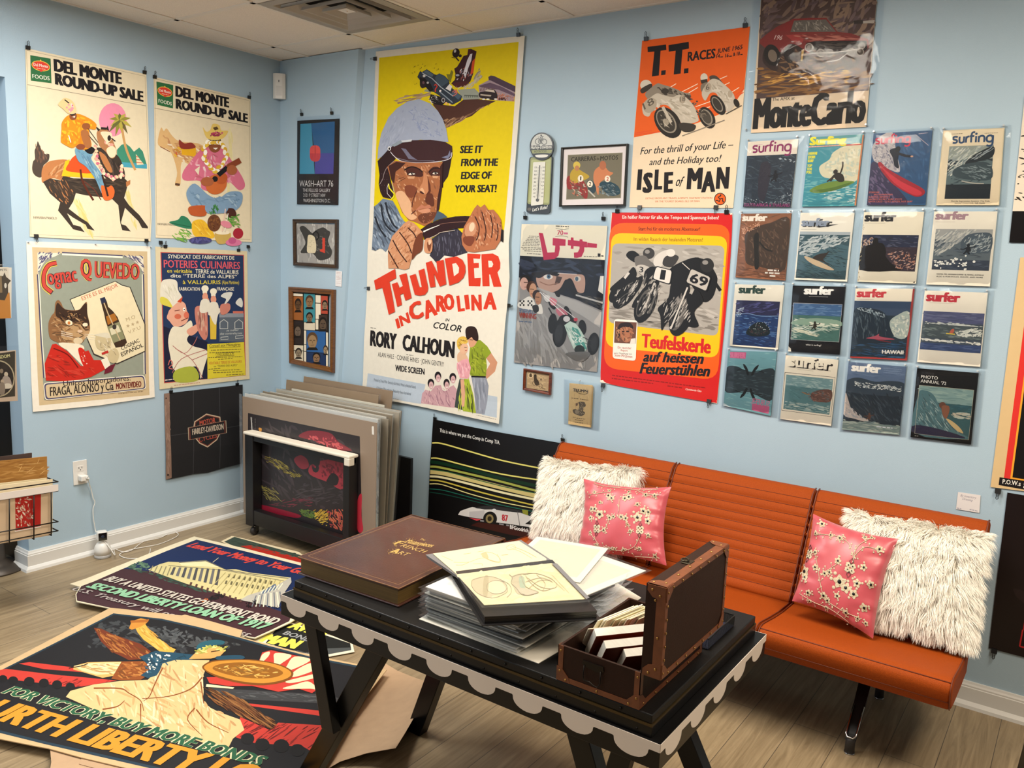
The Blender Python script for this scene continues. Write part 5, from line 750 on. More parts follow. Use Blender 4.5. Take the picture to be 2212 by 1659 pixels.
tag(a.build('poster',GLOSS),'black tyre advertisement poster with yellow light streaks, behind the left end of the sofa','poster')
clip(940,905,back(.009),UP,'small black binder clip at the top left of the black tyre advertisement');clip(1216,951,back(.009),UP,'small black binder clip at the top right of the black tyre advertisement')
t=thing('poster','sleeved poster of a muddy red rally car, above the surf magazines','poster',hit(1750,285,V3((0,-.004,0)),V3((0,-1,0))))
a=pic(BW,.0015,ZH);a.paper('e0c8aa',[(1163,-60),(2118,-190),(2112,0),(2025,1045),(1075,1096)],.0006)
a.q('54403c',[(1163,-55),(2115,-180),(2108,40),(2045,745),(1120,815)]);a.st(['6f5a58','8a7060','43322f','7a6464','9c8068','5c4a50'],[(1165,-40),(2108,-150),(2070,480),(1760,260),(1600,150),(1290,220),(1140,350)],190,150,26,-40,40,8)
a.st(['5a3a24','7a5230','8f6438','a8783f','45291c'],[(1140,560),(2060,560),(2045,740),(1122,808)],150,200,18,-6,12,5);a.st(['d8a048','e8b868','b88040'],[(1140,590),(1500,600),(1900,570),(1880,680),(1260,720)],50,110,10,-8,20,6)
a.q('84302c',[(1150,330),(1200,285),(1290,220),(1420,158),(1560,146),(1700,152),(1790,262),(1900,275),(2042,322),(2048,390),(2010,430),(1540,440),(1500,400),(1400,360),(1380,420),(1330,440),(1200,400),(1150,360)],0);a.q('a83c38',[(1360,290),(1530,275),(1500,350),(1430,345)]);a.st(['9c4a40','6a2220','c87a68'],[(1400,290),(1780,270),(2020,320),(1560,345)],50,130,10,6,12);a.q('6c645c',[(1402,264),(1432,168),(1690,156),(1778,262)]);a.st(['8a8278','4a443f','a49a8c'],[(1420,255),(1450,175),(1680,165),(1750,255)],40,60,10,60,50);a.q('b8a058',[(1296,250),(1420,168),(1394,258)]);a.q('8a2c2a',[(1292,255),(1420,155),(1700,148),(1705,160),(1432,170),(1396,262)])
a.q('241c1a',[(1530,355),(1600,340),(2030,335),(2036,400),(1990,450),(1560,440)]);a.st(['4a3f38','3a302a'],[(1620,350),(1990,345),(1980,420),(1640,430)],30,80,10,0,10);a.q('3a2a26',[(1200,400),(1330,430),(1400,360),(1500,400),(1540,460),(1700,500),(1960,470),(1920,560),(1700,590),(1330,600),(1180,520)],1);a.st(['6a4a38','1c1614','8a6848','4a3428'],[(1180,420),(1500,400),(1940,480),(1900,580),(1300,600)],110,80,16,20,60,3)
a.e('231d1b',1250,455,66,90,-15);a.e('7a6a5c',1255,460,36,52,-15);a.e('2a2220',1390,450,44,70,-10)
for x,y,r_ in ((1650,436,33),(1725,436,33),(1905,430,34),(1976,428,33),(1556,392,36),(1990,378,28)):a.e('a89c90',x,y,r_,r_);a.e('5a5048',x,y,r_*.78,r_*.78);a.e('8a8076',x-5,y-6,r_*.4,r_*.4)
a.l('b8aca0',[(1560,440),(1760,434),(2000,400)],7);a.l('b8aca0',[(1700,510),(1800,495),(1870,440)],8);a.q('c8a058',[(1495,410),(1515,410),(1500,500),(1488,500)]);a.t('d8b8b0','196',1265,325,1330,330,38,.02,.2);a.q('b8aca0',[(1920,180),(2095,165),(2090,190),(1925,195)]);a.q('3a302c',[(1920,170),(2000,165),(2000,195),(1925,198)])
a.t('2a2624','The AMX at',1250,833,1436,820,26,.012);a.t('1f1c1b','MonteCarlo',1088,1066,2016,1008,250,.06);a.q('84302c',[(1150,352),(1180,330),(1190,370),(1160,370)])
a.build('print',PRINT,t);sleeve(BW,[(1095,-60),(2190,-190),(2090,1062),(1038,1080)],t,ZH,off=.006,wave=.003,sub=14)
for x,y,s in ((1612,280,'left'),(1871,270,'right')):pin(x,y,back(.008),'clear push pin at the bottom '+s+' of the red rally car poster')
def beyond(a,p0,p1,w):
    A,B=a.uv(*p0),a.uv(*p1);return [A,(A[0]+w,A[1]),(B[0]+w,B[1]),B]
a=wallart(back(.005),PH);q=beyond(a,(2214,206),(2180,524),.6);a.quad=q;a.qs=(1000,1000);a.paper('e2d6c4',[(0,0),(1000,0),(1000,1000),(0,1000)],.0008);a.q('120f10',[(0,782),(1000,782),(1000,1000),(0,1000)]);a.st(['2a2422'],[(0,250),(160,250),(160,770),(10,770)],46,40,8,10,30);a.st(['2a2422'],[(200,100),(900,100),(900,760),(200,760)],120,60,12,10,60)
tag(a.build('poster',GLOSS),'cream and black poster cut by the right edge, level with the surf magazines','poster')
a=wallart(back(.005),PH);q=beyond(a,(2204,556),(2139.5,1052),.62);a.quad=q;a.qs=(1000,1000);a.paper('d6b888',[(0,0),(1000,0),(1000,965),(0,1000)],.0008);a.q('d8322c',[(62,30),(940,30),(940,972),(62,972)]);a.q('e8a030',[(94,45),(910,45),(910,950),(94,950)]);a.q('0d0b0c',[(104,52),(900,52),(900,942),(104,942)]);a.q('161214',[(40,950),(1000,940),(1000,1000),(40,985)]);a.t('ece6dc','P.O.W.s',58,976,150,974,20,.02);a.squig('ece6dc',165,962,300,960,9);a.squig('ece6dc',165,976,270,974,9)
for i in range(34):
    R=random.Random(i+50);y=280+i*17+R.uniform(-12,12) if i<24 else 300+(i-24)*50;x=150+R.uniform(-25,40)+abs(y-480)*.06*(1 if i % 2 else .2) if i<24 else 290+R.uniform(-30,30);c=['e8c020','e07a90','d83a3c','e8d6b0','d8345c'][i % 5]
    if i<24 and y>690:continue
    for k in range(5):a.e(c,x+17*math.cos(k*1.257+i),y+15*math.sin(k*1.257+i),11,10,0,8)
    a.e('c87a20' if i % 2 else 'f0e0a0',x,y,5,5,0,7)
tag(a.build('poster',PRINT),'black poster with a red border and small bright flowers, cut by the right edge','poster')
clip(2156,1060,back(.006),DN,'black binder clip under the red bordered flower poster')
a=wallart(back(.005),PH);q=beyond(a,(2176,1064),(2136,1400),.6);a.quad=q;a.qs=(1000,1000);a.paper('1a1214',[(0,0),(1000,0),(1000,1000),(0,1000)],.0008);a.st(['241a1c','2c2224'],[(100,100),(900,100),(900,900),(100,700)],20,300,60,60,40);R_='b8282c'
a.l(R_,[(170,830),(170,775),(240,775)],9);a.l(R_,[(160,938),(500,938)],10);a.l(R_,[(165,830),(160,938)],8);a.q(R_,[(300,735),(350,750),(390,735),(380,790),(320,790)]);a.t(R_,'Miller',185,890,520,890,90,.02,.3);a.t(R_,'HIGH LIFE',195,928,520,928,30,.02,.2);a.l(R_,[(300,775),(500,775)],9)
tag(a.build('poster',GLOSS),'black beer poster with a red logo right of the orange sofa','poster')
clip(2148,1405,back(.006),DN,'black binder clip under the black beer poster')
a=wallart(back(.003),(1600,1000,2.518));a.paper('e2dcda',[(1182,158),(1305,176),(1298,272),(1171,251)],.0005);a.t('8a8494','By Inventory',1195,182,1282,196,12,0,.3);a.t('8a8494','Drawing',1205,200,1262,210,12,0,.3);a.squig('a8a4b0',1176,245,1200,250,5);a.squig('a8a4b0',1245,252,1288,262,5)
tag(a.build('note_card',PRINT),'small white handwritten note card on the wall above the sofa’s right end','note')
MW=back(.004)
def mag(quad,z,label,where,draw,bgc='e4dac6',spine='d8cdb8',sl=None):
    c=[hit(*zp(z,[p])[0],MW[0],V3((0,-1,0))) for p in quad];t=thing('magazine',label,'magazine',(c[2]+c[3])/2,'surf magazines on the long wall')
    a=pic(MW,.004,z);a.setquad(quad);a.paper(bgc,[(0,0),(1000,0),(1000,1300),(0,1300)],.0042);draw(a);a.build('cover',GLOSS,t)
    q=sl or (quad[0],quad[1],quad[2],quad[3])
    def ex(i,dx,dy):
        x,y=quad[i];return (x+dx,y+dy)
    g=10*z[2]/3.3;sleeve(MW,[ex(0,-g*1.7,-g*1.9),ex(1,g*4.6,-g*2.3),ex(2,g*4.6,g*1.1),ex(3,-g*1.7,g*1.1)],t,z,off=.0095,wave=.003,sub=9)
    for i,dx,dy,s in ((0,g*.4,-g*1.2,'left'),(1,-g*.6,-g*1.4,'right')):
        x,y=zp(z,[ex(i,dx,dy)])[0];pin(x,y,back(.007),'clear push pin at the top %s of the %s' % (s,where))
def full(a,c,y0=0,x0=0,x1=1000,y1=1300):a.q(c,[(x0,y0),(x1,y0),(x1,y1),(x0,y1)])
def surfing(a,c,x=110,y=200,s=1.,w=30):
    """round joined lettering: s u r f i n g"""
    X=lambda *p:[(x+s*u,y+s*v) for u,v in p];L=lambda pts,sm=1:a.l(c,X(*pts),w,sm)
    L([(95,-112),(60,-120),(20,-112),(14,-82),(40,-64),(80,-52),(86,-20),(60,-2),(10,-8)])
    L([(130,-118),(130,-50),(142,-10),(185,-4),(210,-30),(212,-60)]);L([(212,-118),(212,0)],0)
    L([(252,0),(252,-118)],0);L([(252,-70),(270,-108),(310,-116)])
    L([(345,0),(345,-140),(360,-185),(405,-192)]);L([(315,-118),(395,-118)],0);L([(430,0),(430,-118)],0);a.e(c,x+s*430,y-s*160,w*.62,w*.62)
    L([(480,0),(480,-118)],0);L([(480,-60),(495,-105),(540,-118),(575,-98),(580,-50),(580,0)])
    L([(730,-118),(730,20),(715,62),(670,76),(625,62)]);L([(730,-60),(715,-105),(675,-120),(632,-100),(620,-60),(635,-16),(675,-2),(715,-18),(730,-60)])
def surfer(a,c,x0,x1,y,h,b=.085):a.t(c,'surfer',x0,y,x1,y,h*1.33,b)
def wave(a,box,sky,sea,foam,seed=1,face=None):
    x0,y0,x1,y1=box;full(a,sea,y0,x0,x1,y1);R=random.Random(seed);hgt=y1-y0;w=x1-x0
    if sky:full(a,sky,y0,x0,x1,y0+hgt*.25)
    if face:a.q(face,[(x0,y0+hgt*.5),(x0+w*.3,y0+hgt*.25),(x0+w*.65,y0+hgt*.2),(x1,y0+hgt*.3),(x1,y0+hgt*.8),(x0+w*.5,y0+hgt*.9),(x0,y0+hgt*.8)],0)
    def tone(c,k):return tuple(min(1,v*k) for v in lin(c))
    q=[(x0+8,y0+6),(x1-8,y0+6),(x1-8,y1-6),(x0+8,y1-6)]
    a.st([tone(sea,.6),tone(sea,1.5),tone(sea,.8),tone(face or sea,1.25)],[(x0+w*.1,y0+hgt*.27),(x1-w*.1,y0+hgt*.27),(x1-w*.1,y1-12),(x0+w*.1,y1-12)],90,w*.16,12,R.choice((-12,8,14)),16,seed)
    return q
def blob(a,c,pts,sm=1):a.q(c,pts,sm)
def man(a,x,y,s,c='1c1a1a'):
    P=lambda *p:[(x+s*u,y+s*v) for u,v in p];a.e(c,x+s*8,y-s*78,s*13,s*15);a.q(c,P((-4,-64),(22,-66),(34,-30),(18,-18),(30,0),(14,4),(2,-14),(-16,2),(-30,0),(-10,-28)),1);a.l(c,P((14,-56),(50,-60),(70,-74)),s*9);a.l(c,P((0,-56),(-30,-40),(-56,-44)),s*9)
DKS,NVY,FOAM='26303a','223250','d8d8d0'
def m11(a):
    full(a,'2c3540',280);a.st(['3c4854','1c242c','52606a','46525c'],[(10,290),(990,290),(990,1290),(10,1290)],150,150,18,15,30);a.st(['8a949c','a8b0b4','6a767e'],[(10,1100),(600,1200),(990,900),(990,1250),(10,1250)],90,36,14,20,60);a.st(['b8c0c4'],[(600,330),(990,400),(990,440),(700,380)],16,60,12,15,15)
    a.q('33303a',[(300,470),(400,400),(500,470),(520,700),(480,1000),(420,1180),(320,1120),(280,800)],1);man(a,600,790,2.3,'1c1c22');surfing(a,'8a2a5c',105,215,1.05,34);a.t('8a3a6a','SOUTH AFRICA & THAILAND',20,1285,980,1290,62,.03);a.squig('c898a8',130,70,300,70,10)
def m12(a):
    full(a,'3f8f9c');a.st(['58a4ac','2f7a8c','7ab4b4'],[(10,700),(990,760),(990,1290),(10,1290)],110,180,22,0,14);a.q('d8cfb0',[(250,560),(420,430),(480,300),(700,190),(990,190),(990,760),(820,880),(560,800),(330,740)],1);a.st(['e8dfc4','c4bea4','b8c4b4'],[(300,600),(480,330),(960,220),(970,740),(600,780)],100,110,34,50,60);a.st(['dce4dc','a8ccc8'],[(500,1000),(990,900),(990,1250),(300,1150)],60,140,14,-5,12)
    full(a,'5a9a9c',0,0,1000,150);a.t('e8dc30','Surfing',15,150,700,150,170,.08);full(a,'c8483c',168,10,990,190);a.squig('f0d8c0',20,179,600,179,12);a.squig('e8e0d0',720,130,800,130,14);full(a,'c87848',10,975,1000,1290)
    for i,w in enumerate(('HAWAII','STORM','SURF')):a.t('e0d840',w,15,330+i*68,130+50*(i==0)+20*(i==1),330+i*68,52,.06)
    for i,w in enumerate(('TOP','TEN','POLL')):a.t('e0d840',w,15,555+i*62,110+12*(i==2),555+i*62,50,.06)
    a.q('6f8a38',[(110,1000),(300,890),(600,830),(920,850),(800,930),(500,1020),(260,1050)],1);a.q('54702c',[(130,1005),(500,960),(880,860),(700,970),(400,1035)],1);a.l('2a221c',[(480,830),(540,740),(620,700),(700,770)],46,1);a.e('2a221c',560,660,42,44);a.l('3a2e24',[(650,700),(680,580),(670,480)],30,1);a.l('3a2e24',[(540,740),(460,810),(420,840)],26,1);a.q('2a221c',[(540,740),(680,700),(740,830),(640,850)],1)
def m13(a):
    full(a,'2f5278');a.st(['3a6088','28486c'],[(400,20),(980,20),(980,900),(600,800)],60,160,40,60,30);a.q('b8b0b0',[(0,250),(120,60),(330,0),(420,330),(520,700),(300,640),(60,500)],1);a.st(['d8d0cc','8a8690','a09ca4','5a5a70'],[(20,250),(330,40),(520,700),(40,560)],120,70,22,50,60);a.q('3a3450',[(0,560),(200,600),(420,900),(700,1300),(0,1300)],1);a.st(['54486a','2a2844','6a5a78'],[(10,620),(250,700),(560,1250),(20,1270)],70,130,26,55,20)
    a.q('1a1e2c',[(310,320),(420,280),(480,340),(470,500),(500,640),(420,600),(380,460)],1);a.e('16161c',450,300,46,50);a.l('1a1c28',[(470,380),(580,420),(690,440)],44,1);a.e('c89a80',700,440,24,16);a.q('a02430',[(130,560),(170,520),(300,640),(560,800),(900,990),(975,1080),(900,1150),(760,1130),(440,940),(230,720)],1);a.q('c83440',[(170,580),(300,690),(560,880),(900,1060),(880,1130),(740,1100),(440,900)],1)
    surfing(a,'c8304c',45,190,.82,28);a.l('b8a8b0',[(730,60),(960,260)],8);a.squig('c8b8c0',780,50,930,40,10)
    for i,(w,x1) in enumerate((('STORM SURF',200),('PRO SHOWDOWN',430),('SURFING BENEFITS',390),('SACRED SECRET SURF SPOTS',600),('SANTA CRUZ—COLD WATER, HOT SURF',780))):a.t('c86a60',w,20+(90 if i==1 else 0),1085+i*42,x1,1085+i*42,30,.02)
def m14(a):
    a.q('cfc0a0',[(0,0),(1000,0),(1000,1300),(0,1300)]);full(a,'e4d2b2',14,14,986,1290);q=wave(a,(130,280,850,1190),'8f968c','26313a',FOAM,3,'5a6a6c');a.st(['b8bcb0','d4d2c4','9aa09a','7a868a'],[(140,300),(700,290),(500,520),(240,760),(140,820)],130,120,20,-40,24);a.q('20292e',[(420,560),(560,430),(840,300),(840,480),(600,560),(440,600)],1);a.st(['c8ccc4','8a949a'],[(500,480),(840,300),(840,360),(560,530)],26,120,10,-32,8);a.q('39474c',[(230,700),(380,600),(700,560),(840,640),(840,860),(500,860),(260,800)],1);a.st(['6a7a7c','2a363c','8a989a'],[(300,640),(830,600),(830,840),(500,850)],70,130,12,14,20);a.l('a8a498',[(380,880),(560,920),(740,930)],20,1);full(a,'1e262c',940,132,848,1188)
    surfing(a,'2a4668',170,225,.9,32);a.squig('5a5040',150,68,330,68,8);a.squig('5a5040',690,80,900,80,8);a.t('3a3024','Florida Expression Session: The Kids',240,1240,850,1240,24,.01);a.t('3a3024','Second Crossroads, Gift Guide',300,1275,780,1275,24,.01)
def m21(a):
    full(a,'8a5a40');a.st(['a87050','6a4430','c08868','5a4434','98664a'],[(10,10),(990,10),(990,1290),(10,1290)],200,140,26,20,40);a.q('4a3a30',[(120,420),(300,280),(620,180),(980,120),(980,1080),(500,1060),(200,1000),(150,700)],1);a.st(['5f4a3c','38302a','6f5646','453a32'],[(200,440),(620,220),(970,180),(960,1050),(260,1000)],150,120,24,70,40);a.q('2a2622',[(300,480),(340,380),(400,420),(420,700),(460,1060),(380,1100),(340,800)],1);a.l('2a2622',[(420,560),(560,700),(700,740)],30,1);a.st(['b0765a','7a5240','5f4232'],[(10,1080),(990,1080),(990,1280),(10,1280)],80,200,14,0,6);a.st(['d8a484'],[(30,300),(420,160),(420,260),(60,420)],40,40,16,30,60)
    surfer(a,'ece0d0',30,540,150,105)
    for i,(x0,x1) in enumerate(((640,860),(590,900),(690,800))):a.squig('f0e8dc',x0,1115+i*55,x1,1115+i*55,30)
def m22(a):
    wave(a,(25,360,965,1265),None,'3c545c',FOAM,5,'4a6670');full(a,'a8b0b4',360,25,965,420);a.st(['c8ccca','98a4a8','b4bcbc'],[(30,440),(960,420),(940,560),(500,700),(200,860),(40,800)],140,150,26,-20,30);a.st(['2a3c44','526c70','34484e'],[(40,900),(420,760),(960,560),(950,1250),(40,1250)],120,150,16,15,20);a.q('ccb494',[(150,840),(260,860),(520,960),(740,1080),(620,1085),(380,1010),(220,920)],1);a.q('3a3430',[(320,880),(400,800),(560,760),(620,720),(560,830),(520,900),(640,990),(500,930)],1)
    a.t('2a2a2c','surfer',60,272,620,268,150,.05,.1);a.q('2a2a2c',[(300,270),(480,230),(730,215),(560,260),(380,285)]);surfer(a,'8a94a4',35,560,255,115,.07);a.squig('8a8880',40,318,330,318,6)
def m23(a):
    wave(a,(15,420,960,1080),'2c3446','3a3038',FOAM,7);full(a,'2a2f44',420,15,960,640);a.st(['3c4258','20222e','525468'],[(30,440),(950,440),(950,640),(30,640)],60,150,18,6,20);a.st(['a89890','c8b4a4','8a6a58','b08468'],[(30,520),(200,460),(260,640),(60,700)],60,40,22,60,60);a.q('1c1818',[(20,700),(180,600),(300,660),(420,780),(560,950),(720,1060),(20,1075)],1);a.q('1c1818',[(200,640),(210,500),(250,470),(290,500),(300,560),(380,580),(440,700),(430,820),(300,780)],1);a.st(['a87058','c89078','8a6a60','b8a098'],[(480,760),(700,700),(950,760),(950,1060),(640,1040)],110,50,16,-30,50)
    surfer(a,'25252a',20,560,175,130);a.squig('6a6458',30,205,380,205,5);a.st(['b8a884','8a7a54'],[(0,180),(30,200),(30,1290),(0,1290)],30,30,10,90,20);a.q('2a2622',[(945,1275),(985,1255),(975,1290)])
def m24(a):
    wave(a,(60,310,960,1030),'9c9c98','4a545e',FOAM,9,'5c666c');a.st(['b4b2aa','8a8e90','c8c6bc','7c8486'],[(70,330),(700,320),(420,560),(160,780),(70,800)],120,130,24,-45,20);a.q('4a5660',[(480,560),(560,420),(740,370),(950,400),(950,700),(760,720),(560,760)],1);a.st(['7a868c','343e48','98a2a4','b8bcb8'],[(520,500),(740,390),(950,420),(950,680),(620,740)],90,110,14,-40,40);man(a,590,740,1.9,'22262c');full(a,'38404e',850,62,958,1028);a.st(['525c6c','2a303c'],[(70,860),(950,860),(950,1020),(70,1020)],50,140,12,8,10)
    R=random.Random(4)
    for i in range(46):a.e('e8e6de',R.uniform(90,620),900+R.gauss(0,45),R.uniform(10,24),R.uniform(8,18),0,10)
    a.e('f0eee6',720,875,22,22);surfer(a,'a08088',25,560,145,112);a.squig('b8a8a0',40,185,360,185,6)
    for i in range(2):a.t('2a2824',('SURFERS, PIPE, HAWAIIAN SUMMER ’68, FISHING, AUSTRALIA','ALSO A PORTFOLIO, WAVES, AND MORE')[i],150,1120+i*42,890 if i==0 else 880,1120+i*42,24,.03)
def m31(a):
    wave(a,(60,330,950,1270),None,'223a68',FOAM,11);full(a,'2c2c4c',330,60,950,620);a.st(['40406a','54548a','1c1c34'],[(70,340),(940,340),(940,620),(70,620)],60,180,24,-14,16);a.st(['4a70a8','2a4f88','1a2848','6a90bc'],[(70,640),(940,640),(940,1260),(70,1260)],120,140,16,4,10);a.l('7a98c0',[(70,640),(300,600),(600,640),(940,620)],12,1);a.q('1a2428',[(320,1000),(420,840),(600,760),(760,840),(800,1000),(620,1060),(420,1060)],1);a.st(['3a5048','5a3438','28343c'],[(340,980),(600,800),(780,960),(600,1040)],50,60,14,20,40);a.st(['d8e0e4','a8bccc'],[(80,520),(250,460),(200,620),(90,700)],40,24,14,40,60)
    R=random.Random(5)
    for i in range(30):a.e('e4ecf0',R.uniform(380,800),R.uniform(750,920),6,6,0,6)
    surfer(a,'2a4038',85,640,185,128)
def m32(a):
    full(a,'16161a');wave(a,(40,340,970,1060),'4a6a94','4a7068',FOAM,13);full(a,'44658f',340,40,970,570);a.st(['5a7ca4','3c5a84','6a8aac'],[(50,350),(960,350),(960,560),(50,560)],60,200,20,0,8);a.st(['c8d0bc','a8b8a4','e4e6d8','7a9488','5c8074'],[(50,600),(960,640),(960,820),(50,1040)],140,190,18,6,18);a.q('8aa490',[(50,700),(300,640),(600,620),(960,660),(960,760),(500,760),(60,760)],1);a.st(['ece8d4','d8dcc8'],[(360,700),(940,720),(940,780),(420,780)],40,110,16,8,12);a.st(['dcd8c0'],[(60,820),(600,940),(560,980),(60,900)],26,200,14,14,6);man(a,470,840,1.7,'2e2a20');a.l('e8e4e0',[(40,340),(970,340),(970,1060),(40,1060),(40,340)],5);a.q('e4dccc',[(0,1200),(50,1240),(60,1300),(0,1300)])
    surfer(a,'f0ece4',225,790,165,122);a.squig('d8d4cc',330,205,690,205,6);a.t('ece8e0','what is surfing?',340,1160,640,1160,32,.02)
def m33(a):
    full(a,'9a3a38');full(a,'e4dac6',0,0,970,230);wave(a,(0,230,965,1270),'3c4c64','2a3844',FOAM,15);full(a,'34465f',230,0,965,360);a.q('24303c',[(0,420),(200,360),(500,420),(640,620),(700,900),(560,1000),(0,980)],1);a.st(['34424e','1a242c','5a6870'],[(10,400),(520,440),(640,900),(10,960)],100,140,14,75,20);a.st(['a8b4b8','7a8a94'],[(10,360),(240,340),(560,480),(560,540),(200,440)],60,60,14,25,40);a.q('a8b4ac',[(640,620),(760,480),(950,420),(960,860),(760,880)],1);a.st(['c8ccbc','e0dfd0','8f9ea0','b4bcb4'],[(640,600),(950,420),(955,860),(740,870)],110,80,30,50,60);a.st(['2c4a6a','1f3850','3a5a7a'],[(10,1040),(955,960),(955,1260),(10,1260)],80,180,18,4,8);a.q('a85060',[(260,920),(420,870),(480,830),(500,880),(760,920),(560,940),(380,930)],1);a.l('7a2c34',[(430,940),(700,980)],16);surfer(a,'c03a44',28,545,165,118);a.squig('a88a80',40,200,330,200,6);a.t('f0ece4','HAWAII',560,1195,930,1190,70,.05);a.l('f0ece4',[(550,1162),(940,1156)],7)
def m34(a):
    wave(a,(20,365,985,1065),'4f5470','46505c',FOAM,17);full(a,'54587a',365,20,985,560);a.st(['6a6e8c','454a66'],[(30,370),(975,370),(975,560),(30,560)],46,200,18,3,6);a.st(['d4d6cc','b4bab8'],[(30,560),(500,545),(980,600),(980,700),(860,640),(400,590),(30,590)],80,110,16,6,16);full(a,'4a5458',600,22,984,840);a.st(['5c686a','384248','7c8886'],[(30,610),(975,640),(975,830),(30,830)],70,160,14,4,10);a.st(['c4c8be','e0e0d6'],[(560,720),(800,640),(980,620),(960,760),(640,800)],70,90,22,-20,30);a.st(['ece8dc','c8ccc8'],[(30,860),(980,880),(980,920),(30,895)],60,100,18,4,12);full(a,'3c4c74',935,22,984,1062);a.st(['54648a','2c3a5c'],[(30,945),(975,950),(975,1055),(30,1055)],40,150,14,3,6);a.l('d8c050',[(420,750),(560,755)],20,1);a.q('b8604c',[(470,735),(500,670),(540,670),(530,735)],1)
    surfer(a,'b83240',35,585,190,128);a.squig('a89888',100,215,500,215,5)
def m41(a):
    full(a,'6a98a0');a.st(['7aa8ac','5a8890','88b0b4'],[(10,10),(990,10),(990,1290),(10,1290)],80,200,16,6,8);a.q('28343a',[(0,400),(240,360),(380,430),(640,440),(760,370),(1000,380),(1000,960),(760,960),(640,900),(380,890),(240,950),(0,940)],1);a.st(['36444a','1a2428','485a60'],[(10,420),(990,420),(990,930),(10,920)],110,120,14,0,14)
    for sy,y0 in ((1,0),(-1,1330)):
        for sx,x0 in ((1,0),(-1,1000)):a.q('14181a',[(x0+sx*340,y0+sy*280),(x0+sx*420,y0+sy*350),(x0+sx*480,y0+sy*500),(x0+sx*440,y0+sy*520),(x0+sx*400,y0+sy*420),(x0+sx*360,y0+sy*360)],1);a.l('14181a',[(x0+sx*420,y0+sy*430),(x0+sx*300,y0+sy*410),(x0+sx*220,y0+sy*440)],18,1)
    a.q('b4587c',[(40,25),(380,25),(375,170),(45,165)]);a.t('c86a8c','SURFER',45,160,375,160,125,.09);a.q('b4587c',[(600,1120),(960,1120),(955,1265),(605,1262)]);a.t('c86a8c','ᴙƎ',610,1260,640,1260,5) if 0 else a.t('c86a8c','SURFER',955,1125,610,1128,125,.09);a.q('b8c8cc',[(0,1240),(130,1290),(200,1300),(0,1300)])
def m42(a):
    a.t('2a2422','surfer',85,225,915,238,215,.07);surfer(a,'e4dac6',62,880,212,165,.055);a.l('2a2422',[(62,228),(880,230)],6);a.squig('8a8070',250,262,560,262,5);a.l('2a2622',[(15,345),(975,345),(975,1120),(15,1120),(15,345)],9);wave(a,(45,385,945,1085),'7a9494','4f7478',FOAM,19);full(a,'6f8f92',385,45,945,600);a.st(['8aa4a4','5f8488','a0b4b0'],[(55,390),(935,390),(935,600),(55,600)],80,150,16,6,14);a.st(['b8c0b4','94a8a4','7c9898'],[(55,930),(935,900),(935,1075),(55,1075)],70,160,14,4,10);a.q('5c4038',[(560,720),(660,640),(930,600),(940,820),(760,860),(600,840)],1);a.st(['7a4c40','3a2c28','8a6458','466064'],[(400,700),(660,650),(930,620),(930,830),(620,870)],80,80,14,10,40);a.l('8a6a48',[(380,700),(460,730),(540,740)],16,1)
    for b in ((1110,),):pass
def m43(a):
    full(a,'5a6c88');a.st(['6a7c96','4c5e7c'],[(10,10),(990,10),(990,260),(10,260)],50,200,16,3,6);full(a,'26303a',420);a.q('34404c',[(0,360),(200,280),(500,330),(760,290),(1000,320),(1000,560),(0,560)],1);a.st(['c8ccc8','98a4a8','e4e4dc'],[(140,360),(960,380),(960,480),(160,460)],110,60,14,10,40);a.st(['343e48','1c242c','414c56'],[(10,520),(990,520),(990,1060),(10,1060)],120,160,18,50,20);a.q('b8aca4',[(0,600),(60,720),(140,900),(300,1020),(440,1060),(420,1110),(200,1070),(0,1000)],1);a.st(['d0c4bc','8a949a','a89c98'],[(10,700),(120,860),(400,1060),(20,1030)],60,80,18,45,20);full(a,'7a8c88',1130);a.st(['94a49c','5f7478','b0b8ac'],[(10,1110),(990,1080),(990,1290),(10,1290)],80,170,16,2,8);man(a,445,1060,1.4,'5a3c30');surfer(a,'ece6dc',60,580,165,118);a.squig('d8dce0',600,1180,880,1180,20)
    for i in range(3):a.squig('7c8ca4',630,60+i*40,930,60+i*40,10)
def m44(a):
    full(a,'141416');a.t('e8e4dc','PHOTO',80,175,360,180,58,.012);a.t('e8e4dc','ANNUAL ’72',80,255,505,265,58,.012);a.t('3a3a3c','SURFER',80,95,300,98,40,.02);wave(a,(65,310,955,1220),'7c9a98','3a5c60',FOAM,21);full(a,'84a09c',310,65,955,600);a.st(['98b0a8','6c8c8c'],[(75,320),(945,320),(945,590),(75,590)],50,200,26,4,10);a.q('52747a',[(65,480),(180,400),(320,470),(420,640),(560,860),(700,1060),(940,1200),(65,1210)],1);a.st(['7a9a9c','3a585e','a8bcb8','4a6c72','2c464c'],[(75,500),(200,420),(420,660),(900,1190),(80,1200)],160,150,16,52,14);a.st(['c8b8a0','b4c0b4'],[(640,760),(940,720),(940,840),(700,860)],46,130,20,0,10);a.st(['3f6a74','2f5660'],[(560,600),(940,600),(940,720),(600,700)],40,150,18,2,8);a.q('2f2c44',[(65,1060),(500,1090),(900,1200),(65,1215)],1)
    a.e('6a4638',480,640,56,60);a.q('8a5a44',[(470,660),(580,640),(600,740),(560,880),(500,820)],1);a.q('ccb07c',[(560,880),(640,900),(780,1000),(860,1110),(760,1080),(640,980)],1);a.l('d8d0b8',[(65,310),(955,310),(955,1220),(65,1220),(65,310)],5);a.squig('a8a49c',70,1262,130,1262,12)
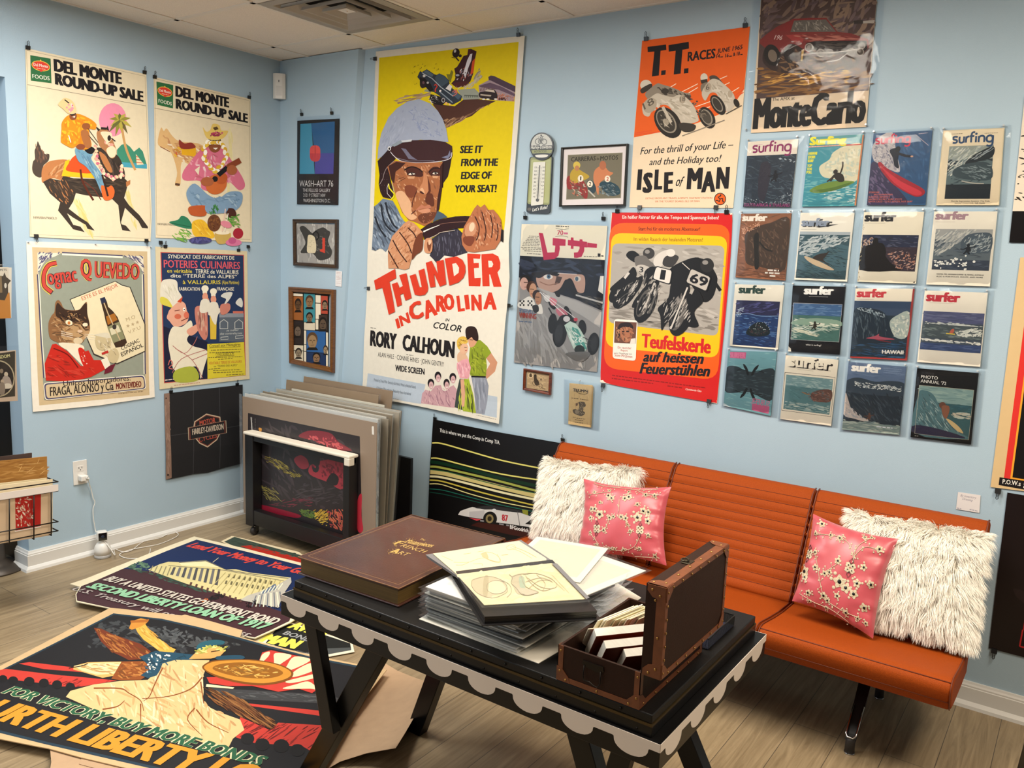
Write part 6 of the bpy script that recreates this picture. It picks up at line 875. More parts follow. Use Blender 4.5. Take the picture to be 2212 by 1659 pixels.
R_=(('white titled magazine with a dark grey photo of a surfer in a tube',[(190,225),(558,205),(503,705),(152,703)],ZI,m11,'e4d6c4'),('teal magazine with a yellow title and a surfer on a green board',[(640,192),(1040,170),(980,695),(585,700)],ZI,m12,'3f8f9c'),('dark blue magazine with a long red surfboard',[(1110,165),(1540,140),(1490,688),(1060,688)],ZI,m13,'2f5278'),('cream magazine with a navy title over a large curling wave',[(1620,142),(2070,122),(2030,690),(1567,690)],ZI,m14,'e4d2b2'),
      ('brown sepia magazine with a white title',[(140,752),(508,748),(462,1242),(97,1218)],ZI,m21,'8a5a40'),('white magazine with a grey shadowed title and a tan board carving a green wave',[(575,745),(970,745),(915,1250),(528,1235)],ZI,m22,'e6dfd0'),('cream magazine with a black title and figures on dark rocks',[(1040,740),(1480,738),(1420,1265),(990,1250)],ZI,m23,'e4dac4'),('white magazine with a mauve title and a tube ride above sparkling water',[(1555,735),(2018,735),(1962,1285),(1495,1270)],ZI,m24,'e4dccb'),
      ('white magazine with a dark green title over a deep blue wave',[(158,178),(508,185),(462,642),(118,615)],ZJ,m31,'e4dccb'),('black magazine with a white title and a blurred surfer on a pale green wave',[(568,187),(943,195),(900,678),(535,655)],ZJ,m32,'16161a'),('magazine with a red title and red right edge, marked with white island lettering',[(1015,207),(1435,210),(1380,720),(975,700)],ZJ,m33,'9a3a38'),('white magazine with a red title over a wide low wave and tiny yellow board',[(1507,222),(1955,238),(1900,765),(1452,730)],ZJ,m34,'e6dece'),
      ('torn pale teal magazine with a mirrored dark bird shape',[(110,650),(455,660),(410,1115),(75,1040)],ZJ,m41,'6a98a0'),('white magazine with a large block shadow title and boxed teal picture',[(518,683),(893,715),(840,1185),(478,1135)],ZJ,m42,'e4dac6'),('slate blue magazine with a dark towering wave and tiny surfer',[(965,730),(1375,765),(1325,1250),(918,1210)],ZJ,m43,'5a6c88'),('black photo annual with a thin white box around a surfer',[(1452,775),(1890,810),(1835,1318),(1405,1265)],ZJ,m44,'141416'))
for i,(lab,q,z,fn,bgc) in enumerate(R_):
    w='%s surf magazine in the %s row' % (('first','second','third','fourth')[i % 4],('top','second','third','bottom')[i//4]);mag(q,z,lab.replace('magazine','surf magazine',1),w,fn,bgc)
CREAMP='e4d4b0'
a=Art(*flat(.005),ZL);a.paper(CREAMP,[(1508,92),(1582,56),(1660,72),(2040,165),(2062,182),(2150,200),(2120,290),(1700,190)],.002);a.q('3c4a40',[(1530,96),(1600,62),(2030,180),(2140,215),(2100,270),(1700,170)]);a.q('b02c20',[(1640,125),(1720,120),(1900,165),(2100,225),(2080,260),(1800,180)],0);a.st(['4c5c50','2c3830'],[(1540,96),(1620,72),(2030,180),(2000,200),(1700,130)],40,60,6,14,14)
tag(a.build('floor_poster',PRINT),'green and red poster mostly hidden under the government bond poster on the floor','poster','war bond posters on the floor')
ZW=(560,1280,4.377)
a=Art(*flat(.007),ZW);a.paper('e6dcc2',[(150,230),(290,280),(880,470),(900,560),(590,618),(300,560),(0,480),(-60,440)],.002);a.q('1d1f1e',[(200,290),(310,300),(860,480),(870,540),(585,590),(300,545),(60,478)]);a.q('4a4e4e',[(330,560),(360,545),(450,570),(500,545),(590,530),(860,520),(868,545),(590,596)])
a.t('e6dc5a','AVE IT',255,330,620,430,80,.06);a.t('9a9c9c','BONDS',215,392,515,482,46,.03);a.t('e6dc5a','MAN',-10,460,330,534,92,.07)
tag(a.build('floor_poster',PRINT),'black bond poster with yellow letters, under the table’s left end','poster','war bond posters on the floor')
a=Art(*flat(.022),ZL);a.paper('e8dcbc',[(1325,62),(1700,150),(2035,236),(2420,330),(2250,480),(1980,650),(1740,756),(1300,690),(760,566),(522,518),(516,470),(545,412),(478,394),(800,262)],.004)
a.q('1c2c54',[(1342,84),(1700,170),(2390,345),(2230,500),(1990,610),(1500,440),(840,280)]);a.q('43292e',[(840,280),(1010,296),(1500,430),(1990,600),(1975,640),(1738,750),(1300,680),(526,512),(522,468),(556,408)])
a.t('d8483c','Lend Your Money to Your Government',1268,130,2330,390,44,.035,.18)
a.st(['4c6a58','3a5448','6a8a6c'],[(870,265),(960,228),(1010,245),(1020,280),(940,296)],40,40,10,10,30);a.st(['3f5a4c','2c4038'],[(880,275),(1300,370),(1440,440),(1380,440),(1000,320)],60,60,10,20,14)
ST,ST2,SHD='d4c890','ece0b0','6a6a6c'
a.q(ST,[(1010,288),(1090,252),(1150,236),(1230,240),(1405,228),(1545,290),(1610,288),(1700,310),(1985,345),(1950,430),(1900,470),(1620,492),(1420,430),(1260,380)]);a.q(ST2,[(1220,240),(1405,230),(1500,275),(1240,262)]);a.l('4a4a4c',[(1222,243),(1405,232),(1545,292),(1700,318),(1980,352)],4);a.l('4a4a4c',[(1150,262),(1530,296),(1960,372)],3)
for i in range(9):x=1185+i*38;a.q(SHD if i % 2 else '4e4e52',[(x,272+i*2),(x+16,274+i*2),(x-8+4,326+i*9),(x-24,322+i*9)])
for i in range(5):x=1045+i*30;a.l('8a8464',[(x,262+i*2),(x-24,305+i*6)],7)
for j in range(2):
    for i in range(9):x=1560+i*36-j*18;y=322+i*6+j*44;a.q('6a6448',[(x,y),(x+12,y+2),(x+4,y+24),(x-8,y+22)])
for i in range(12):a.l('b8ac78',[(1540+i*34,312+i*5),(1440+i*38,412+i*9)],4)
for i in range(10):x=1300+i*38;y=372+i*13;a.q('5a3c38',[(x,y),(x+14,y+4),(x+6,y+26),(x-8,y+22)])
a.q('b4b0a4',[(1690,470),(1860,420),(1985,345),(1990,380),(1930,470),(1900,555),(1640,500)]);a.q('5a6a84',[(1800,440),(1880,390),(1890,430),(1760,470)])
for i in range(9):a.l('e8e0c4' if i % 2 else '6a7078',[(1750+i*20,470-i*3),(1720+i*26,545+i*1)],8)
for i in range(6):a.l('e8e0c4',[(1800+i*26,430-i*8),(1780+i*24,462-i*6)],7)
a.l('c8c0a0',[(1452,242),(1492,210)],4);a.st([INK,'2a2224'],[(1420,470),(1500,452),(1545,465),(1500,490),(1440,500)],22,40,9,-14,14);a.st([INK],[(1660,520),(1760,500),(1740,550),(1690,548)],14,34,7,90,30);a.st(['c86a38'],[(1370,500),(1420,478),(1420,496),(1385,508)],10,18,7,-20,20);a.st([INK],[(1830,540),(1920,545),(1920,560),(1830,556)],10,16,4,80,20);a.st([INK],[(1240,395),(1290,400),(1290,412),(1240,408)],5,12,5,0,10)
a.t('cfc6b8','BUY A UNITED STATES GOVERNMENT BOND',700,364,1868,668,46,.03,.12);a.t('8fc09a','SECOND LIBERTY LOAN OF 1917',580,418,1800,706,54,.05,.14);a.t('b4aaa4','U.S. Treasury will pay you interest',484,442,1690,752,34,.02,.14)
a.wv=[(-2.2,.012),(-1.62,.010),(-1.5,.002),(-1.3,0),(-1.05,.004),(-.5,0)]
tag(a.build('floor_poster',PAINT),'blue and maroon government bond poster with a columned building, on the floor','poster','war bond posters on the floor')
a=Art(*flat(.034),ZL);a.paper('c9ab80',[(752,546),(820,552),(1240,602),(1262,596),(1655,702),(1640,745),(2120,865),(2640,968),(2420,1250),(2090,1830),(1500,1790),(560,1566),(330,1502),(-10,1440),(-720,1290),(-380,1120),(0,945)],.003)
DK='1f1f22'
a.q('263a48',[(775,584),(1105,624),(1640,752),(2120,878),(2606,972),(2380,1260),(2075,1770),(1500,1750),(560,1532),(-20,1398),(-640,1268),(0,978)]);a.q(DK,[(778,594),(1100,634),(1640,766),(2120,890),(2586,982),(2360,1260),(2060,1752),(1500,1730),(560,1512),(-20,1380),(-600,1262),(10,984)])
a.st(['34363a','3f4244','2a2c30','4a4c4c'],[(700,640),(900,650),(1640,800),(1500,830),(1200,860),(980,820),(560,820)],120,90,18,10,40);a.st(['55585a','44484a'],[(1000,680),(1160,680),(1500,780),(1300,850),(1120,760)],60,50,14,20,60)
RED='c23c32'
a.q(RED,[(130,930),(200,920),(700,985),(700,1005),(300,970)]);a.q(RED,[(-60,985),(40,966),(420,1015),(800,1046),(560,1088),(420,1090),(300,1070),(60,1040),(-100,1020)]);a.q(RED,[(1640,1205),(2230,1290),(2420,1290),(2380,1240),(2200,1250),(1700,1198)]);a.q(RED,[(1640,1290),(1840,1380),(1900,1330),(2220,1350),(2290,1390),(2180,1560),(2080,1500),(1900,1480),(1740,1470),(1610,1430)])
a.st(['7a2420','a8302a'],[(300,1030),(760,1050),(540,1085),(330,1070)],16,110,8,-30,12);a.st(['5a1c1a','8a2824'],[(1660,1320),(2220,1360),(2150,1500),(1640,1430)],40,150,8,-32,8)
for x,y,r_ in ((20,1035,30),(90,1048,34),(200,1055,36),(300,1066,34),(390,1078,34),(480,1092,32),(1690,1440,46),(1790,1480,50),(1920,1490,54),(2030,1520,50)):a.e('1a1a1c',x,y,r_,r_*.85)
a.q('3c3c3e',[(1420,1090),(2240,1140),(2420,1200),(2230,1200),(1660,1170),(1440,1130)]);a.st(['5a5c5c','4c4e50','303234'],[(1440,1100),(2240,1150),(2230,1190),(1660,1160)],60,90,8,6,16)
a.q('70331c',[(640,684),(690,690),(770,730),(880,770),(960,800),(1030,850),(980,900),(880,910),(760,850),(690,780)],0);a.st(['9a5a28','54260f','b4743c','7a3c20'],[(650,690),(780,735),(1010,850),(960,900),(760,850)],90,90,10,40,18)
a.q('d8a860',[(505,950),(600,925),(840,920),(870,960),(800,1010),(700,1030),(590,1000),(500,975)],0);a.q('e4d098',[(505,950),(620,930),(830,925),(800,1000),(660,1010),(560,985)],0);a.st(['c8a868','f0e4bc','a87838'],[(540,945),(830,930),(780,1010),(620,995)],44,80,7,8,14);a.l('2a1c14',[(470,965),(560,950),(600,935)],6);a.q('8a4a20',[(830,920),(1000,915),(1040,990),(960,1040),(820,1044),(760,1036)],0);a.st(['a86430','5f3014','c08040'],[(830,930),(1000,925),(1030,1000),(840,1040),(790,1030)],60,60,10,10,40)
a.q('d8a848',[(925,690),(985,650),(1030,720),(1120,800),(1200,835),(1180,860),(1090,850),(980,770),(940,720)],0);a.st(['e8c068','b88430'],[(940,690),(990,670),(1180,840),(1080,840)],30,80,9,45,8);a.q('c88838',[(880,690),(900,640),(960,620),(1018,632),(1000,655),(960,680),(900,700)],0);a.q('a86428',[(890,636),(1018,628),(1010,648),(892,652)])
a.q('d9bb84',[(1110,930),(1200,905),(1430,905),(1385,1010),(1390,1120),(1380,1200),(1500,1260),(1640,1310),(1668,1380),(1590,1440),(1560,1500),(1420,1480),(1200,1400),(900,1340),(640,1240),(450,1160),(480,1120),(640,1075),(820,1050),(1010,1040)],0)
a.st(['e8d0a0','c49a60','ecdcb4','b07c48','d8b880'],[(520,1130),(1020,1050),(1130,940),(1390,930),(1380,1190),(1630,1330),(1540,1480),(1000,1340),(600,1200)],190,120,14,60,40,8)
for p in ([(1110,960),(1060,1060),(1020,1150),(980,1180)],[(1380,1020),(1300,1100),(1150,1150),(970,1165)],[(1330,1230),(1280,1310),(1380,1420)],[(1340,1240),(1420,1330),(1560,1400)],[(640,1100),(820,1100),(880,1130),(960,1180),(980,1250)],[(1370,1050),(1390,1200)],[(700,1240),(800,1220),(850,1180)],[(960,1200),(960,1330)]):a.l('8a4c24',p,10,1,.6)
a.q('24485c',[(950,890),(1060,848),(1200,858),(1330,870),(1310,905),(1200,905),(1110,930),(1090,980),(1070,1010),(1010,1030),(960,1010),(1040,960),(1000,930)],0);a.st(['e4e0d0'],[(980,890),(1060,860),(1180,880),(1080,930),(1060,1000),(1000,1010)],22,26,12,30,60);a.st(['16303e','3a6478'],[(970,890),(1300,875),(1080,960),(1000,1010)],30,60,8,20,40)
a.q('cfa05c',[(1370,830),(1480,812),(1540,840),(1500,880),(1440,895),(1290,900),(1320,870)],0);a.q('2a5a68',[(1340,830),(1370,790),(1460,770),(1530,778),(1520,800),(1440,810),(1400,845)],1);a.st(['c8c05c','8f9438','e0d88a'],[(1310,850),(1400,810),(1560,810),(1540,840),(1340,870)],44,40,10,-10,40);a.l('4a2c18',[(1440,850),(1500,840)],6);a.q('24485c',[(1480,880),(1640,870),(1660,895),(1500,905)],1)
a.q(RED,[(1790,850),(1850,835),(1960,860),(2180,905),(2212,960),(2190,1020),(2140,1060),(2170,1100),(2130,1130),(2040,1100),(1900,1120),(1720,1080),(1560,1080),(1430,1060),(1410,1020),(1700,1010),(1760,930)],0)
for p in ([(1790,865),(1840,845),(1830,880),(1770,930)],[(1880,855),(1990,870),(1930,920),(1880,950),(1870,900)],[(2010,880),(2120,900),(2040,950),(1950,980),(1960,940)],[(2100,930),(2180,915),(2190,950),(2080,1000),(1990,1020),(2010,980)],[(2190,990),(2170,1020),(2000,1060),(1950,1050),(2060,1020)],[(2100,1050),(2150,1080),(2160,1110),(2120,1100),(1930,1100),(2020,1070)]):a.q('e4d4ac',p,1)
a.q('7a4818',[(1385,965),(1400,930),(1480,905),(1700,898),(1880,925),(1985,970),(2000,1010),(1950,1050),(1800,1076),(1640,1062),(1480,1020)],1);a.q('c88a34',[(1395,962),(1420,930),(1500,910),(1700,905),(1870,930),(1970,972),(1985,1008),(1930,1040),(1800,1062),(1640,1048),(1480,1006)],1);a.q('8f5a1c',[(1450,958),(1520,928),(1680,920),(1840,945),(1930,985),(1900,1015),(1800,1030),(1640,1020),(1510,990)],1);a.st(['d8a048','5f3810','b07828','e8bc68'],[(1470,955),(1680,925),(1910,985),(1800,1025),(1640,1015)],80,60,8,10,30);a.q('e4d4ac',[(1410,1066),(1600,1090),(1590,1100),(1405,1085)])
a.st(['54301c','7a4a28','3a2014','9a6a3c'],[(1410,1100),(1560,1130),(1720,1210),(1900,1340),(1840,1370),(1640,1290),(1440,1180)],120,190,9,36,8)
for b_,c in ((.10,'d8d0a8'),(.045,'2a5c40')):a.t(c,'FOR VICTORY, BUY MORE BONDS',2 if b_>.05 else 8,1136,1768,1634,74,b_,.1)
a.t('d2902e','FOURTH LIBERTY LOAN',-420,1215,2080,1886,150,.055,.08)
a.wu=[(0,0),(.9,0),(1.25,.004),(1.6,-.002),(2.3,.0)]
tag(a.build('floor_poster',PAINT),'big torn liberty loan poster with a winged figure and shield, on the floor','poster','war bond posters on the floor')
KRAFT=mat('kraft_paper','b89876',.75,noise=.06,nscale=25)
b=MB();rows=[];top=[(1170,655),(1300,735),(1445,795),(1582,842)];bot=[(560,1720),(760,1600),(1010,1520),(1290,1470)];mid=[(940,1130),(1130,1100),(1330,1110),(1525,1060)]
def qb(p,q,r,t):return tuple(p[i]*(1-t)**2+2*t*(1-t)*(2*q[i]-(p[i]+r[i])/2)+r[i]*t*t for i in (0,1))
for j in range(15):
    t=j/14;row=[]
    for i in range(10):
        u=i/9*3;k=min(int(u),2);f=u-k;L0,L1=qb(top[k],mid[k],bot[k],t),qb(top[k+1],mid[k+1],bot[k+1],t);x,y=L0[0]*(1-f)+L1[0]*f,L0[1]*(1-f)+L1[1]*f
        px=zp(ZW,[(x,y)])[0];row.append(onz(px[0],px[1],.003+.055*(i/9)**3+.006*math.sin(t*9)*(i/9)+.03*(max(0,t-.8)*5)**2*(i/9)))
    rows.append(row)
b.grid(rows);b.grid([[p-V3((0,0,.0012)) for p in r] for r in rows[::-1]]);tag(b.build('kraft_paper',KRAFT),'sheet of brown kraft paper curling up beneath the table','paper')
b=MB();pts=[onz(*zp(ZL,[p])[0],.026) for p in ((340,1490),(400,1520),(520,1560),(620,1610),(760,1700),(330,1720),(350,1600))];b.prism(pts,(0,0,-.002));b.prism([onz(*zp(ZL,[p])[0],.028) for p in ((560,1562),(980,1668),(940,1720),(540,1612))],(0,0,-.001));tag(b.build('kraft_paper',KRAFT),'torn brown paper scraps at the front edge of the liberty loan poster','paper')
Z5=(500,800,4.148);BY=-.57;BBLK=mat('black_painted_wood','121113',.4,noise=.15,nscale=20);FOAMM=mat('white_foam_edge','ddd5c4',.7);RUB=mat('dark_rubber','2a2624',.6)
pb=thing('print_bin','black wheeled print bin holding matted prints in the corner','print bin',(.8,-.35,0))
A_=lambda x,y:ony(*zp(Z5,[(x,y)])[0],BY)
zl,zr=A_(118,545).z,A_(1060,780).z;xl,xr=A_(118,560).x,A_(1056,790).x;xl2=A_(187,580).x;xr2=A_(1000,770).x;zt=(zl+zr)/2
for x0,x1 in ((xl,xl2),(xr2,xr)):
    b=MB();b.box((x0,BY,.058),(x1,BY+.06,zt-.012),bev=.003);b.build('post',BBLK,pb)
b=MB();b.box((xl,BY+.004,.07),(xr,BY+.05,.155),bev=.003);b.build('bottom_rail',BBLK,pb)
b=MB();b.box((xl,BY+.006,zt-.045),(xr,BY+.05,zt-.013),bev=.003);b.build('top_rail',BBLK,pb)
b=MB();b.box((xl-.006,BY-.008,zt-.013),(xr+.006,BY+.06,zt+.004),bev=.006);b.box((xr-.03,BY-.009,zt-.05),(xr+.007,BY+.03,zt-.01),bev=.004);b.build('foam_strip',FOAMM,pb)
b=MB();b.box((xl,BY+.05,.06),(xr,-.07,.085));b.build('base_board',BBLK,pb)
b=MB();b.box((xl+.02,-.085,.085),(xr-.02,-.065,.50));b.build('back_panel',BBLK,pb)
for x in (xl+.045,xr-.045):
    for y in (BY+.035,-.11):
        b=MB();b.lathe((x-.011,y-.008,.026),[(.010,0),(.025,.002),(.025,.020),(.010,.022)],16,1,V3((1,0,0)));b.box((x-.016,y-.012,.026),(x-.013,y+.010,.056));b.box((x+.013,y-.012,.026),(x+.016,y+.010,.056));b.box((x-.02,y-.02,.054),(x+.02,y+.02,.06));b.build('caster',[STEEL,RUB],pb)
def board(y0,x0,x1,z1,col,th,lean,label,edge='d8d2c6',m=None,film_=True):
    """a board standing on the bin floor at depth y0, leaning back by LEAN at its top"""
    t=thing('matted_print',label,'matted print',((x0+x1)/2,y0,.086),'matted prints standing in the bin');z0=.086;b=MB();d=V3((0,lean,z1-z0));n=V3((0,1,0))
    b.frame((x0,y0,z0),(x1-x0,0,0),(0,th,0),d,0,.0008);b.build('board',mat('board_'+col,col,.65,noise=.03,nscale=20),t)
    if film_:s_=MB();o=V3((x0-.012,y0-.002,z0));s_.add([o,o+V3((x1-x0+.026,0,0)),o+V3((x1-x0+.026,0,0))+d*1.012,o+d*1.012],[(0,1,2,3)]);s_.add([V3((x1+.002,y0,z0)),V3((x1+.016,y0+th,z0)),V3((x1+.016,y0+th,z0))+d*1.01,V3((x1+.002,y0,z0))+d*1.01],[(0,1,2,3)]);q=s_.build('plastic_sleeve',FILM,t);q['label']='clear plastic sleeve'
    return t
fx0,fx1=ony(*zp(Z5,[(98,230)])[0],-.505).x,ony(*zp(Z5,[(1303,455)])[0],-.505).x;fz=ony(*zp(Z5,[(98,232)])[0],-.505).z
t=thing('matted_print','tan matted print with dark red abstract picture at the front of the bin','matted print',((fx0+fx1)/2,-.505,.086),'matted prints standing in the bin')
a=Art(V3((0,-.505,0)),V3((1,0,0)),V3((0,0,1)),Z5);bl,br_=cam_px=None,None
def wpx(p,z=Z5):
    d=V3(p)-CAM;w=d.dot(CF);return ((W/2+FPX*d.dot(CR)/w-z[0])*z[2],(H/2-FPX*d.dot(CU)/w-z[1])*z[2])
a.paper('8d7b6a',[wpx((fx0,-.505,fz)),wpx((fx1,-.505,fz)),wpx((fx1,-.505,.09)),wpx((fx0,-.505,.09))],.003)
PQ=[(148,382),(1150,592),(1172,1440),wpx((fx1-.16,-.505,.095)),wpx((fx0+.04,-.505,.095))];a.q('2b2628',PQ);a.st(['3c3438','231e20','453c3e'],[(170,420),(1120,620),(1120,1300),(260,1100)],140,170,24,60,40,2)
a.q('7a2a34',[(600,590),(700,540),(880,560),(960,640),(1080,720),(900,700),(840,640),(700,620)],1);a.q('a03440',[(720,840),(860,800),(1000,800),(1000,1060),(860,1000),(700,930)],1);a.q('8a2c38',[(560,800),(620,760),(680,800),(690,870),(620,880)],1);a.q('2b2628',[(720,780),(790,760),(780,900),(730,900)],1);a.st(['b84450','6a2430','c85a5c'],[(620,580),(900,600),(1060,720),(860,690)],50,60,14,40,60);a.st(['b03a46','8a2a38','5a1c28'],[(700,830),(1000,800),(1000,1040),(860,990)],60,60,18,70,40);a.q('241f22',[(850,1010),(900,920),(960,960),(940,1030)],1)
a.st(['8a7c30','6a6028','a89a48'],[(280,760),(420,800),(640,950),(560,960),(330,850)],70,60,6,35,14);a.st(['6f6840','8f8440'],[(260,1030),(400,1060),(480,1180),(300,1160)],50,70,6,40,30);a.st(['7a3040','5a2834'],[(480,1160),(740,1130),(700,1230),(300,1210)],40,90,6,-10,20);a.st(['4a4448','3a3438'],[(640,1010),(1000,1060),(1000,1200),(560,1150)],60,110,7,-12,16);a.q('8a1c30',[(250,1200),(600,1290),(560,1320),(250,1245)],1)
a.st(['4a6a38','6a8030'],[(600,1240),(760,1260),(760,1340),(640,1300)],50,60,8,30,50);a.st(['c8a030','a87c28','d8b848'],[(740,1250),(880,1250),(860,1400),(760,1350)],60,60,8,-30,40);a.st(['c85a48','a83c48','d87a50'],[(860,1260),(1000,1230),(1000,1440),(880,1400)],70,60,8,60,40);a.q('b83040',[(1130,1160),(1168,1110),(1165,1300),(1180,1430),(1140,1450),(1115,1350)],1)
a.l('d8d4cc',[(176,420),(184,530)],7);a.q('c88a38',[(245,515),(270,520),(268,548),(250,545)],1)
for ch,x,y,h in (('B',212,432,46),('O',212,482,46),('M',186,424,26),('A',188,462,26),('R',190,496,26)):a.t('e4e0d8',ch,x,y,x+2,y+(44 if h>40 else 30),-h,.05) if 0 else a.t('e4e0d8',ch,x,y,x+1,y+(46 if h>40 else 32),h,.04)
a.e('d8d4cc',1267,505,9,5,0,8);a.q('d8d4cc',[(1257,505),(1276,508),(1278,578),(1259,574)]);a.build('board',mat('matted_board_print',rough=.35,attr=True),t)
for x0,x1,z_ in ((fx0-.03,fx0-.004,fz+.012),(fx1+.003,fx1+.02,fz+.006)):
    s_=MB();s_.box((x0,-.506,.088),(x1,-.505,z_));q=s_.build('sleeve_edge',FILM,t);q['label']='clear plastic sleeve edge'
LE='one of the sleeved boards packed behind the tan print in the bin'
for i,(y,x0,x1,z1,c,th,ln) in enumerate(((-.488,.225,1.285,.795,'e6e2d8',.006,.01),(-.470,.24,1.27,.79,'d4cfc4',.006,.015),(-.452,.22,1.26,.788,'cfc8ba',.006,.02),(-.432,.25,1.29,.785,'a89c88',.005,.025),(-.412,.24,1.25,.79,'e0d8c8',.006,.03),(-.390,.23,1.265,.795,'9a8a72',.006,.035),(-.366,.25,1.24,.792,'d8d0c0',.006,.045),(-.340,.28,1.255,.80,'b8ac98',.006,.05),(-.312,.23,1.235,.80,'c8c2b4',.006,.055),(-.284,.24,1.21,.795,'a89880',.006,.06))):board(y,x0,x1,z1,c,th,ln,LE)
board(-.235,.26,1.03,.795,'e8e0cc',.004,.07,'cream edged board standing before the tallest brown board in the bin');board(-.20,.17,.95,.835,'a48a6c',.005,.07,'brown kraft board left of the tallest board in the bin');board(-.16,.27,1.01,.862,'a0866a',.005,.08,'tallest brown kraft board at the back of the print bin')
o=thing('wall_outlet','white electrical outlet with a plugged-in charger, low on the left wall','outlet',(0,-1.327,.385));b=MB();b.box((.0005,-1.363,.386),(.0065,-1.291,.512),bev=.002);b.build('cover_plate',WP,o)
for z in (.47,.425):
    b=MB();b.box((.006,-1.343,z-.015),(.008,-1.311,z+.015),bev=.0009);b.build('socket',WP,o)
    b=MB();b.box((.0078,-1.336,z),(.0084,-1.333,z+.009));b.box((.0078,-1.321,z),(.0084,-1.318,z+.009));b.lathe((.0078,-1.327,z-.007),[(.003,0),(.003,.0006)],8,axis=V3((1,0,0)));b.build('slots',mat('dark_slot','1c1a18',.6),o)
ch=thing('charger','small white plug-in charger in the wall outlet','charger',(.02,-1.322,.408));b=MB();b.box((.0086,-1.343,.409),(.045,-1.305,.437),bev=.004);b.build('charger_body',WP,ch);b=MB();b.tube([(.045,-1.318,.424),(.062,-1.312,.424)],.0045,8);b.build('connector',WP,ch)
cd=thing('security_camera','small white swivel camera standing on the floor by the baseboard','camera',(.093,-1.273,0));c=V3((.093,-1.273,0))
b=MB();b.lathe(c,[(.038,0),(.040,.003),(.040,.018)],28);b.build('base_ring',mat('grey_plastic','a8a6a2',.4),cd)
b=MB();b.lathe(c,[(.040,.018),(.040,.045),(.037,.060),(.029,.074),(.017,.083),(.010,.086),(.010,.092)],28);b.build('body',WP,cd)
d=V3((.93,-.36,.05)).normalized();e=V3((.36,.93,0)).normalized();hc=c+V3((0,0,.117));b=MB();b.frame(hc-d*.026-e*.025-V3((0,0,.025)),e*.05,d*.052,(0,0,.050),0,.009);b.build('camera_head',WP,cd)
b=MB();b.frame(hc+d*.0255-e*.020-V3((0,0,.020)),e*.04,d*.002,(0,0,.040),0,.0009);b.build('front_glass',mat('black_gloss_plastic','0a0a0c',.08),cd);b=MB();b.lathe(hc+d*.0275,[(.009,0),(.006,.0012)],14,axis=d);b.build('lens',mat('lens_glass','2a3040',.05),cd)
pw=[onx(188,1029,.062)]+[onx(x,y,.02) for x,y in ((195,1052),(201,1075),(205,1085),(201,1100),(202,1120),(206,1145))]+[onx(214,1158,.07)]+[V3((.145,-1.262,.06)),V3((.17,-1.25,.02))]+[onz(x,y,.004) for x,y in ((247,1186),(265,1192),(285,1188),(310,1170),(345,1162),(370,1150),(384,1152),(380,1160),(345,1175),(310,1182),(280,1188),(258,1198),(275,1206),(305,1205),(322,1196),(325,1185))]
pp=[V3(p) for p in pw];sm=[]
for i in range(len(pp)-1):
    p0,p1,p2,p3=pp[max(i-1,0)],pp[i],pp[i+1],pp[min(i+2,len(pp)-1)]
    for j in range(5):t_=j/5;sm.append(.5*(2*p1+(p2-p0)*t_+(2*p0-5*p1+4*p2-p3)*t_*t_+(3*p1-p0-3*p2+p3)*t_**3))
b=MB();b.tube([V3((max(p.x,.019),p.y,max(p.z,.003))) for p in sm+[pp[-1]]],.0022,7);tag(b.build('power_cable',mat('white_cable','e4e0d8',.4)),'white cable from the charger, looping loosely on the floor','cable')
WIRE=mat('black_wire','18140f',.4,.3);ZR=(0,720,3.072)
P1=ony(125,1043,-1.68);P0=onz(0,1062,P1.z);ux=(P1-P0);ux.z=0;ux.normalize();nrm=V3((-ux.y,ux.x,0));nrm=nrm if nrm.dot(CAM-P1)>0 else -nrm
RK=lambda x,y,o=0:hit(*zp(ZR,[(x,y)])[0],P1+nrm*o,nrm)
pc=onz(-12,1228,0);rk=thing('wire_rack','black wire magazine rack on a grey stand, at the left edge','rack',(pc.x,pc.y,0))
b=MB();b.lathe((pc.x,pc.y,0),[(.14,0),(.14,.008),(.075,.02),(.05,.05),(.042,.30)],32);b.build('stand',mat('grey_brown_steel','4a423a',.4,.4),rk);b=MB();b.tube([(pc.x,pc.y,.3),(pc.x,pc.y,1.75)],.02,14);b.build('pole',WIRE,rk)
def line(b_,x0,y0,x1,y1,r=.0028,ext=.2):
    A,B=RK(x0,y0),RK(x1,y1);b_.tube([A-(B-A).normalized()*ext,B],r,8)
b=MB();dp=-nrm*.13
for y0,y1 in ((1040,985),(1105,1046),(1320,1250),(1385,1310)):
    line(b,0,y0,385,y1);e0,e1=RK(385,y1),RK(385,y1)+dp-ux*.02;b.tube([e0,e1],.0028,8);b.tube([e1,e1-ux*.75],.0028,8)
for x,y0,y1 in ((62,1095,1398),(225,1070,1368),(340,1052,1342)):
    A,B=RK(x,y0),RK(x,y1);b.tube([A,B,B+dp],.0028,8)
for k in (-.12,-.26):A=RK(62,1095)+ux*k;B=RK(62,1398)+ux*k;b.tube([A,B,B+dp],.0028,8)
A=RK(62,1398);b.tube([A+dp,V3((pc.x,pc.y,A.z+.02))],.005,8);A=RK(62,1095);b.tube([A+dp,V3((pc.x,pc.y,A.z))],.005,8);b.build('basket',WIRE,rk)
b=MB();A,B,C_,D_=RK(0,1062,.004),RK(387,1002,.004),RK(387,1046,.004),RK(0,1106,.004);e=(A-B).normalized()*.3;b.prism([A+e,B,C_,D_+e],-nrm*.002);b.build('label_strip',mat('white_card','ddd4cc',.6),rk)
def stander(pts,off,th,col,label,draw=None,ext=.28,name='print'):
    q=[RK(x,y,off) for x,y in pts];e=(q[0]-q[1]).normalized()*ext;e.z=0;a=Art(q[1],ux,V3((0,0,1)),ZR);a.P=q[1]
    a.paper(col,pts,th)
    if draw:draw(a)
    return tag(a.build(name,PRINT),label,'print','prints in the wire rack')
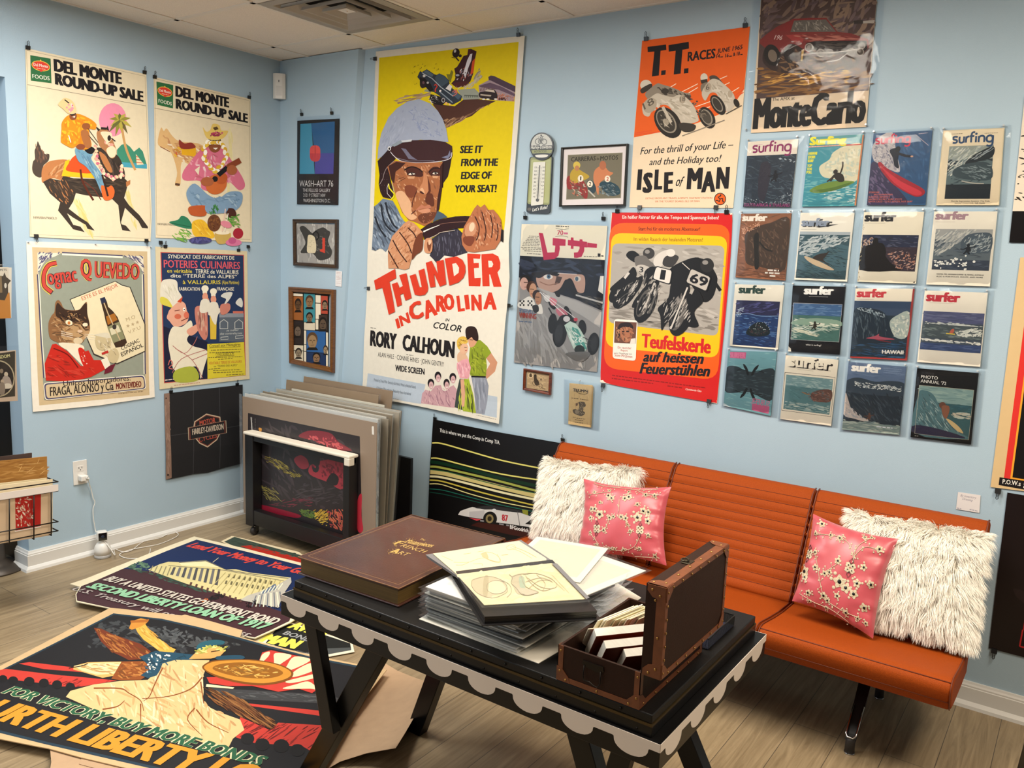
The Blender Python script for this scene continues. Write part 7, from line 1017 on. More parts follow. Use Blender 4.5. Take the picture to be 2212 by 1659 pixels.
def card(a):
    a.q('a8241e',[(100,1095),(272,1068),(270,1280),(104,1312)]);a.st(['d8c8b0','c86a58','8a1c18','e4d8c4'],[(104,1100),(225,1080),(225,1290),(108,1308)],70,26,9,60,60);a.l('f0e8dc',[(98,1314),(272,1282)],6)
stander([(-260,1130),(340,1040),(338,1340),(-260,1440)],-.02,.006,'cdb393','cream card with a red picture in the wire rack’s front',card)
stander([(-260,1040),(350,968),(348,1330),(-260,1420)],-.04,.004,'e2d2ae','pale cream card edge standing second in the wire rack')
stander([(-260,1025),(310,960),(308,1330),(-260,1420)],-.055,.004,'d8c8a0','pale card edge standing third in the wire rack')
def woodp(a):a.st(['a8783c','96682f','b88a4c','8a5c2a'],[(-200,860),(305,830),(312,960),(-200,1010)],80,130,10,-8,12);a.st(['d8b070'],[(120,850),(290,840),(290,930),(120,930)],14,90,3,-30,40)
stander([(-260,872),(312,818),(318,1330),(-260,1420)],-.075,.006,'a07238','golden brown print with fine lines, standing tall in the wire rack',woodp)
stander([(-260,850),(212,794),(214,1330),(-260,1420)],-.10,.006,'4c3c36','dark brown board standing at the back of the wire rack')
ZQ=(0,480,5.922)
def hung(quad,sl,col,draw,label,off):
    q=[hit(*zp(ZQ,[p])[0],P1+nrm*off,nrm) for p in quad];t=thing('hanging_magazine',label,'magazine',(q[2]+q[3])/2,'sleeved magazines on the rack');a=Art(q[0],ux,V3((0,0,1)),ZQ);a.paper(col,quad,.004);draw(a);a.build('cover',PRINT,t)
    sleeve((P1+nrm*(off+.002),ux,V3((0,0,1))),sl,t,ZQ,off=.006,sub=6);b=MB();b.tube([(q[0]+q[1])/2,(q[0]+q[1])/2+V3((0,0,.03)),V3((pc.x,pc.y,((q[0]+q[1])/2).z+.03))],.002,6);b.build('hook_wire',WIRE,t)
def horse(a):
    a.q('d8cdb8',[(-250,575),(108,575),(120,900),(-250,900)]);a.q('c08038',[(-250,930),(122,900),(140,1228),(-250,1240)]);a.q('4a4034',[(-250,660),(40,690),(56,640),(80,700),(140,750),(120,770),(100,800),(104,900),(60,1000),(-250,960)],0);a.q('8a7454',[(-250,700),(20,690),(30,900),(-250,940)]);a.t('4a4a4c','PETS',2,625,88,622,28,.02);a.e('d8d0c0',70,810,16,34)
hung([(-250,570),(150,580),(145,1226),(-250,1240)],[(-260,545),(200,530),(214,1242),(-260,1256)],'e0d8c8',horse,'sleeved magazine with a dark horse, upper one at the left edge',.01)
def elders(a):
    ZQq=a.z;a.z=ZR;a.q('3c3428',[(-130,150),(100,118),(100,418),(-130,440)]);a.t('c8c088','WISDOM',-40,176,68,158,22,.03);a.e('b8a888',-10,300,108,122);a.e('2c221c',-10,300,100,114);a.e('c8b8a0',40,272,13,16);a.q('a8988a',[(20,290),(60,290),(75,350),(10,370)],1);a.e('d8ccb8',50,350,30,18);a.e('b8a48c',15,320,12,14);a.e('8a7864',10,250,12,15);a.q('8a7a6a',[(0,330),(30,335),(30,400),(0,405)],1);a.z=ZQq
z2=lambda p:((p[0]/3.072+0)*5.922,(p[1]/3.072+720-480)*5.922)
hung([z2((-130,130)),z2((105,112)),z2((118,448)),z2((-130,462))],[z2((-140,92)),z2((126,80)),z2((134,452)),z2((-140,472))],'c8b098',elders,'sleeved brown magazine with an oval family photo, at the left edge',.01)
b=MB();ds=thing('display_stand','dark grey metal stand cut by the bottom right corner','stand',onz(2212,1640,0));p_=onz(2196,1659,.02);q_=onz(2222,1570,.30);b.frame(p_-V3((0,0,.02)),V3((.022,0,0)),V3((0,.022,0)),q_-p_+V3((0,0,.02)),0,.002);b.build('upright',mat('dark_grey_metal','2a2b2c',.4,.5),ds)
ORANGE=mat('orange_tweed_vinyl','9a420e',.65,spec=.15,noise=.22,nscale=420,bump=.5,bscale=600,sheen=.0);PIPING=mat('dark_orange_piping','6e2e12',.6);CHROME=mat('chrome','d0d0d0',.12,1);BLKM=mat('satin_black_metal','100f0f',.4,.5)
SX=(2.163,2.762,3.361,3.966)
sofa=thing('sofa','orange three-seat sofa bench with channel-stitched backs, against the blue wall','sofa',(3.06,-.42,0))
def panel(name,x0,x1,prof,mt,r=.010):
    """closed (y, z) outline swept along x with softly rounded ends"""
    n=len(prof);cy=sum(p[0] for p in prof)/n;cz=sum(p[1] for p in prof)/n;rows=[]
    nrm_=[]
    for i in range(n):
        a,c=prof[i-1],prof[(i+1) % n];d=V3((0,c[0]-a[0],c[1]-a[1])).normalized();q=V3((0,d.z,-d.y));q=q if q.dot(V3((0,prof[i][0]-cy,prof[i][1]-cz)))>0 else -q;nrm_.append(q)
    for x,k in ((x0,r),(x0+r*.12,r*.55),(x0+r*.45,r*.18),(x0+r,0),(x0+.05,0),((x0+x1)/2,0),(x1-.05,0),(x1-r,0),(x1-r*.45,r*.18),(x1-r*.12,r*.55),(x1,r)):rows.append([V3((x,p[0],p[1]))-q*k for p,q in zip(prof,nrm_)])
    b=MB();b.grid(rows,closed_u=True);b.add(rows[0],[list(range(n))]);b.add(rows[-1],[list(range(n))[::-1]]);b.sm[-2:]=[False,False]
    area=sum(prof[i][0]*prof[(i+1) % n][1]-prof[(i+1) % n][0]*prof[i][1] for i in range(n))
    if area>0:b.f=[f[::-1] for f in b.f]
    return b.build(name,mt,sofa)
A,B_=V3((0,-.362,.368)),V3((0,-.178,.730));dl=(B_-A);Ln=dl.length;dl.normalize();nn=V3((0,-dl.z,dl.y));NCH=11
front=[];SH_=(0,.55,.9,1,.9,.55)
for i in range(NCH*6+1):
    t=i/(NCH*6);front.append(A+dl*(t*Ln)+nn*(.0045*SH_[i % 6]))
prof=[(p.y,p.z) for p in front]+[(-.168,.750),(-.150,.762),(-.125,.764),(-.104,.752),(-.100,.730),(-.19,.50),(-.27,.335),(-.30,.320),(-.345,.335)]
for i in range(3):
    o=panel('backrest',SX[i]+.002,SX[i+1]-.002,prof,ORANGE)
    b=MB()
    for k in range(1,NCH+1):p=A+dl*(Ln*k/NCH)+nn*.0006;b.tube([(SX[i]+.012,p.y,p.z),(SX[i+1]-.012,p.y,p.z)],.0011,5)
    q=b.build('stitched_seams',PIPING,o);q['kind']='stuff'
    for x in (SX[i]+.007,SX[i+1]-.007):
        b=MB();b.tube([V3((x,p.y,p.z))+nn*.0015 for p in front[::3]]+[V3((x,-.172,.748)),V3((x,-.150,.763)),V3((x,-.125,.766))],.0032,6);b.build('piping',PIPING,o)
sprof=[(-.33,.362),(-.40,.366),(-.50,.374),(-.60,.388),(-.68,.402),(-.715,.407),(-.738,.4045),(-.7435,.4015),(-.750,.398),(-.757,.385),(-.757,.370),(-.752,.352),(-.7455,.3375),(-.738,.322),(-.725,.306),(-.706,.298),(-.66,.290),(-.5,.275),(-.34,.268)]
for i in range(3):
    o=panel('seat_cushion',SX[i]+.0015,SX[i+1]-.0015,sprof,ORANGE,.012)
    b=MB()
    for y,z in ((-.7435,.4020),(-.7455,.3378)):b.tube([(SX[i]+.009,y,z),(SX[i+1]-.009,y,z)],.0022,6)
    b.build('piping',PIPING,o)
    for x,k in ((SX[i]+.006,0),(SX[i+1]-.006,0)):
        b=MB();b.tube([(x,y,z+.0005) for y,z in sprof[:15]],.0022,6);b.build('piping',PIPING,o)
b=MB();b.box((SX[0]+.06,-.46,.225),(SX[3]-.06,-.40,.27),bev=.004);b.build('beam',BLKM,sofa)
b=MB();b.box((SX[0]+.04,-.27,.24),(SX[3]-.04,-.235,.34));b.build('rear_rail',BLKM,sofa)
for x in (2.46,3.672):
    b=MB()
    for y1 in (-.625,-.17):
        s_=-1 if y1<-.4 else 1;t0,t1=V3((x,-.43+s_*.02,.225)),V3((x,y1,.058));b.hexa([t1+V3((-.017,-.008,-.012)),t1+V3((.017,-.008,-.012)),t0+V3((.021,-.008,-.03)),t0+V3((-.021,-.008,-.03)),t1+V3((-.017,.008,.008)),t1+V3((.017,.008,.008)),t0+V3((.021,.008,.01)),t0+V3((-.021,.008,.01))] if s_<0 else [t0+V3((-.021,-.008,-.03)),t0+V3((.021,-.008,-.03)),t1+V3((.017,-.008,-.012)),t1+V3((-.017,-.008,-.012)),t0+V3((-.021,.008,.01)),t0+V3((.021,.008,.01)),t1+V3((.017,.008,.008)),t1+V3((-.017,.008,.008))])
    b.box((x-.022,-.475,.19),(x+.022,-.385,.226));lg=b.build('leg',BLKM,sofa)
    for y1,s_ in ((-.625,-1),(-.17,1)):
        t1=V3((x,y1,.060));t0=V3((x,-.43,.225));d=(t0-t1).normalized();u_=d.cross(V3((1,0,0))).normalized();u_=u_ if u_.z>0 else -u_;o_=u_*.011
        b=MB();b.tube([t1+d*.11+V3((-.016,0,0))+o_,t1+V3((-.016,0,0))+o_,t1-d*.010+V3((-.009,0,0))+o_,t1-d*.010+V3((.009,0,0))+o_,t1+V3((.016,0,0))+o_,t1+d*.11+V3((.016,0,0))+o_],.0032,8);b.build('chrome_trim',CHROME,lg)
        b=MB();b.lathe((x,y1-.004*s_*-1,0),[(.017,0),(.018,.006)],18);b.build('foot',CHROME,lg)
        b=MB();b.lathe((x,y1-.004*s_*-1,.006),[(.0165,0),(.0155,.045),(.012,.052)],18);b.build('glide',RUB,lg)
    for dx in (-.013,.013):
        b=MB();b.tube([(x+dx,-.50,.285),(x+dx,-.505,.235),(x+dx,-.49,.205),(x+dx,-.46,.20)],.0085,10);b.build('chrome_tube',CHROME,sofa)
NL=nn
def cushion(name,label,q,off,th,m,pinch=.10,wr=0,cat='cushion',group=None,seed=1,curve=.5):
    P=V3((0,-.36,.37))+NL*off;c=[hit(x,y,P,NL) for x,y in q];base=min(p.z for p in c);t=thing(name,label,cat,V3((sum(p.x for p in c)/4,sum(p.y for p in c)/4,base)),group)
    N=34;R=random.Random(seed);ph=[R.uniform(0,6.28) for _ in range(12)]
    ux_=((c[1]-c[0])+(c[2]-c[3])).normalized()
    def pos(u,v,s):
        """u, v in -1..1; s = 1 front, -1 back"""
        pu=u*(1-pinch*(1-v*v)*abs(u)**3);pv=v*(1-pinch*(1-u*u)*abs(v)**3);a,b_=(pu+1)/2,(pv+1)/2
        p=c[0].lerp(c[1],a).lerp(c[3].lerp(c[2],a),b_);h=(max(0,1-abs(u)**2.4)*max(0,1-abs(v)**2.4))**curve
        w=0
        if wr:ed=max(abs(u),0)**2;w=wr*(math.sin(v*17+ph[0]+2*math.sin(u*3+ph[1]))*max(0,abs(u)-.35)*1.1+math.sin(v*29+ph[2]+u*5)*.45*max(0,abs(u)-.3)+.35*math.sin(u*9+v*6+ph[3])+math.sin(u*19+ph[4]+v*3)*max(0,abs(v)-.55)*.9)*min(1,h*3)
        return p+NL*s*(h*th*(1 if s>0 else .6)+.002+(w if s>0 else 0))
    b=MB();b.grid([[pos(-1+2*i/N,-1+2*j/N,1) for i in range(N+1)] for j in range(N+1)][::-1]);b.grid([[pos(-1+2*i/N,-1+2*j/N,-1) for i in range(N+1)] for j in range(N+1)])
    edge=[(-1+2*i/N,-1) for i in range(N)]+[(1,-1+2*i/N) for i in range(N)]+[(1-2*i/N,1) for i in range(N)]+[(-1,1-2*i/N) for i in range(N)]
    b.grid([[pos(u,v,1) for u,v in edge],[pos(u,v,-1) for u,v in edge]],closed_u=True)
    b.build('cushion_cover',m,t);return t,pos,c
FURB=mat('cream_fleece','f0e8da',.9,noise=.1,nscale=30);FURM=mat('cream_fur_strands','fbf6ea',.8,spec=.2,noise=.06,nscale=60)
def fur(t,pos,c,n,seed):
    R=random.Random(seed);b=MB();dn=((c[3]-c[0])+(c[2]-c[1])).normalized();rt=((c[1]-c[0])+(c[2]-c[3])).normalized();cl=[(R.uniform(-1,1),R.uniform(-1,1),R.uniform(-.9,.9),R.uniform(.3,1.0),R.uniform(.0,1)) for _ in range(260)]
    for k in range(n):
        s=1 if R.random()<.9 else -1;u,v=R.uniform(-1,1),R.uniform(-1,1)
        if R.random()<.16:u=math.copysign(R.uniform(.93,1),u)
        elif R.random()<.16:v=math.copysign(R.uniform(.93,1),v)
        bc=min(cl,key=lambda q:(q[0]-u)**2+(q[1]-v)**2);p=pos(u,v,s)
        d=(dn*(bc[3]+.25*v)+rt*(bc[2]*.55+u*abs(u)**3*.9)+NL*s*(.34+.25*bc[4])+V3((R.gauss(0,.13),R.gauss(0,.13),R.gauss(0,.13)))).normalized()
        if v<-.85:d=(d-dn*.9*(1 if R.random()<.6 else .2)).normalized()
        L=R.uniform(.034,.062);ct=pos(bc[0],bc[1],s);tip=p+d*L+(ct-p)*.26;w=R.uniform(.0005,.0011);sd=d.cross(NL).normalized()*w if R.random()<.6 else d.cross(V3((R.gauss(0,1),R.gauss(0,1),R.gauss(0,1)))).normalized()*w
        m1=p+(tip-p)*.4+NL*s*L*.12;m2=p+(tip-p)*.75+NL*s*L*.06-V3((0,0,.12*L));tip=tip-V3((0,0,.3*L));i=len(b.v)
        b.v+=[p-sd,p+sd,m1-sd,m1+sd,m2-sd*.75,m2+sd*.75,tip];b.f+=[[i,i+1,i+3,i+2],[i+2,i+3,i+5,i+4],[i+4,i+5,i+6]];b.m+=[0]*3;b.sm+=[True]*3
    for i,v in enumerate(b.v):
        zmin=.372+max(0,-.42-v.y)*.12
        if v.z<zmin and v.y>-.76:v.z=zmin+.002
    o=b.build('fur',FURM,t);o['label']='long cream fur pile'
t1,p1,c1=cushion('fur_cushion','shaggy cream fur cushion at the sofa’s left end',[(1188,996),(1382,1016),(1330,1190),(1164,1146)],.075,.060,FURB,.05,cat='cushion',group='cushions on the sofa');fur(t1,p1,c1,30000,3)
t2,p2,c2=cushion('fur_cushion','shaggy cream fur cushion at the sofa’s right end',[(1846,1108),(2128,1158),(2096,1390),(1862,1330)],.075,.060,FURB,.05,cat='cushion',group='cushions on the sofa');fur(t2,p2,c2,30000,4)
PINK=mat('pink_satin','c2505a',.36,noise=.08,nscale=14,sheen=.4,spec=.6);THREAD=mat('cream_thread','cbbfa2',.7,noise=.15,nscale=200);BEAD=mat('black_bead','141216',.2);GOLDT=mat('gold_thread','b88a4a',.6)
def embroider(t,pos,zpx,P_off,flowers,vines,dia,q):
    """stitched blossoms, beads and vines lying on the cushion's front; given in zoomed photo pixels"""
    P=V3((0,-.36,.37))+NL*P_off;c=[hit(x,y,P,NL) for x,y in q]
    def uv_(x,y):
        X=hit(*zp(zpx,[(x,y)])[0],P,NL);a,b_=.5,.5
        for _ in range(12):
            F=c[0].lerp(c[1],a).lerp(c[3].lerp(c[2],a),b_)-X;da=(c[1]-c[0])*(1-b_)+(c[2]-c[3])*b_;db=(c[3]-c[0])*(1-a)+(c[2]-c[1])*a
            A11,A12,A22,r1,r2=da.dot(da),da.dot(db),db.dot(db),-F.dot(da),-F.dot(db);D=A11*A22-A12*A12;a+=(r1*A22-r2*A12)/D;b_+=(r2*A11-r1*A12)/D
        return max(-.97,min(.97,2*a-1)),max(-.97,min(.97,2*b_-1))
    def S(u,v,h):e=.01;p=pos(u,v,1);n_=(pos(u+e,v,1)-pos(u-e,v,1)).cross(pos(u,v+e,1)-pos(u,v-e,1)).normalized();n_=n_ if n_.dot(NL)>0 else -n_;return p+n_*h
    wm=(c[1]-c[0]).length/2;hm=(c[3]-c[0]).length/2
    b=MB();g=MB();k_=MB()
    def disc(bm_,u,v,r,h,n=10,pet=0,ph=0):
        pts=[S(u,v,h+.0012)]+[S(u+math.cos(a)*r*(1+pet*math.cos(5*a+ph))/wm,v+math.sin(a)*r*(1+pet*math.cos(5*a+ph))/hm,h) for a in (2*math.pi*i/n for i in range(n))]
        bm_.add(pts,[(0,1+(i+1) % n,1+i) for i in range(n)])
    R=random.Random(5)
    for x,y,r in flowers:
        u,v=uv_(x,y);disc(b,u,v,r,.0016,20,.22,R.uniform(0,6));disc(k_,u+R.uniform(-.1,.1)*r/wm,v,r*.36,.0034,8)
        for i in range(5):a=i*1.257+R.uniform(0,.6);disc(g,u+math.cos(a)*r*.62/wm,v+math.sin(a)*r*.62/hm,.0013,.0030,6)
        for i in range(3):a=R.uniform(0,6.28);disc(b,u+math.cos(a)*r*1.5/wm,v+math.sin(a)*r*1.5/hm,r*.30,.0016,8)
    for vn in vines:
        uvs=[uv_(x,y) for x,y in vn];cm=catmull(uvs,False,6);b.tube([S(u,v,.0018) for u,v in cm],.0011,5)
        for i,(u,v) in enumerate(cm[::2]):s_=.013*(1 if i % 2 else -1);du,dv=R.uniform(-.5,.5)*.02,s_;disc(b,u+du/wm,v+dv/hm,.0030,.0018,7);b.tube([S(u,v,.0016),S(u+du/wm,v+dv/hm,.0016)],.0006,4)
    for x,y in dia:
        u,v=uv_(x,y)
        for s_ in (-1,1):
            pts=[(u,v+s_*.012/hm),(u-.007/wm,v+s_*.022/hm),(u,v+s_*.033/hm),(u+.007/wm,v+s_*.022/hm),(u,v+s_*.012/hm)];k_.tube([S(a,b2,.003) for a,b2 in pts],.0011,5)
        for a,b2 in ((-.5,-.4),(.5,-.4),(-.5,.4),(.5,.4)):disc(b,u+a*.016/wm,v+b2*.02/hm,.009,.0016,12,.15);disc(k_,u+a*.014/wm,v+b2*.018/hm,.0024,.0034,8)
    o=b.build('embroidery',THREAD,t);o['label']='cream blossom embroidery';o=k_.build('beads',BEAD,t);o['label']='black beads';o['kind']='stuff';g.build('gold_stitches',GOLDT,t)['kind']='stuff'
ZX=(1130,960,3.526);Q1=[(1261,1034),(1450,1052),(1440,1222),(1243,1196)]
t3,p3,c3=cushion('satin_cushion','pink satin cushion with cream embroidery on the sofa’s left seat',Q1,.175,.055,PINK,.11,.005,group='cushions on the sofa',seed=2)
embroider(t3,p3,ZX,.175,[(570,380,.008),(690,412,.012),(715,432,.011),(810,432,.012),(842,420,.013),(625,465,.008),(552,512,.012),(582,515,.012),(622,555,.018),(545,578,.011),(908,480,.009),(952,528,.014),(988,535,.012),(912,578,.018),(990,604,.014),(700,582,.010),(730,574,.009),(790,576,.011),(822,586,.011),(655,674,.010),(540,688,.008),(855,682,.009),(992,712,.009),(835,632,.006),(720,822,.008),(790,830,.009),(470,800,.010),(585,786,.008),(690,825,.008),(915,815,.009),(965,400,.009),(1030,402,.010),(690,366,.007),(835,372,.007),(1025,866,.010)],
          [[(560,300),(640,320),(760,335),(900,350),(1040,345)],[(640,800),(700,830),(800,835),(880,800),(925,720)],[(700,590),(680,640),(660,680)],[(820,600),(860,690)],[(770,440),(770,540)],[(545,700),(600,780),(560,860)],[(520,400),(600,390),(680,380)],[(900,360),(960,390),(1060,400)],[(860,890),(930,880),(1030,880)]],[(598,662),(928,672)],Q1)
ZY=(1690,1080,3.071);Q2=[(1757,1110),(1940,1164),(1886,1380),(1711,1298)]
t4,p4,c4=cushion('satin_cushion','pink satin cushion with cream embroidery leaning before the right fur cushion',Q2,.165,.055,PINK,.09,.005,group='cushions on the sofa',seed=6)
embroider(t4,p4,ZY,.165,[(272,165,.012),(340,250,.008),(400,268,.010),(228,232,.007),(560,252,.009),(605,250,.007),(655,338,.012),(388,424,.011),(232,362,.009),(235,462,.011),(302,505,.010),(334,498,.009),(555,465,.011),(400,560,.020),(440,600,.016),(512,570,.013),(490,640,.014),(605,578,.012),(380,652,.010),(150,480,.018),(155,520,.012),(185,630,.011),(290,652,.012),(312,684,.010),(430,766,.010),(555,728,.013),(300,740,.008),(510,802,.008),(565,832,.008),(190,690,.007)],
          [[(215,240),(300,245),(400,262),(460,310),(485,380),(490,440)],[(600,255),(520,320),(490,400)],[(640,340),(560,330),(490,400)],[(230,360),(250,450),(270,560),(285,640)],[(120,630),(220,700),(330,750),(440,840)],[(310,690),(400,750),(520,800)],[(390,440),(330,480),(290,500)]],[(468,470),(178,365)],Q2)
TB=mat('black_table_paint','0b0a0a',.3,spec=.3,bump=.08,bscale=60);TB2=mat('black_leathercloth','0d0b0a',.45,spec=.3,bump=.15,bscale=500);WHT=mat('white_scallop_paint','dccfc2',.5);BRASS=mat('dark_brass_strip','4a3c22',.35,.6);STUD=mat('black_stud','1a1715',.25,.6)
tx0,tx1,ty0,ty1=2.318,3.541,-1.935,-1.255;ZT=.671
tb=thing('table','black trestle table with a white scalloped edge, in front of the sofa','table',((tx0+tx1)/2,(ty0+ty1)/2,0))
b=MB();b.box((tx0+.045,ty0+.012,.650),(tx1-.028,ty1-.016,ZT),bev=.0025);b.build('tabletop',TB2,tb)
b=MB();b.box((tx0+.043,ty0+.010,.6205),(tx1-.026,ty1-.014,.6495),bev=.0015);b.build('lower_slab',TB,tb)
b=MB();b.box((tx0+.0425,ty0+.0095,.6445),(tx1-.0255,ty1-.0135,.6500));b.build('brass_strip',BRASS,tb)
b=MB();b.box((tx0,ty0,.557),(tx1,ty1,.620),bev=.0012);b.build('apron',TB,tb)
def scallop(o,d,L,n,out):
    """band with half-round tongues along d"""
    pts=[(0,.6198)];pitch=L/n;lo=.6010
    for k in range(n):
        c=(k+.5)*pitch;w=pitch*.31;pts+=[(c-w-pitch*.02,lo),(c-w,lo-.0015)]
        for i in range(1,12):a=math.pi*i/12;pts.append((c-math.cos(a)*w,lo-.0015-.0290*math.sin(a)**.85))
        pts+=[(c+w,lo-.0015),(c+w+pitch*.02,lo)]
    top=[V3(o)+d*x for x in (0,L)];P_=[V3((0,0,lo))+V3((o[0],o[1],0))]+[V3((o[0],o[1],z))+d*x for x,z in pts[1:]]+[V3((o[0],o[1],lo))+d*L,V3((o[0],o[1],.6198))+d*L,V3((o[0],o[1],.6198))]
    b=MB();b.prism(P_,out*.0012);return b.build('scalloped_trim',WHT,tb)
X_,Y_=V3((1,0,0)),V3((0,1,0))
scallop((tx0,ty0-.0002,0),X_,tx1-tx0,9,-Y_);scallop((tx0,ty1+.0002,0),X_,tx1-tx0,9,Y_);scallop((tx1+.0002,ty0,0),Y_,ty1-ty0,5,X_);scallop((tx0-.0002,ty0,0),Y_,ty1-ty0,5,-X_)
b=MB()
for z,n_,ph in ((.6605,11,.3),(.630,11,.7)):
    for i in range(n_):
        b.lathe((tx0+.045+(i+ph)*(tx1-tx0-.075)/n_,ty0+.0105,z),[(.0034,0),(.0030,-.0016),(.0016,-.0024)],10,0,Y_)
b.build('studs',STUD,tb)['kind']='stuff'
def bar(name,p,q,w,d,yd=Y_):
    """square timber from p to q (bottom centre points), w wide in the leaning plane, d deep along yd"""
    p,q=V3(p),V3(q);u=(q-p).normalized();s_=u.cross(yd).normalized()*(w/2);e=yd*(d/2);h=V3((0,0,0));b=MB()
    pts=[p-s_-e,p+s_-e,p+s_+e,p-s_+e,q-s_-e,q+s_-e,q+s_+e,q-s_+e]
    for i in range(4):
        pts[i]=pts[i]+u*((p.z-pts[i].z)/u.z);pts[i+4]=pts[i+4]+u*((q.z-pts[i+4].z)/u.z)
    b.frame(pts[0],pts[1]-pts[0],pts[3]-pts[0],pts[4]-pts[0],0,.002);return b.build(name,TB,tb)
for sx,(f0,f1),rear in ((1,(2.350,2.672),(2.438,2.640)),(-1,(3.520,3.300),(3.600,3.295))):
    for y,(a0,a1) in ((-1.865,(f0,f1)),(-1.452,rear)):bar('leg',(a0,y,0),(a1,y,.557),.058,.042)
    xb0,xb1=(2.425,2.503) if sx>0 else (3.445,3.385);bar('brace',(xb1,-1.905,.245 if sx>0 else .30),(xb0,-1.905,.557),.05,.03);xr=(2.50,2.53) if sx>0 else (3.39,3.37)
    bar('stretcher',(f0+sx*.13,-1.64,.245),(f0+sx*.13,-1.64,.2901),.43,.04,X_) if 0 else None
LEATH=mat('worn_brown_leather','40231a',.33,noise=.25,nscale=9,bump=.25,bscale=180,coat=.15);LEDGE=mat('scuffed_leather_edge','7a5230',.6,noise=.3,nscale=60);PAGES=mat('gilt_page_edges','6a5228',.5,noise=.3,nscale=3,stretch=(1,1,260));GILT=mat('faded_gilt','a0824a',.4,.4)
E1,E2=V3((.9990,.0440,0)),V3((-.0440,.9990,0));bo=V3((2.334,-1.886,ZT+.0005));Wb,Db=.392,.528
bk=thing('book','huge brown leather art book with gilt title, left end of the black table','book',bo+E1*Wb/2+E2*Db/2)
b=MB();b.frame(bo,E1*Wb,E2*Db,(0,0,.0055),0,.0022);b.build('back_cover',LEATH,bk)
b=MB();b.frame(bo+E1*.007+E2*.007+V3((0,0,.0056)),E1*(Wb-.016),E2*(Db-.014),(0,0,.0428));b.build('page_block',PAGES,bk)
b=MB();b.frame(bo+V3((0,0,.0485)),E1*Wb,E2*Db,(0,0,.0065),0,.0025);fcv=b.build('front_cover',LEATH,bk)
b=MB();sp=[(-.001,.0),(-.007,.010),(-.010,.027),(-.007,.046),(-.001,.055),(.008,.055),(.008,0)];b.prism([bo+E2*Db-E2*x+V3((0,0,z)) for x,z in sp],E1*Wb) ;b.build('spine',LEATH,bk)
b=MB()
for d0 in (0,):
    o=bo+V3((0,0,.0485))
    for P_,Dn in ((o+E2*.0015,E1*Wb),(o+E2*(Db-.0015),E1*Wb),(o+E1*.0015,E2*Db),(o+E1*(Wb-.0015),E2*Db)):b.tube([P_+V3((0,0,.0052)),P_+Dn+V3((0,0,.0052))],.0018,6)
b.build('worn_edge',LEDGE,fcv)
a=Art(bo+V3((0,0,.0551)),E1,E2,ZM)
U_=lambda u,v:(a.P+E1*u*Wb+E2*v*Db)
def bp(u,v):return wpx(U_(u,v),ZM)
a.l('6a4a30',[bp(.05,.04),bp(.95,.04),bp(.95,.96),bp(.05,.96),bp(.05,.04)],4);a.l('5a3c28',[bp(.07,.055),bp(.93,.055),bp(.93,.945),bp(.07,.945),bp(.07,.055)],2)
a.t('a88a50','The',1122,278,1160,287,13,.01);a.t('a88a50','Masterpieces',1018,300,1208,334,30,.02);a.t('a88a50','OF',1066,312,1094,317,11,.02);a.t('a88a50','RENCH',988,325,1150,372,26,.012);a.t('b0904e','F',940,308,985,320,36,.04);a.t('b0904e','A',912,368,965,378,36,.04);a.t('a88a50','RT',968,378,1032,394,26,.012)
a.st(['8a6c3c','b0904e'],[(925,290),(985,280),(1000,320),(940,330)],16,22,3,30,80);a.st(['8a6c3c','b0904e'],[(900,350),(965,335),(985,375),(905,385)],16,22,3,30,80);a.st(['8a6c3c'],[(1020,270),(1090,262),(1100,290),(1030,300)],14,20,3,10,80)
a.build('gilt_title',mat('gilt_lettering',rough=.4,attr=True),fcv)
R=random.Random(11);px0,px1,py0,py1=2.815,3.135,-1.872,-1.40
PC=['e4dfd4','d8d4cc','c9c6c0','efe9dc','b8b4ae','2a2928','ddd6c6','a8a49e']
b=MB();pts=[onz(x,y,ZT+.0008) for x,y in ((905,1338),(1163,1434),(1300,1352),(1385,1292),(1270,1222),(1150,1195))];b.prism(pts,(0,0,.0016));tag(b.build('print_sheet',mat('warm_white_paper','e6dfd0',.6)),'large white sheet lowest under the pile of sleeved prints','print','prints piled on the table')
z=ZT+.0028;PM=[mat('print_board_'+c,c,.55,noise=.04,nscale=30) for c in PC]
for k in range(19):
    th=R.uniform(.0028,.0046);an=math.radians(R.gauss(0,1.6));sh=V3((R.uniform(-.012,.014),R.uniform(-.012,.012),0));e1,e2=V3((math.cos(an),math.sin(an),0)),V3((-math.sin(an),math.cos(an),0));w,d=R.uniform(.285,.325),R.uniform(.42,.475);o=V3((px0+R.uniform(0,.014),py0+R.uniform(0,.012),z))
    t=thing('sleeved_print','one of the sleeved prints stacked beneath the open sketch portfolio','print',o+e1*w/2+e2*d/2,'prints piled on the table')
    b=MB();b.frame(o,e1*w,e2*d,(0,0,th),0,.0006);b.build('board',PM[k % 8],t)
    b=MB();mrg=.014;rows=[]
    for j in range(7):
        rows.append([o-e1*mrg-e2*mrg+e1*((w+2*mrg)*i/6)+e2*((d+2*mrg)*j/6)+V3((0,0,th+.0003+(-.002-R.uniform(0,.002) if i in (0,6) or j in (0,6) else R.uniform(0,.0004)))) for i in range(7)])
    b.grid(rows);q=b.build('plastic_sleeve',FILM,t);q['label']='clear plastic sleeve';z+=th+.0007
zpile=z
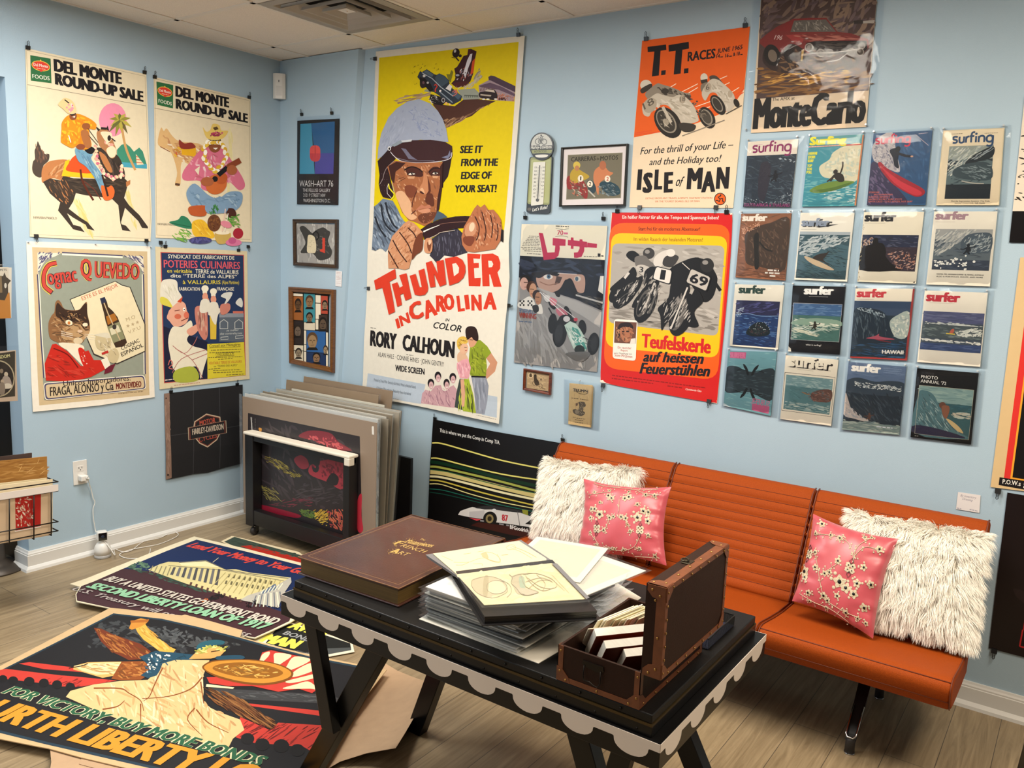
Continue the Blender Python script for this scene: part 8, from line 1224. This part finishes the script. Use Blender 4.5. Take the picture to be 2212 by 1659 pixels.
def sheet(c,w,d,ang,z0,z1,label,th=.002,pic_=None,edge='d2cbbc'):
    """loose sheet; z0..z1 tilt along its length"""
    an=math.radians(ang);e1,e2=V3((math.cos(an),math.sin(an),0)),V3((-math.sin(an),math.cos(an),(z1-z0)/d));o=V3((c[0],c[1],z0))-e1*w/2;t=thing('loose_print',label,'print',o+e1*w/2,'loose prints beside the portfolio');n_=e1.cross(e2).normalized()
    a=Art(o+n_*th,e1,e2);a.paper(edge,[wpx(o+n_*th+e1*u*w+e2*v*d,PH) for u,v in ((0,1),(1,1),(1,0),(0,0))],th)
    for u0,v0,u1,v1,cc in (pic_ or ()):a.q(cc,[wpx(o+n_*th+e1*u*w+e2*v*d,PH) for u,v in ((u0,v1),(u1,v1),(u1,v0),(u0,v0))])
    a.build('board',PRINT,t);b=MB();g=.012;k=.0012
    b.add([o+n_*(th+k)-e1*g-e2*g,o+n_*(th+k)+e1*(w+g)-e2*g,o+n_*(th+k)+e1*(w+g)+e2*(d+g),o+n_*(th+k)-e1*g+e2*(d+g)],[(0,1,2,3)]);q=b.build('plastic_sleeve',FILM,t);q['label']='clear plastic sleeve';return t
sheet((3.06,-1.74),.25,.33,-16,.708,.706,'cream print fanned out lowest at the pile’s right',pic_=[(.08,.08,.92,.92,'d8ccb0')]) if 0 else None
sheet((3.045,-1.70),.26,.34,-9,zpile+.002,zpile+.002,'white bordered print fanned out right of the open portfolio',pic_=[(.1,.12,.9,.9,'c4bba9')])
sheet((3.02,-1.62),.23,.30,14,zpile+.0056,zpile+.0056,'pale sketch in a white border behind the open portfolio',pic_=[(.08,.10,.92,.92,'cbbfa6')])
t=thing('plastic_bags','loose empty clear print bags fanned beside the suitcase','plastic bag',(3.19,-1.55,ZT+.003));FILM2=film('crumpled_clear_film',.10,.5,40,(.95,.96,.97))
for k in range(7):
    b=MB();an=math.radians(-28+k*7);e1,e2=V3((math.cos(an),math.sin(an),0)),V3((-math.sin(an),math.cos(an),0));o=V3((3.125,-1.72+k*.018,.700+k*.007));rows=[[o+e1*(.118*i/5)+e2*(.16*(j/5))+V3((0,0,.028*(i/5)**2*(.5+k*.06)+R.uniform(-.003,.003)*(i/5))) for i in range(6)] for j in range(6)];b.grid(rows);b.build('bag',FILM2,t)
ZS=(900,1150,4.254);BLKP=mat('black_portfolio_page','141314',.35);zb=.789
pf=thing('portfolio','open black portfolio of pencil sketches lying across the print pile','portfolio',onz(1130,1290,zpile))
Q=[onz(x,y,zb) for x,y in ((985,1232),(1193,1207),(1290,1318),(1047,1330))];ct=sum(Q,V3())/4
lowq=[V3((p.x,p.y,zpile+.0105)) for p in Q]
b=MB();g=lambda k,z0:[V3((ct.x+(p.x-ct.x)*k,ct.y+(p.y-ct.y)*k,z0)) for p in Q]
n_l=6;zz=zpile+.0102
for k in range(n_l):q=g(1.0+R.uniform(-.012,.014),zz);h=(zb-.002-zpile-.0102)/n_l;b.hexa([q[3],q[2],q[1],q[0]]+[p+V3((0,0,h*.86)) for p in (q[3],q[2],q[1],q[0])]);zz+=h
b.build('page_stack',BLKP,pf);b=MB();q=g(1.06,zpile+.0082);b.hexa([q[3],q[2],q[1],q[0]]+[p+V3((0,0,.0018)) for p in (q[3],q[2],q[1],q[0])]);b.build('cover',BLKP,pf)
a=Art(*flat(zb),ZS);a.paper('cdbf98',[(368,385),(1240,282),(1560,612),(622,668)],.0015);a.st(['c6b78e','d4c8a2'],[(380,390),(1230,290),(1540,610),(640,660)],60,120,30,-5,20)
DR,DR2='a09074','8a7c68'
a.q('b8a88a',[(505,500),(520,430),(600,412),(700,410),(790,450),(830,520),(800,560),(700,580),(680,605),(600,590),(540,540)],1);a.q('ccbe9c',[(640,470),(760,450),(820,520),(760,560),(650,550)],1);a.q('a89c7c',[(620,415),(660,412),(650,580),(610,570)],1);a.l(DR2,[(510,440),(600,412),(700,410),(800,455),(835,530),(800,570),(690,605),(560,560),(505,490),(510,440)],4,1);a.l(DR2,[(760,430),(850,480),(870,550),(830,600)],4,1);a.ring(DR2,735,505,95,62,3)
a.q('b0a488',[(870,420),(900,395),(960,390),(975,540),(930,570),(890,500)],1);a.q('9ca48c',[(940,420),(985,415),(1000,540),(960,545)],1);a.q('b4a890',[(920,510),(1060,530),(1120,555),(1030,580),(960,560)],1);a.l(DR2,[(850,390),(880,420),(870,470),(920,520),(960,570),(1030,580),(1120,555)],5,1)
for p in ([(980,390),(1100,380),(1240,430),(1290,490),(1240,520),(1130,500),(1020,420)],[(1000,400),(1060,480),(1160,540),(1260,510)],[(960,400),(1000,500),(1120,550)],[(1100,390),(1180,470),(1160,540)],[(1000,460),(1140,420),(1250,460)],[(1030,520),(1120,450),(1230,440)],[(880,410),(960,385),(1060,380)]):a.l(DR,p,4,1)
for p in ([(1240,390),(1400,560)],[(1230,420),(1360,540)]):a.l('c0b08c',p,3)
o=a.build('right_page',PRINT,pf);o['label']='drum sketches on cream paper'
a=Art(*flat(zb-.006),ZS);a.paper('cfc29e',[(150,195),(940,78),(1190,238),(1200,285),(372,390),(330,350)],.0015)
for p in ([(340,275),(470,275),(560,245),(620,235)],[(480,275),(420,300),(360,300)],[(590,200),(640,180),(720,200),(770,250),(740,270),(640,240),(590,200)],[(600,220),(680,260),(770,275),(740,200)],[(820,140),(860,115),(900,120),(905,150),(850,160),(825,145)],[(860,140),(960,180),(1060,240)],[(880,130),(1000,175),(1100,230)],[(520,290),(600,290),(600,310)],[(430,200),(500,190)],[(560,180),(620,170)],[(230,215),(330,260)],[(780,210),(840,205)]):a.l('a89870',p,4,1)
a.q('b0a07c',[(600,195),(640,185),(660,240),(620,235)],1);o=a.build('left_page',PRINT,pf);o['label']='bird sketch on cream paper'
b=MB();z3=zb-.0085;q=[onz(x,y,z3) for x,y in zp(ZS,[(80,205),(960,70),(1230,250),(372,400)])]
for k in range(3):s_=.012*k;qq=[p+V3((s_*.4,-s_*.2,-.0022*k-.001)) for p in q];b.hexa([qq[3],qq[2],qq[1],qq[0]]+[p+V3((0,0,.0012)) for p in (qq[3],qq[2],qq[1],qq[0])])
b.build('under_pages',mat('grey_page_edges','6f6e70',.4),pf)
b=MB();q=[onz(x,y,zb+.003) for x,y in zp(ZS,[(340,360),(1290,240),(1600,640),(600,690)])];b.add([q[3],q[2],q[1],q[0]],[(0,1,2,3)]);o=b.build('plastic_sleeve',FILM,pf);o['label']='clear page sleeve'
b=MB();q=[onz(x,y,zb+.0045) for x,y in zp(ZS,[(1240,282),(1290,285),(1590,600),(1560,612)])];b.add([q[3],q[2],q[1],q[0]],[(0,1,2,3)]);b.build('page_edge',mat('grey_page_edges','6f6e70',.4),pf)
CASE=mat('dark_brown_case_cloth','28140a',.6,spec=.2,noise=.12,nscale=30,bump=.2,bscale=300);BAND=mat('tan_leather_band','6a3a1e',.45,noise=.25,nscale=40);BRS=mat('aged_brass','a8824a',.3,.9);LIN=mat('black_case_lining','0e0c0b',.8)
cx0,cx1,cy0,cy1,cz0,cz1=3.272,3.479,-1.922,-1.576,ZT+.0012,.757
sc_=thing('suitcase','small brown trunk suitcase with open lid and tan trim on the black table','suitcase',((cx0+cx1)/2,(cy0+cy1)/2,cz0))
b=MB();w=.006
b.box((cx0,cy0,cz0),(cx1,cy1,cz0+.005));b.box((cx0,cy0,cz0+.005),(cx0+w,cy1,cz1));b.box((cx1-w,cy0,cz0+.005),(cx1,cy1,cz1));b.box((cx0+w,cy0,cz0+.005),(cx1-w,cy0+w,cz1));b.box((cx0+w,cy1-w,cz0+.005),(cx1-w,cy1,cz1));body=b.build('case_body',CASE,sc_)
b=MB()
for x0,x1 in ((cx0-.0012,cx0+.013),(cx1-.013,cx1+.0012)):
    for y0,y1 in ((cy0-.0012,cy0+.013),(cy1-.013,cy1+.0012)):
        yy=(y0,y0+.0016) if y0<-1.8 else (y1-.0016,y1);b.box((x0,yy[0],cz0),(x1,yy[1],cz1));xx=(x0,x0+.0016) if x0<3.4 else (x1-.0016,x1);b.box((xx[0],y0,cz0),(xx[1],y1,cz1))
for y in (cy0-.0016,cy1):b.box((cx0,y,cz0),(cx1,y+.0016,cz0+.012))
for x in (cx0-.0016,cx1):b.box((x,cy0,cz0),(x+.0016,cy1,cz0+.012))
for x,sx in ((cx0,1),(cx1,-1)):
    b.prism([(x-sx*.002,cy0-.0022,cz0),(x+sx*.034,cy0-.0022,cz0),(x+sx*.030,cy0-.0022,cz0+.012),(x+sx*.012,cy0-.0022,cz0+.030),(x-sx*.002,cy0-.0022,cz0+.034)],(0,.002,0))
    b.prism([(x-sx*.0025,cy0-.002,cz0),(x-sx*.0025,cy0+.034,cz0),(x-sx*.0025,cy0+.030,cz0+.012),(x-sx*.0025,cy0+.012,cz0+.030),(x-sx*.0025,cy0-.002,cz0+.034)],(sx*.002,0,0))
b.build('trim_band',BAND,body)
def studs(pts,ax,par):
    b=MB()
    for p in pts:b.lathe(p,[(.0030,0),(.0026,.0012),(.0012,.0019)],10,0,V3(ax))
    o=b.build('brass_studs',BRS,par);o['kind']='stuff';return o
studs([(cx0+.006,cy0-.001,cz1-.012),(cx0+.006,cy0-.002,cz0+.024),(cx0+.022,cy0-.002,cz0+.006),(cx1-.006,cy0-.001,cz1-.012),(cx1-.006,cy0-.002,cz0+.024),(cx1-.024,cy0-.002,cz0+.006),((cx0+cx1)/2,cy0-.0016,cz0+.006)],(0,-1,0),body)
studs([(cx1+.002,cy0+.02+i*.06,cz0+.006) for i in range(6)],(1,0,0),body)
b=MB();hx=(cx0+cx1)/2-.012;b.prism([(hx-.026,cy0-.0028,cz1-.016),(hx+.026,cy0-.0028,cz1-.016),(hx+.028,cy0-.0028,cz1-.026),(hx+.020,cy0-.0028,cz1-.034),(hx-.020,cy0-.0028,cz1-.030),(hx-.028,cy0-.0028,cz1-.024)],(0,.0024,0));b.build('handle_plate',mat('dark_handle_metal','2a2622',.35,.8),body)
b=MB();b.tube([(hx-.021,cy0-.004,cz1-.026),(hx-.022,cy0-.006,cz1-.050),(hx-.018,cy0-.007,cz1-.060),(hx-.004,cy0-.0075,cz1-.059),(hx+.006,cy0-.0075,cz1-.064),(hx+.016,cy0-.007,cz1-.066),(hx+.022,cy0-.006,cz1-.056),(hx+.021,cy0-.004,cz1-.028)],.0014,8);b.build('handle',mat('dark_handle_metal','2a2622',.35,.8),body)
lx0,lx1,lz0,lz1=3.4805,3.526,.7585,.962;ly0,ly1=cy0-.003,cy1+.001
b=MB();b.box((lx1-.006,ly0,lz0),(lx1,ly1,lz1),bev=.0012);b.box((lx0,ly0,lz0),(lx1-.006,ly0+.006,lz1));b.box((lx0,ly1-.006,lz0),(lx1-.006,ly1,lz1));b.box((lx0,ly0+.006,lz1-.006),(lx1-.006,ly1-.006,lz1));b.box((lx0,ly0+.006,lz0),(lx1-.006,ly1-.006,lz0+.006));lid=b.build('lid',CASE,sc_)
b=MB();t_=.0016;bw=.020
for y in (ly0-t_,ly1):b.box((lx1-bw,y,lz0),(lx1+t_,y+t_,lz1))
for z_ in (lz0-t_,lz1):b.box((lx1-bw,ly0,z_),(lx1+t_,ly1,z_+t_))
for y0,y1 in ((ly0,ly0+.011),(ly1-.011,ly1)):b.box((lx1,y0,lz0),(lx1+t_,y1,lz1))
for z0,z1 in ((lz0,lz0+.011),(lz1-.011,lz1)):b.box((lx1,ly0,z0),(lx1+t_,ly1,z1))
for y,sy in ((ly0,1),(ly1,-1)):
    for z_,sz in ((lz0,1),(lz1,-1)):
        b.prism([(lx1+t_,y,z_),(lx1+t_,y+sy*.032,z_),(lx1+t_,y+sy*.028,z_+sz*.012),(lx1+t_,y+sy*.012,z_+sz*.028),(lx1+t_,y,z_+sz*.032)],(.0014,0,0));b.prism([(lx0+.004,y-sy*.0024,z_),(lx1,y-sy*.0024,z_),(lx1,y-sy*.0024,z_+sz*.034),(lx0+.016,y-sy*.0024,z_+sz*.026),(lx0+.004,y-sy*.0024,z_+sz*.014)],(0,sy*.001,0));b.prism([(lx0+.004,y,z_-sz*.0024),(lx1,y,z_-sz*.0024),(lx1,y+sy*.034,z_-sz*.0024),(lx0+.016,y+sy*.026,z_-sz*.0024),(lx0+.004,y+sy*.014,z_-sz*.0024)],(0,0,sz*.001))
b.build('trim_band',BAND,lid)
studs([(lx1+.003,ly0+.006,lz0+.012+i*.030) for i in range(7)]+[(lx1+.003,ly1-.006,lz0+.012+i*.030) for i in range(7)]+[(lx1+.003,ly0+.03+i*.048,lz1-.006) for i in range(7)]+[(lx1+.003,ly0+.03+i*.048,lz0+.006) for i in range(7)],(1,0,0),lid)
studs([(lx1-.010,ly0+.02+i*.062,lz1+.002) for i in range(6)]+[(lx0+.012,ly0+.010,lz1+.002),(lx0+.012,ly1-.010,lz1+.002)],(0,0,1),lid);studs([(lx1-.012,ly0-.003,lz0+.020),(lx1-.028,ly0-.003,lz0+.008),(lx1-.012,ly0-.003,lz0+.09),(lx1-.012,ly0-.003,lz1-.020),(lx1-.030,ly0-.003,lz1-.010),(lx1-.022,ly0-.003,lz1-.032)],(0,-1,0),lid)
b=MB();yl=(ly0+ly1)/2-.005;b.box((lx0+.008,yl-.014,lz1),(lx0+.030,yl+.014,lz1+.003),bev=.001);b.tube([(lx0+.012+.008*math.cos(2*math.pi*i/12),yl+.011*math.sin(2*math.pi*i/12),lz1+.0055) for i in range(12)],.0017,8,closed=True);b.build('latch',mat('blackened_brass','4a4436',.35,.85),lid)
b=MB();b.box((lx0+.001,ly0+.008,lz0+.008),(lx0+.003,ly1-.008,lz1-.008));b.build('lid_lining',LIN,lid)
PG=mat('white_page_edges','e8e2d4',.6,noise=.10,nscale=3,stretch=(1,260,1));COV=mat('rust_paperback_cover','7a3418',.45)
BE,BU=V3((.616,.788,0)),V3((.436,-.453,.777)).normalized();BN=BE.cross(BU).normalized();BN=BN if BN.z<0 else -BN
for px_,py_,z_,L,lab in ((1283,1357,.790,.150,'rearmost of the three in'),(1304,1383,.777,.148,'middle one of the three in'),(1347,1401,.762,.108,'nearest the front of')):
    T=onz(px_,py_,z_);hg=(z_-cz0-.020)/BU.z;th=.021;t=thing('paperback','rust covered paperback with white pages, %s the small suitcase' % lab,'book',T-BU*hg,'books in the suitcase');b=MB();b.frame(T+BN*.001,BE*L,BN*(th-.002),-BU*hg);b.build('page_block',PG,t)
    b=MB();b.frame(T-BU*.001,BE*(L+.001),BN*.001,-BU*hg);b.build('cover',COV,t);b=MB();b.frame(T+BN*(th-.001)-BU*.001,BE*(L+.001),BN*.001,-BU*hg);b.build('cover',COV,t)
CC=['e4dcc4','d8cba4','ece6d8','cfc4a8','e0d4b0'];KE=V3((.20,.98,0)).normalized();KU=V3((.46,-.10,.88)).normalized();KN=KE.cross(KU).normalized()
for k in range(15):
    T=onz(1291+k*6.3,1341-k*.4+R.uniform(-1.5,1.5),.786+R.uniform(-.004,.006));L=min(R.uniform(.13,.155),(cy1-.010-T.y)/KE.y);hg=min((T.z-cz0-.012)/KU.z,(T.x-cx0-.010)/KU.x) ;b=MB();b.frame(T,KE*L,KN*.0022,-KU*hg);tag(b.build('postcard',mat('card_'+CC[k % 5],CC[k % 5],.6)),'one of the pale cards filed at the back of the small suitcase','postcard','cards filed in the suitcase')
T=onz(1270,1358,.783);b=MB();b.frame(T,BE*.06,BN*.0015,-BU*.10);tag(b.build('postcard',mat('cream_card','ddd2b4',.6)),'cream card standing left of the rust covered paperbacks in the suitcase','postcard')
b=MB();MESH=mat('black_mesh_metal','15140f',.45,.5);mt=thing('mesh_tray','small black wire mesh tray behind the suitcase lid','tray',(3.40,-1.46,ZT+.001));x0,x1,y0,y1=3.372,3.488,-1.555,-1.372
for k in range(12):
    z_=ZT+.003+k*.0022;b.tube([(x0,y0,z_),(x1,y0,z_),(x1,y1,z_),(x0,y1,z_)],.0005,4,closed=True,sm=False)
for i in range(40):
    f=i/39
    for p in ((x0+(x1-x0)*f,y0),(x0+(x1-x0)*f,y1),(x0,y0+(y1-y0)*f),(x1,y0+(y1-y0)*f)):b.box((p[0]-.0004,p[1]-.0004,ZT+.002),(p[0]+.0004,p[1]+.0004,ZT+.029))
b.build('mesh_wall',MESH,mt);b=MB();b.tube([(x0,y0,ZT+.030),(x1,y0,ZT+.030),(x1,y1,ZT+.030),(x0,y1,ZT+.030)],.0018,8,closed=True);b.build('rim',MESH,mt);b=MB();b.box((x0,y0,ZT+.001),(x1,y1,ZT+.002));b.build('tray_floor',mat('dark_blue_card','1a2238',.5),mt)
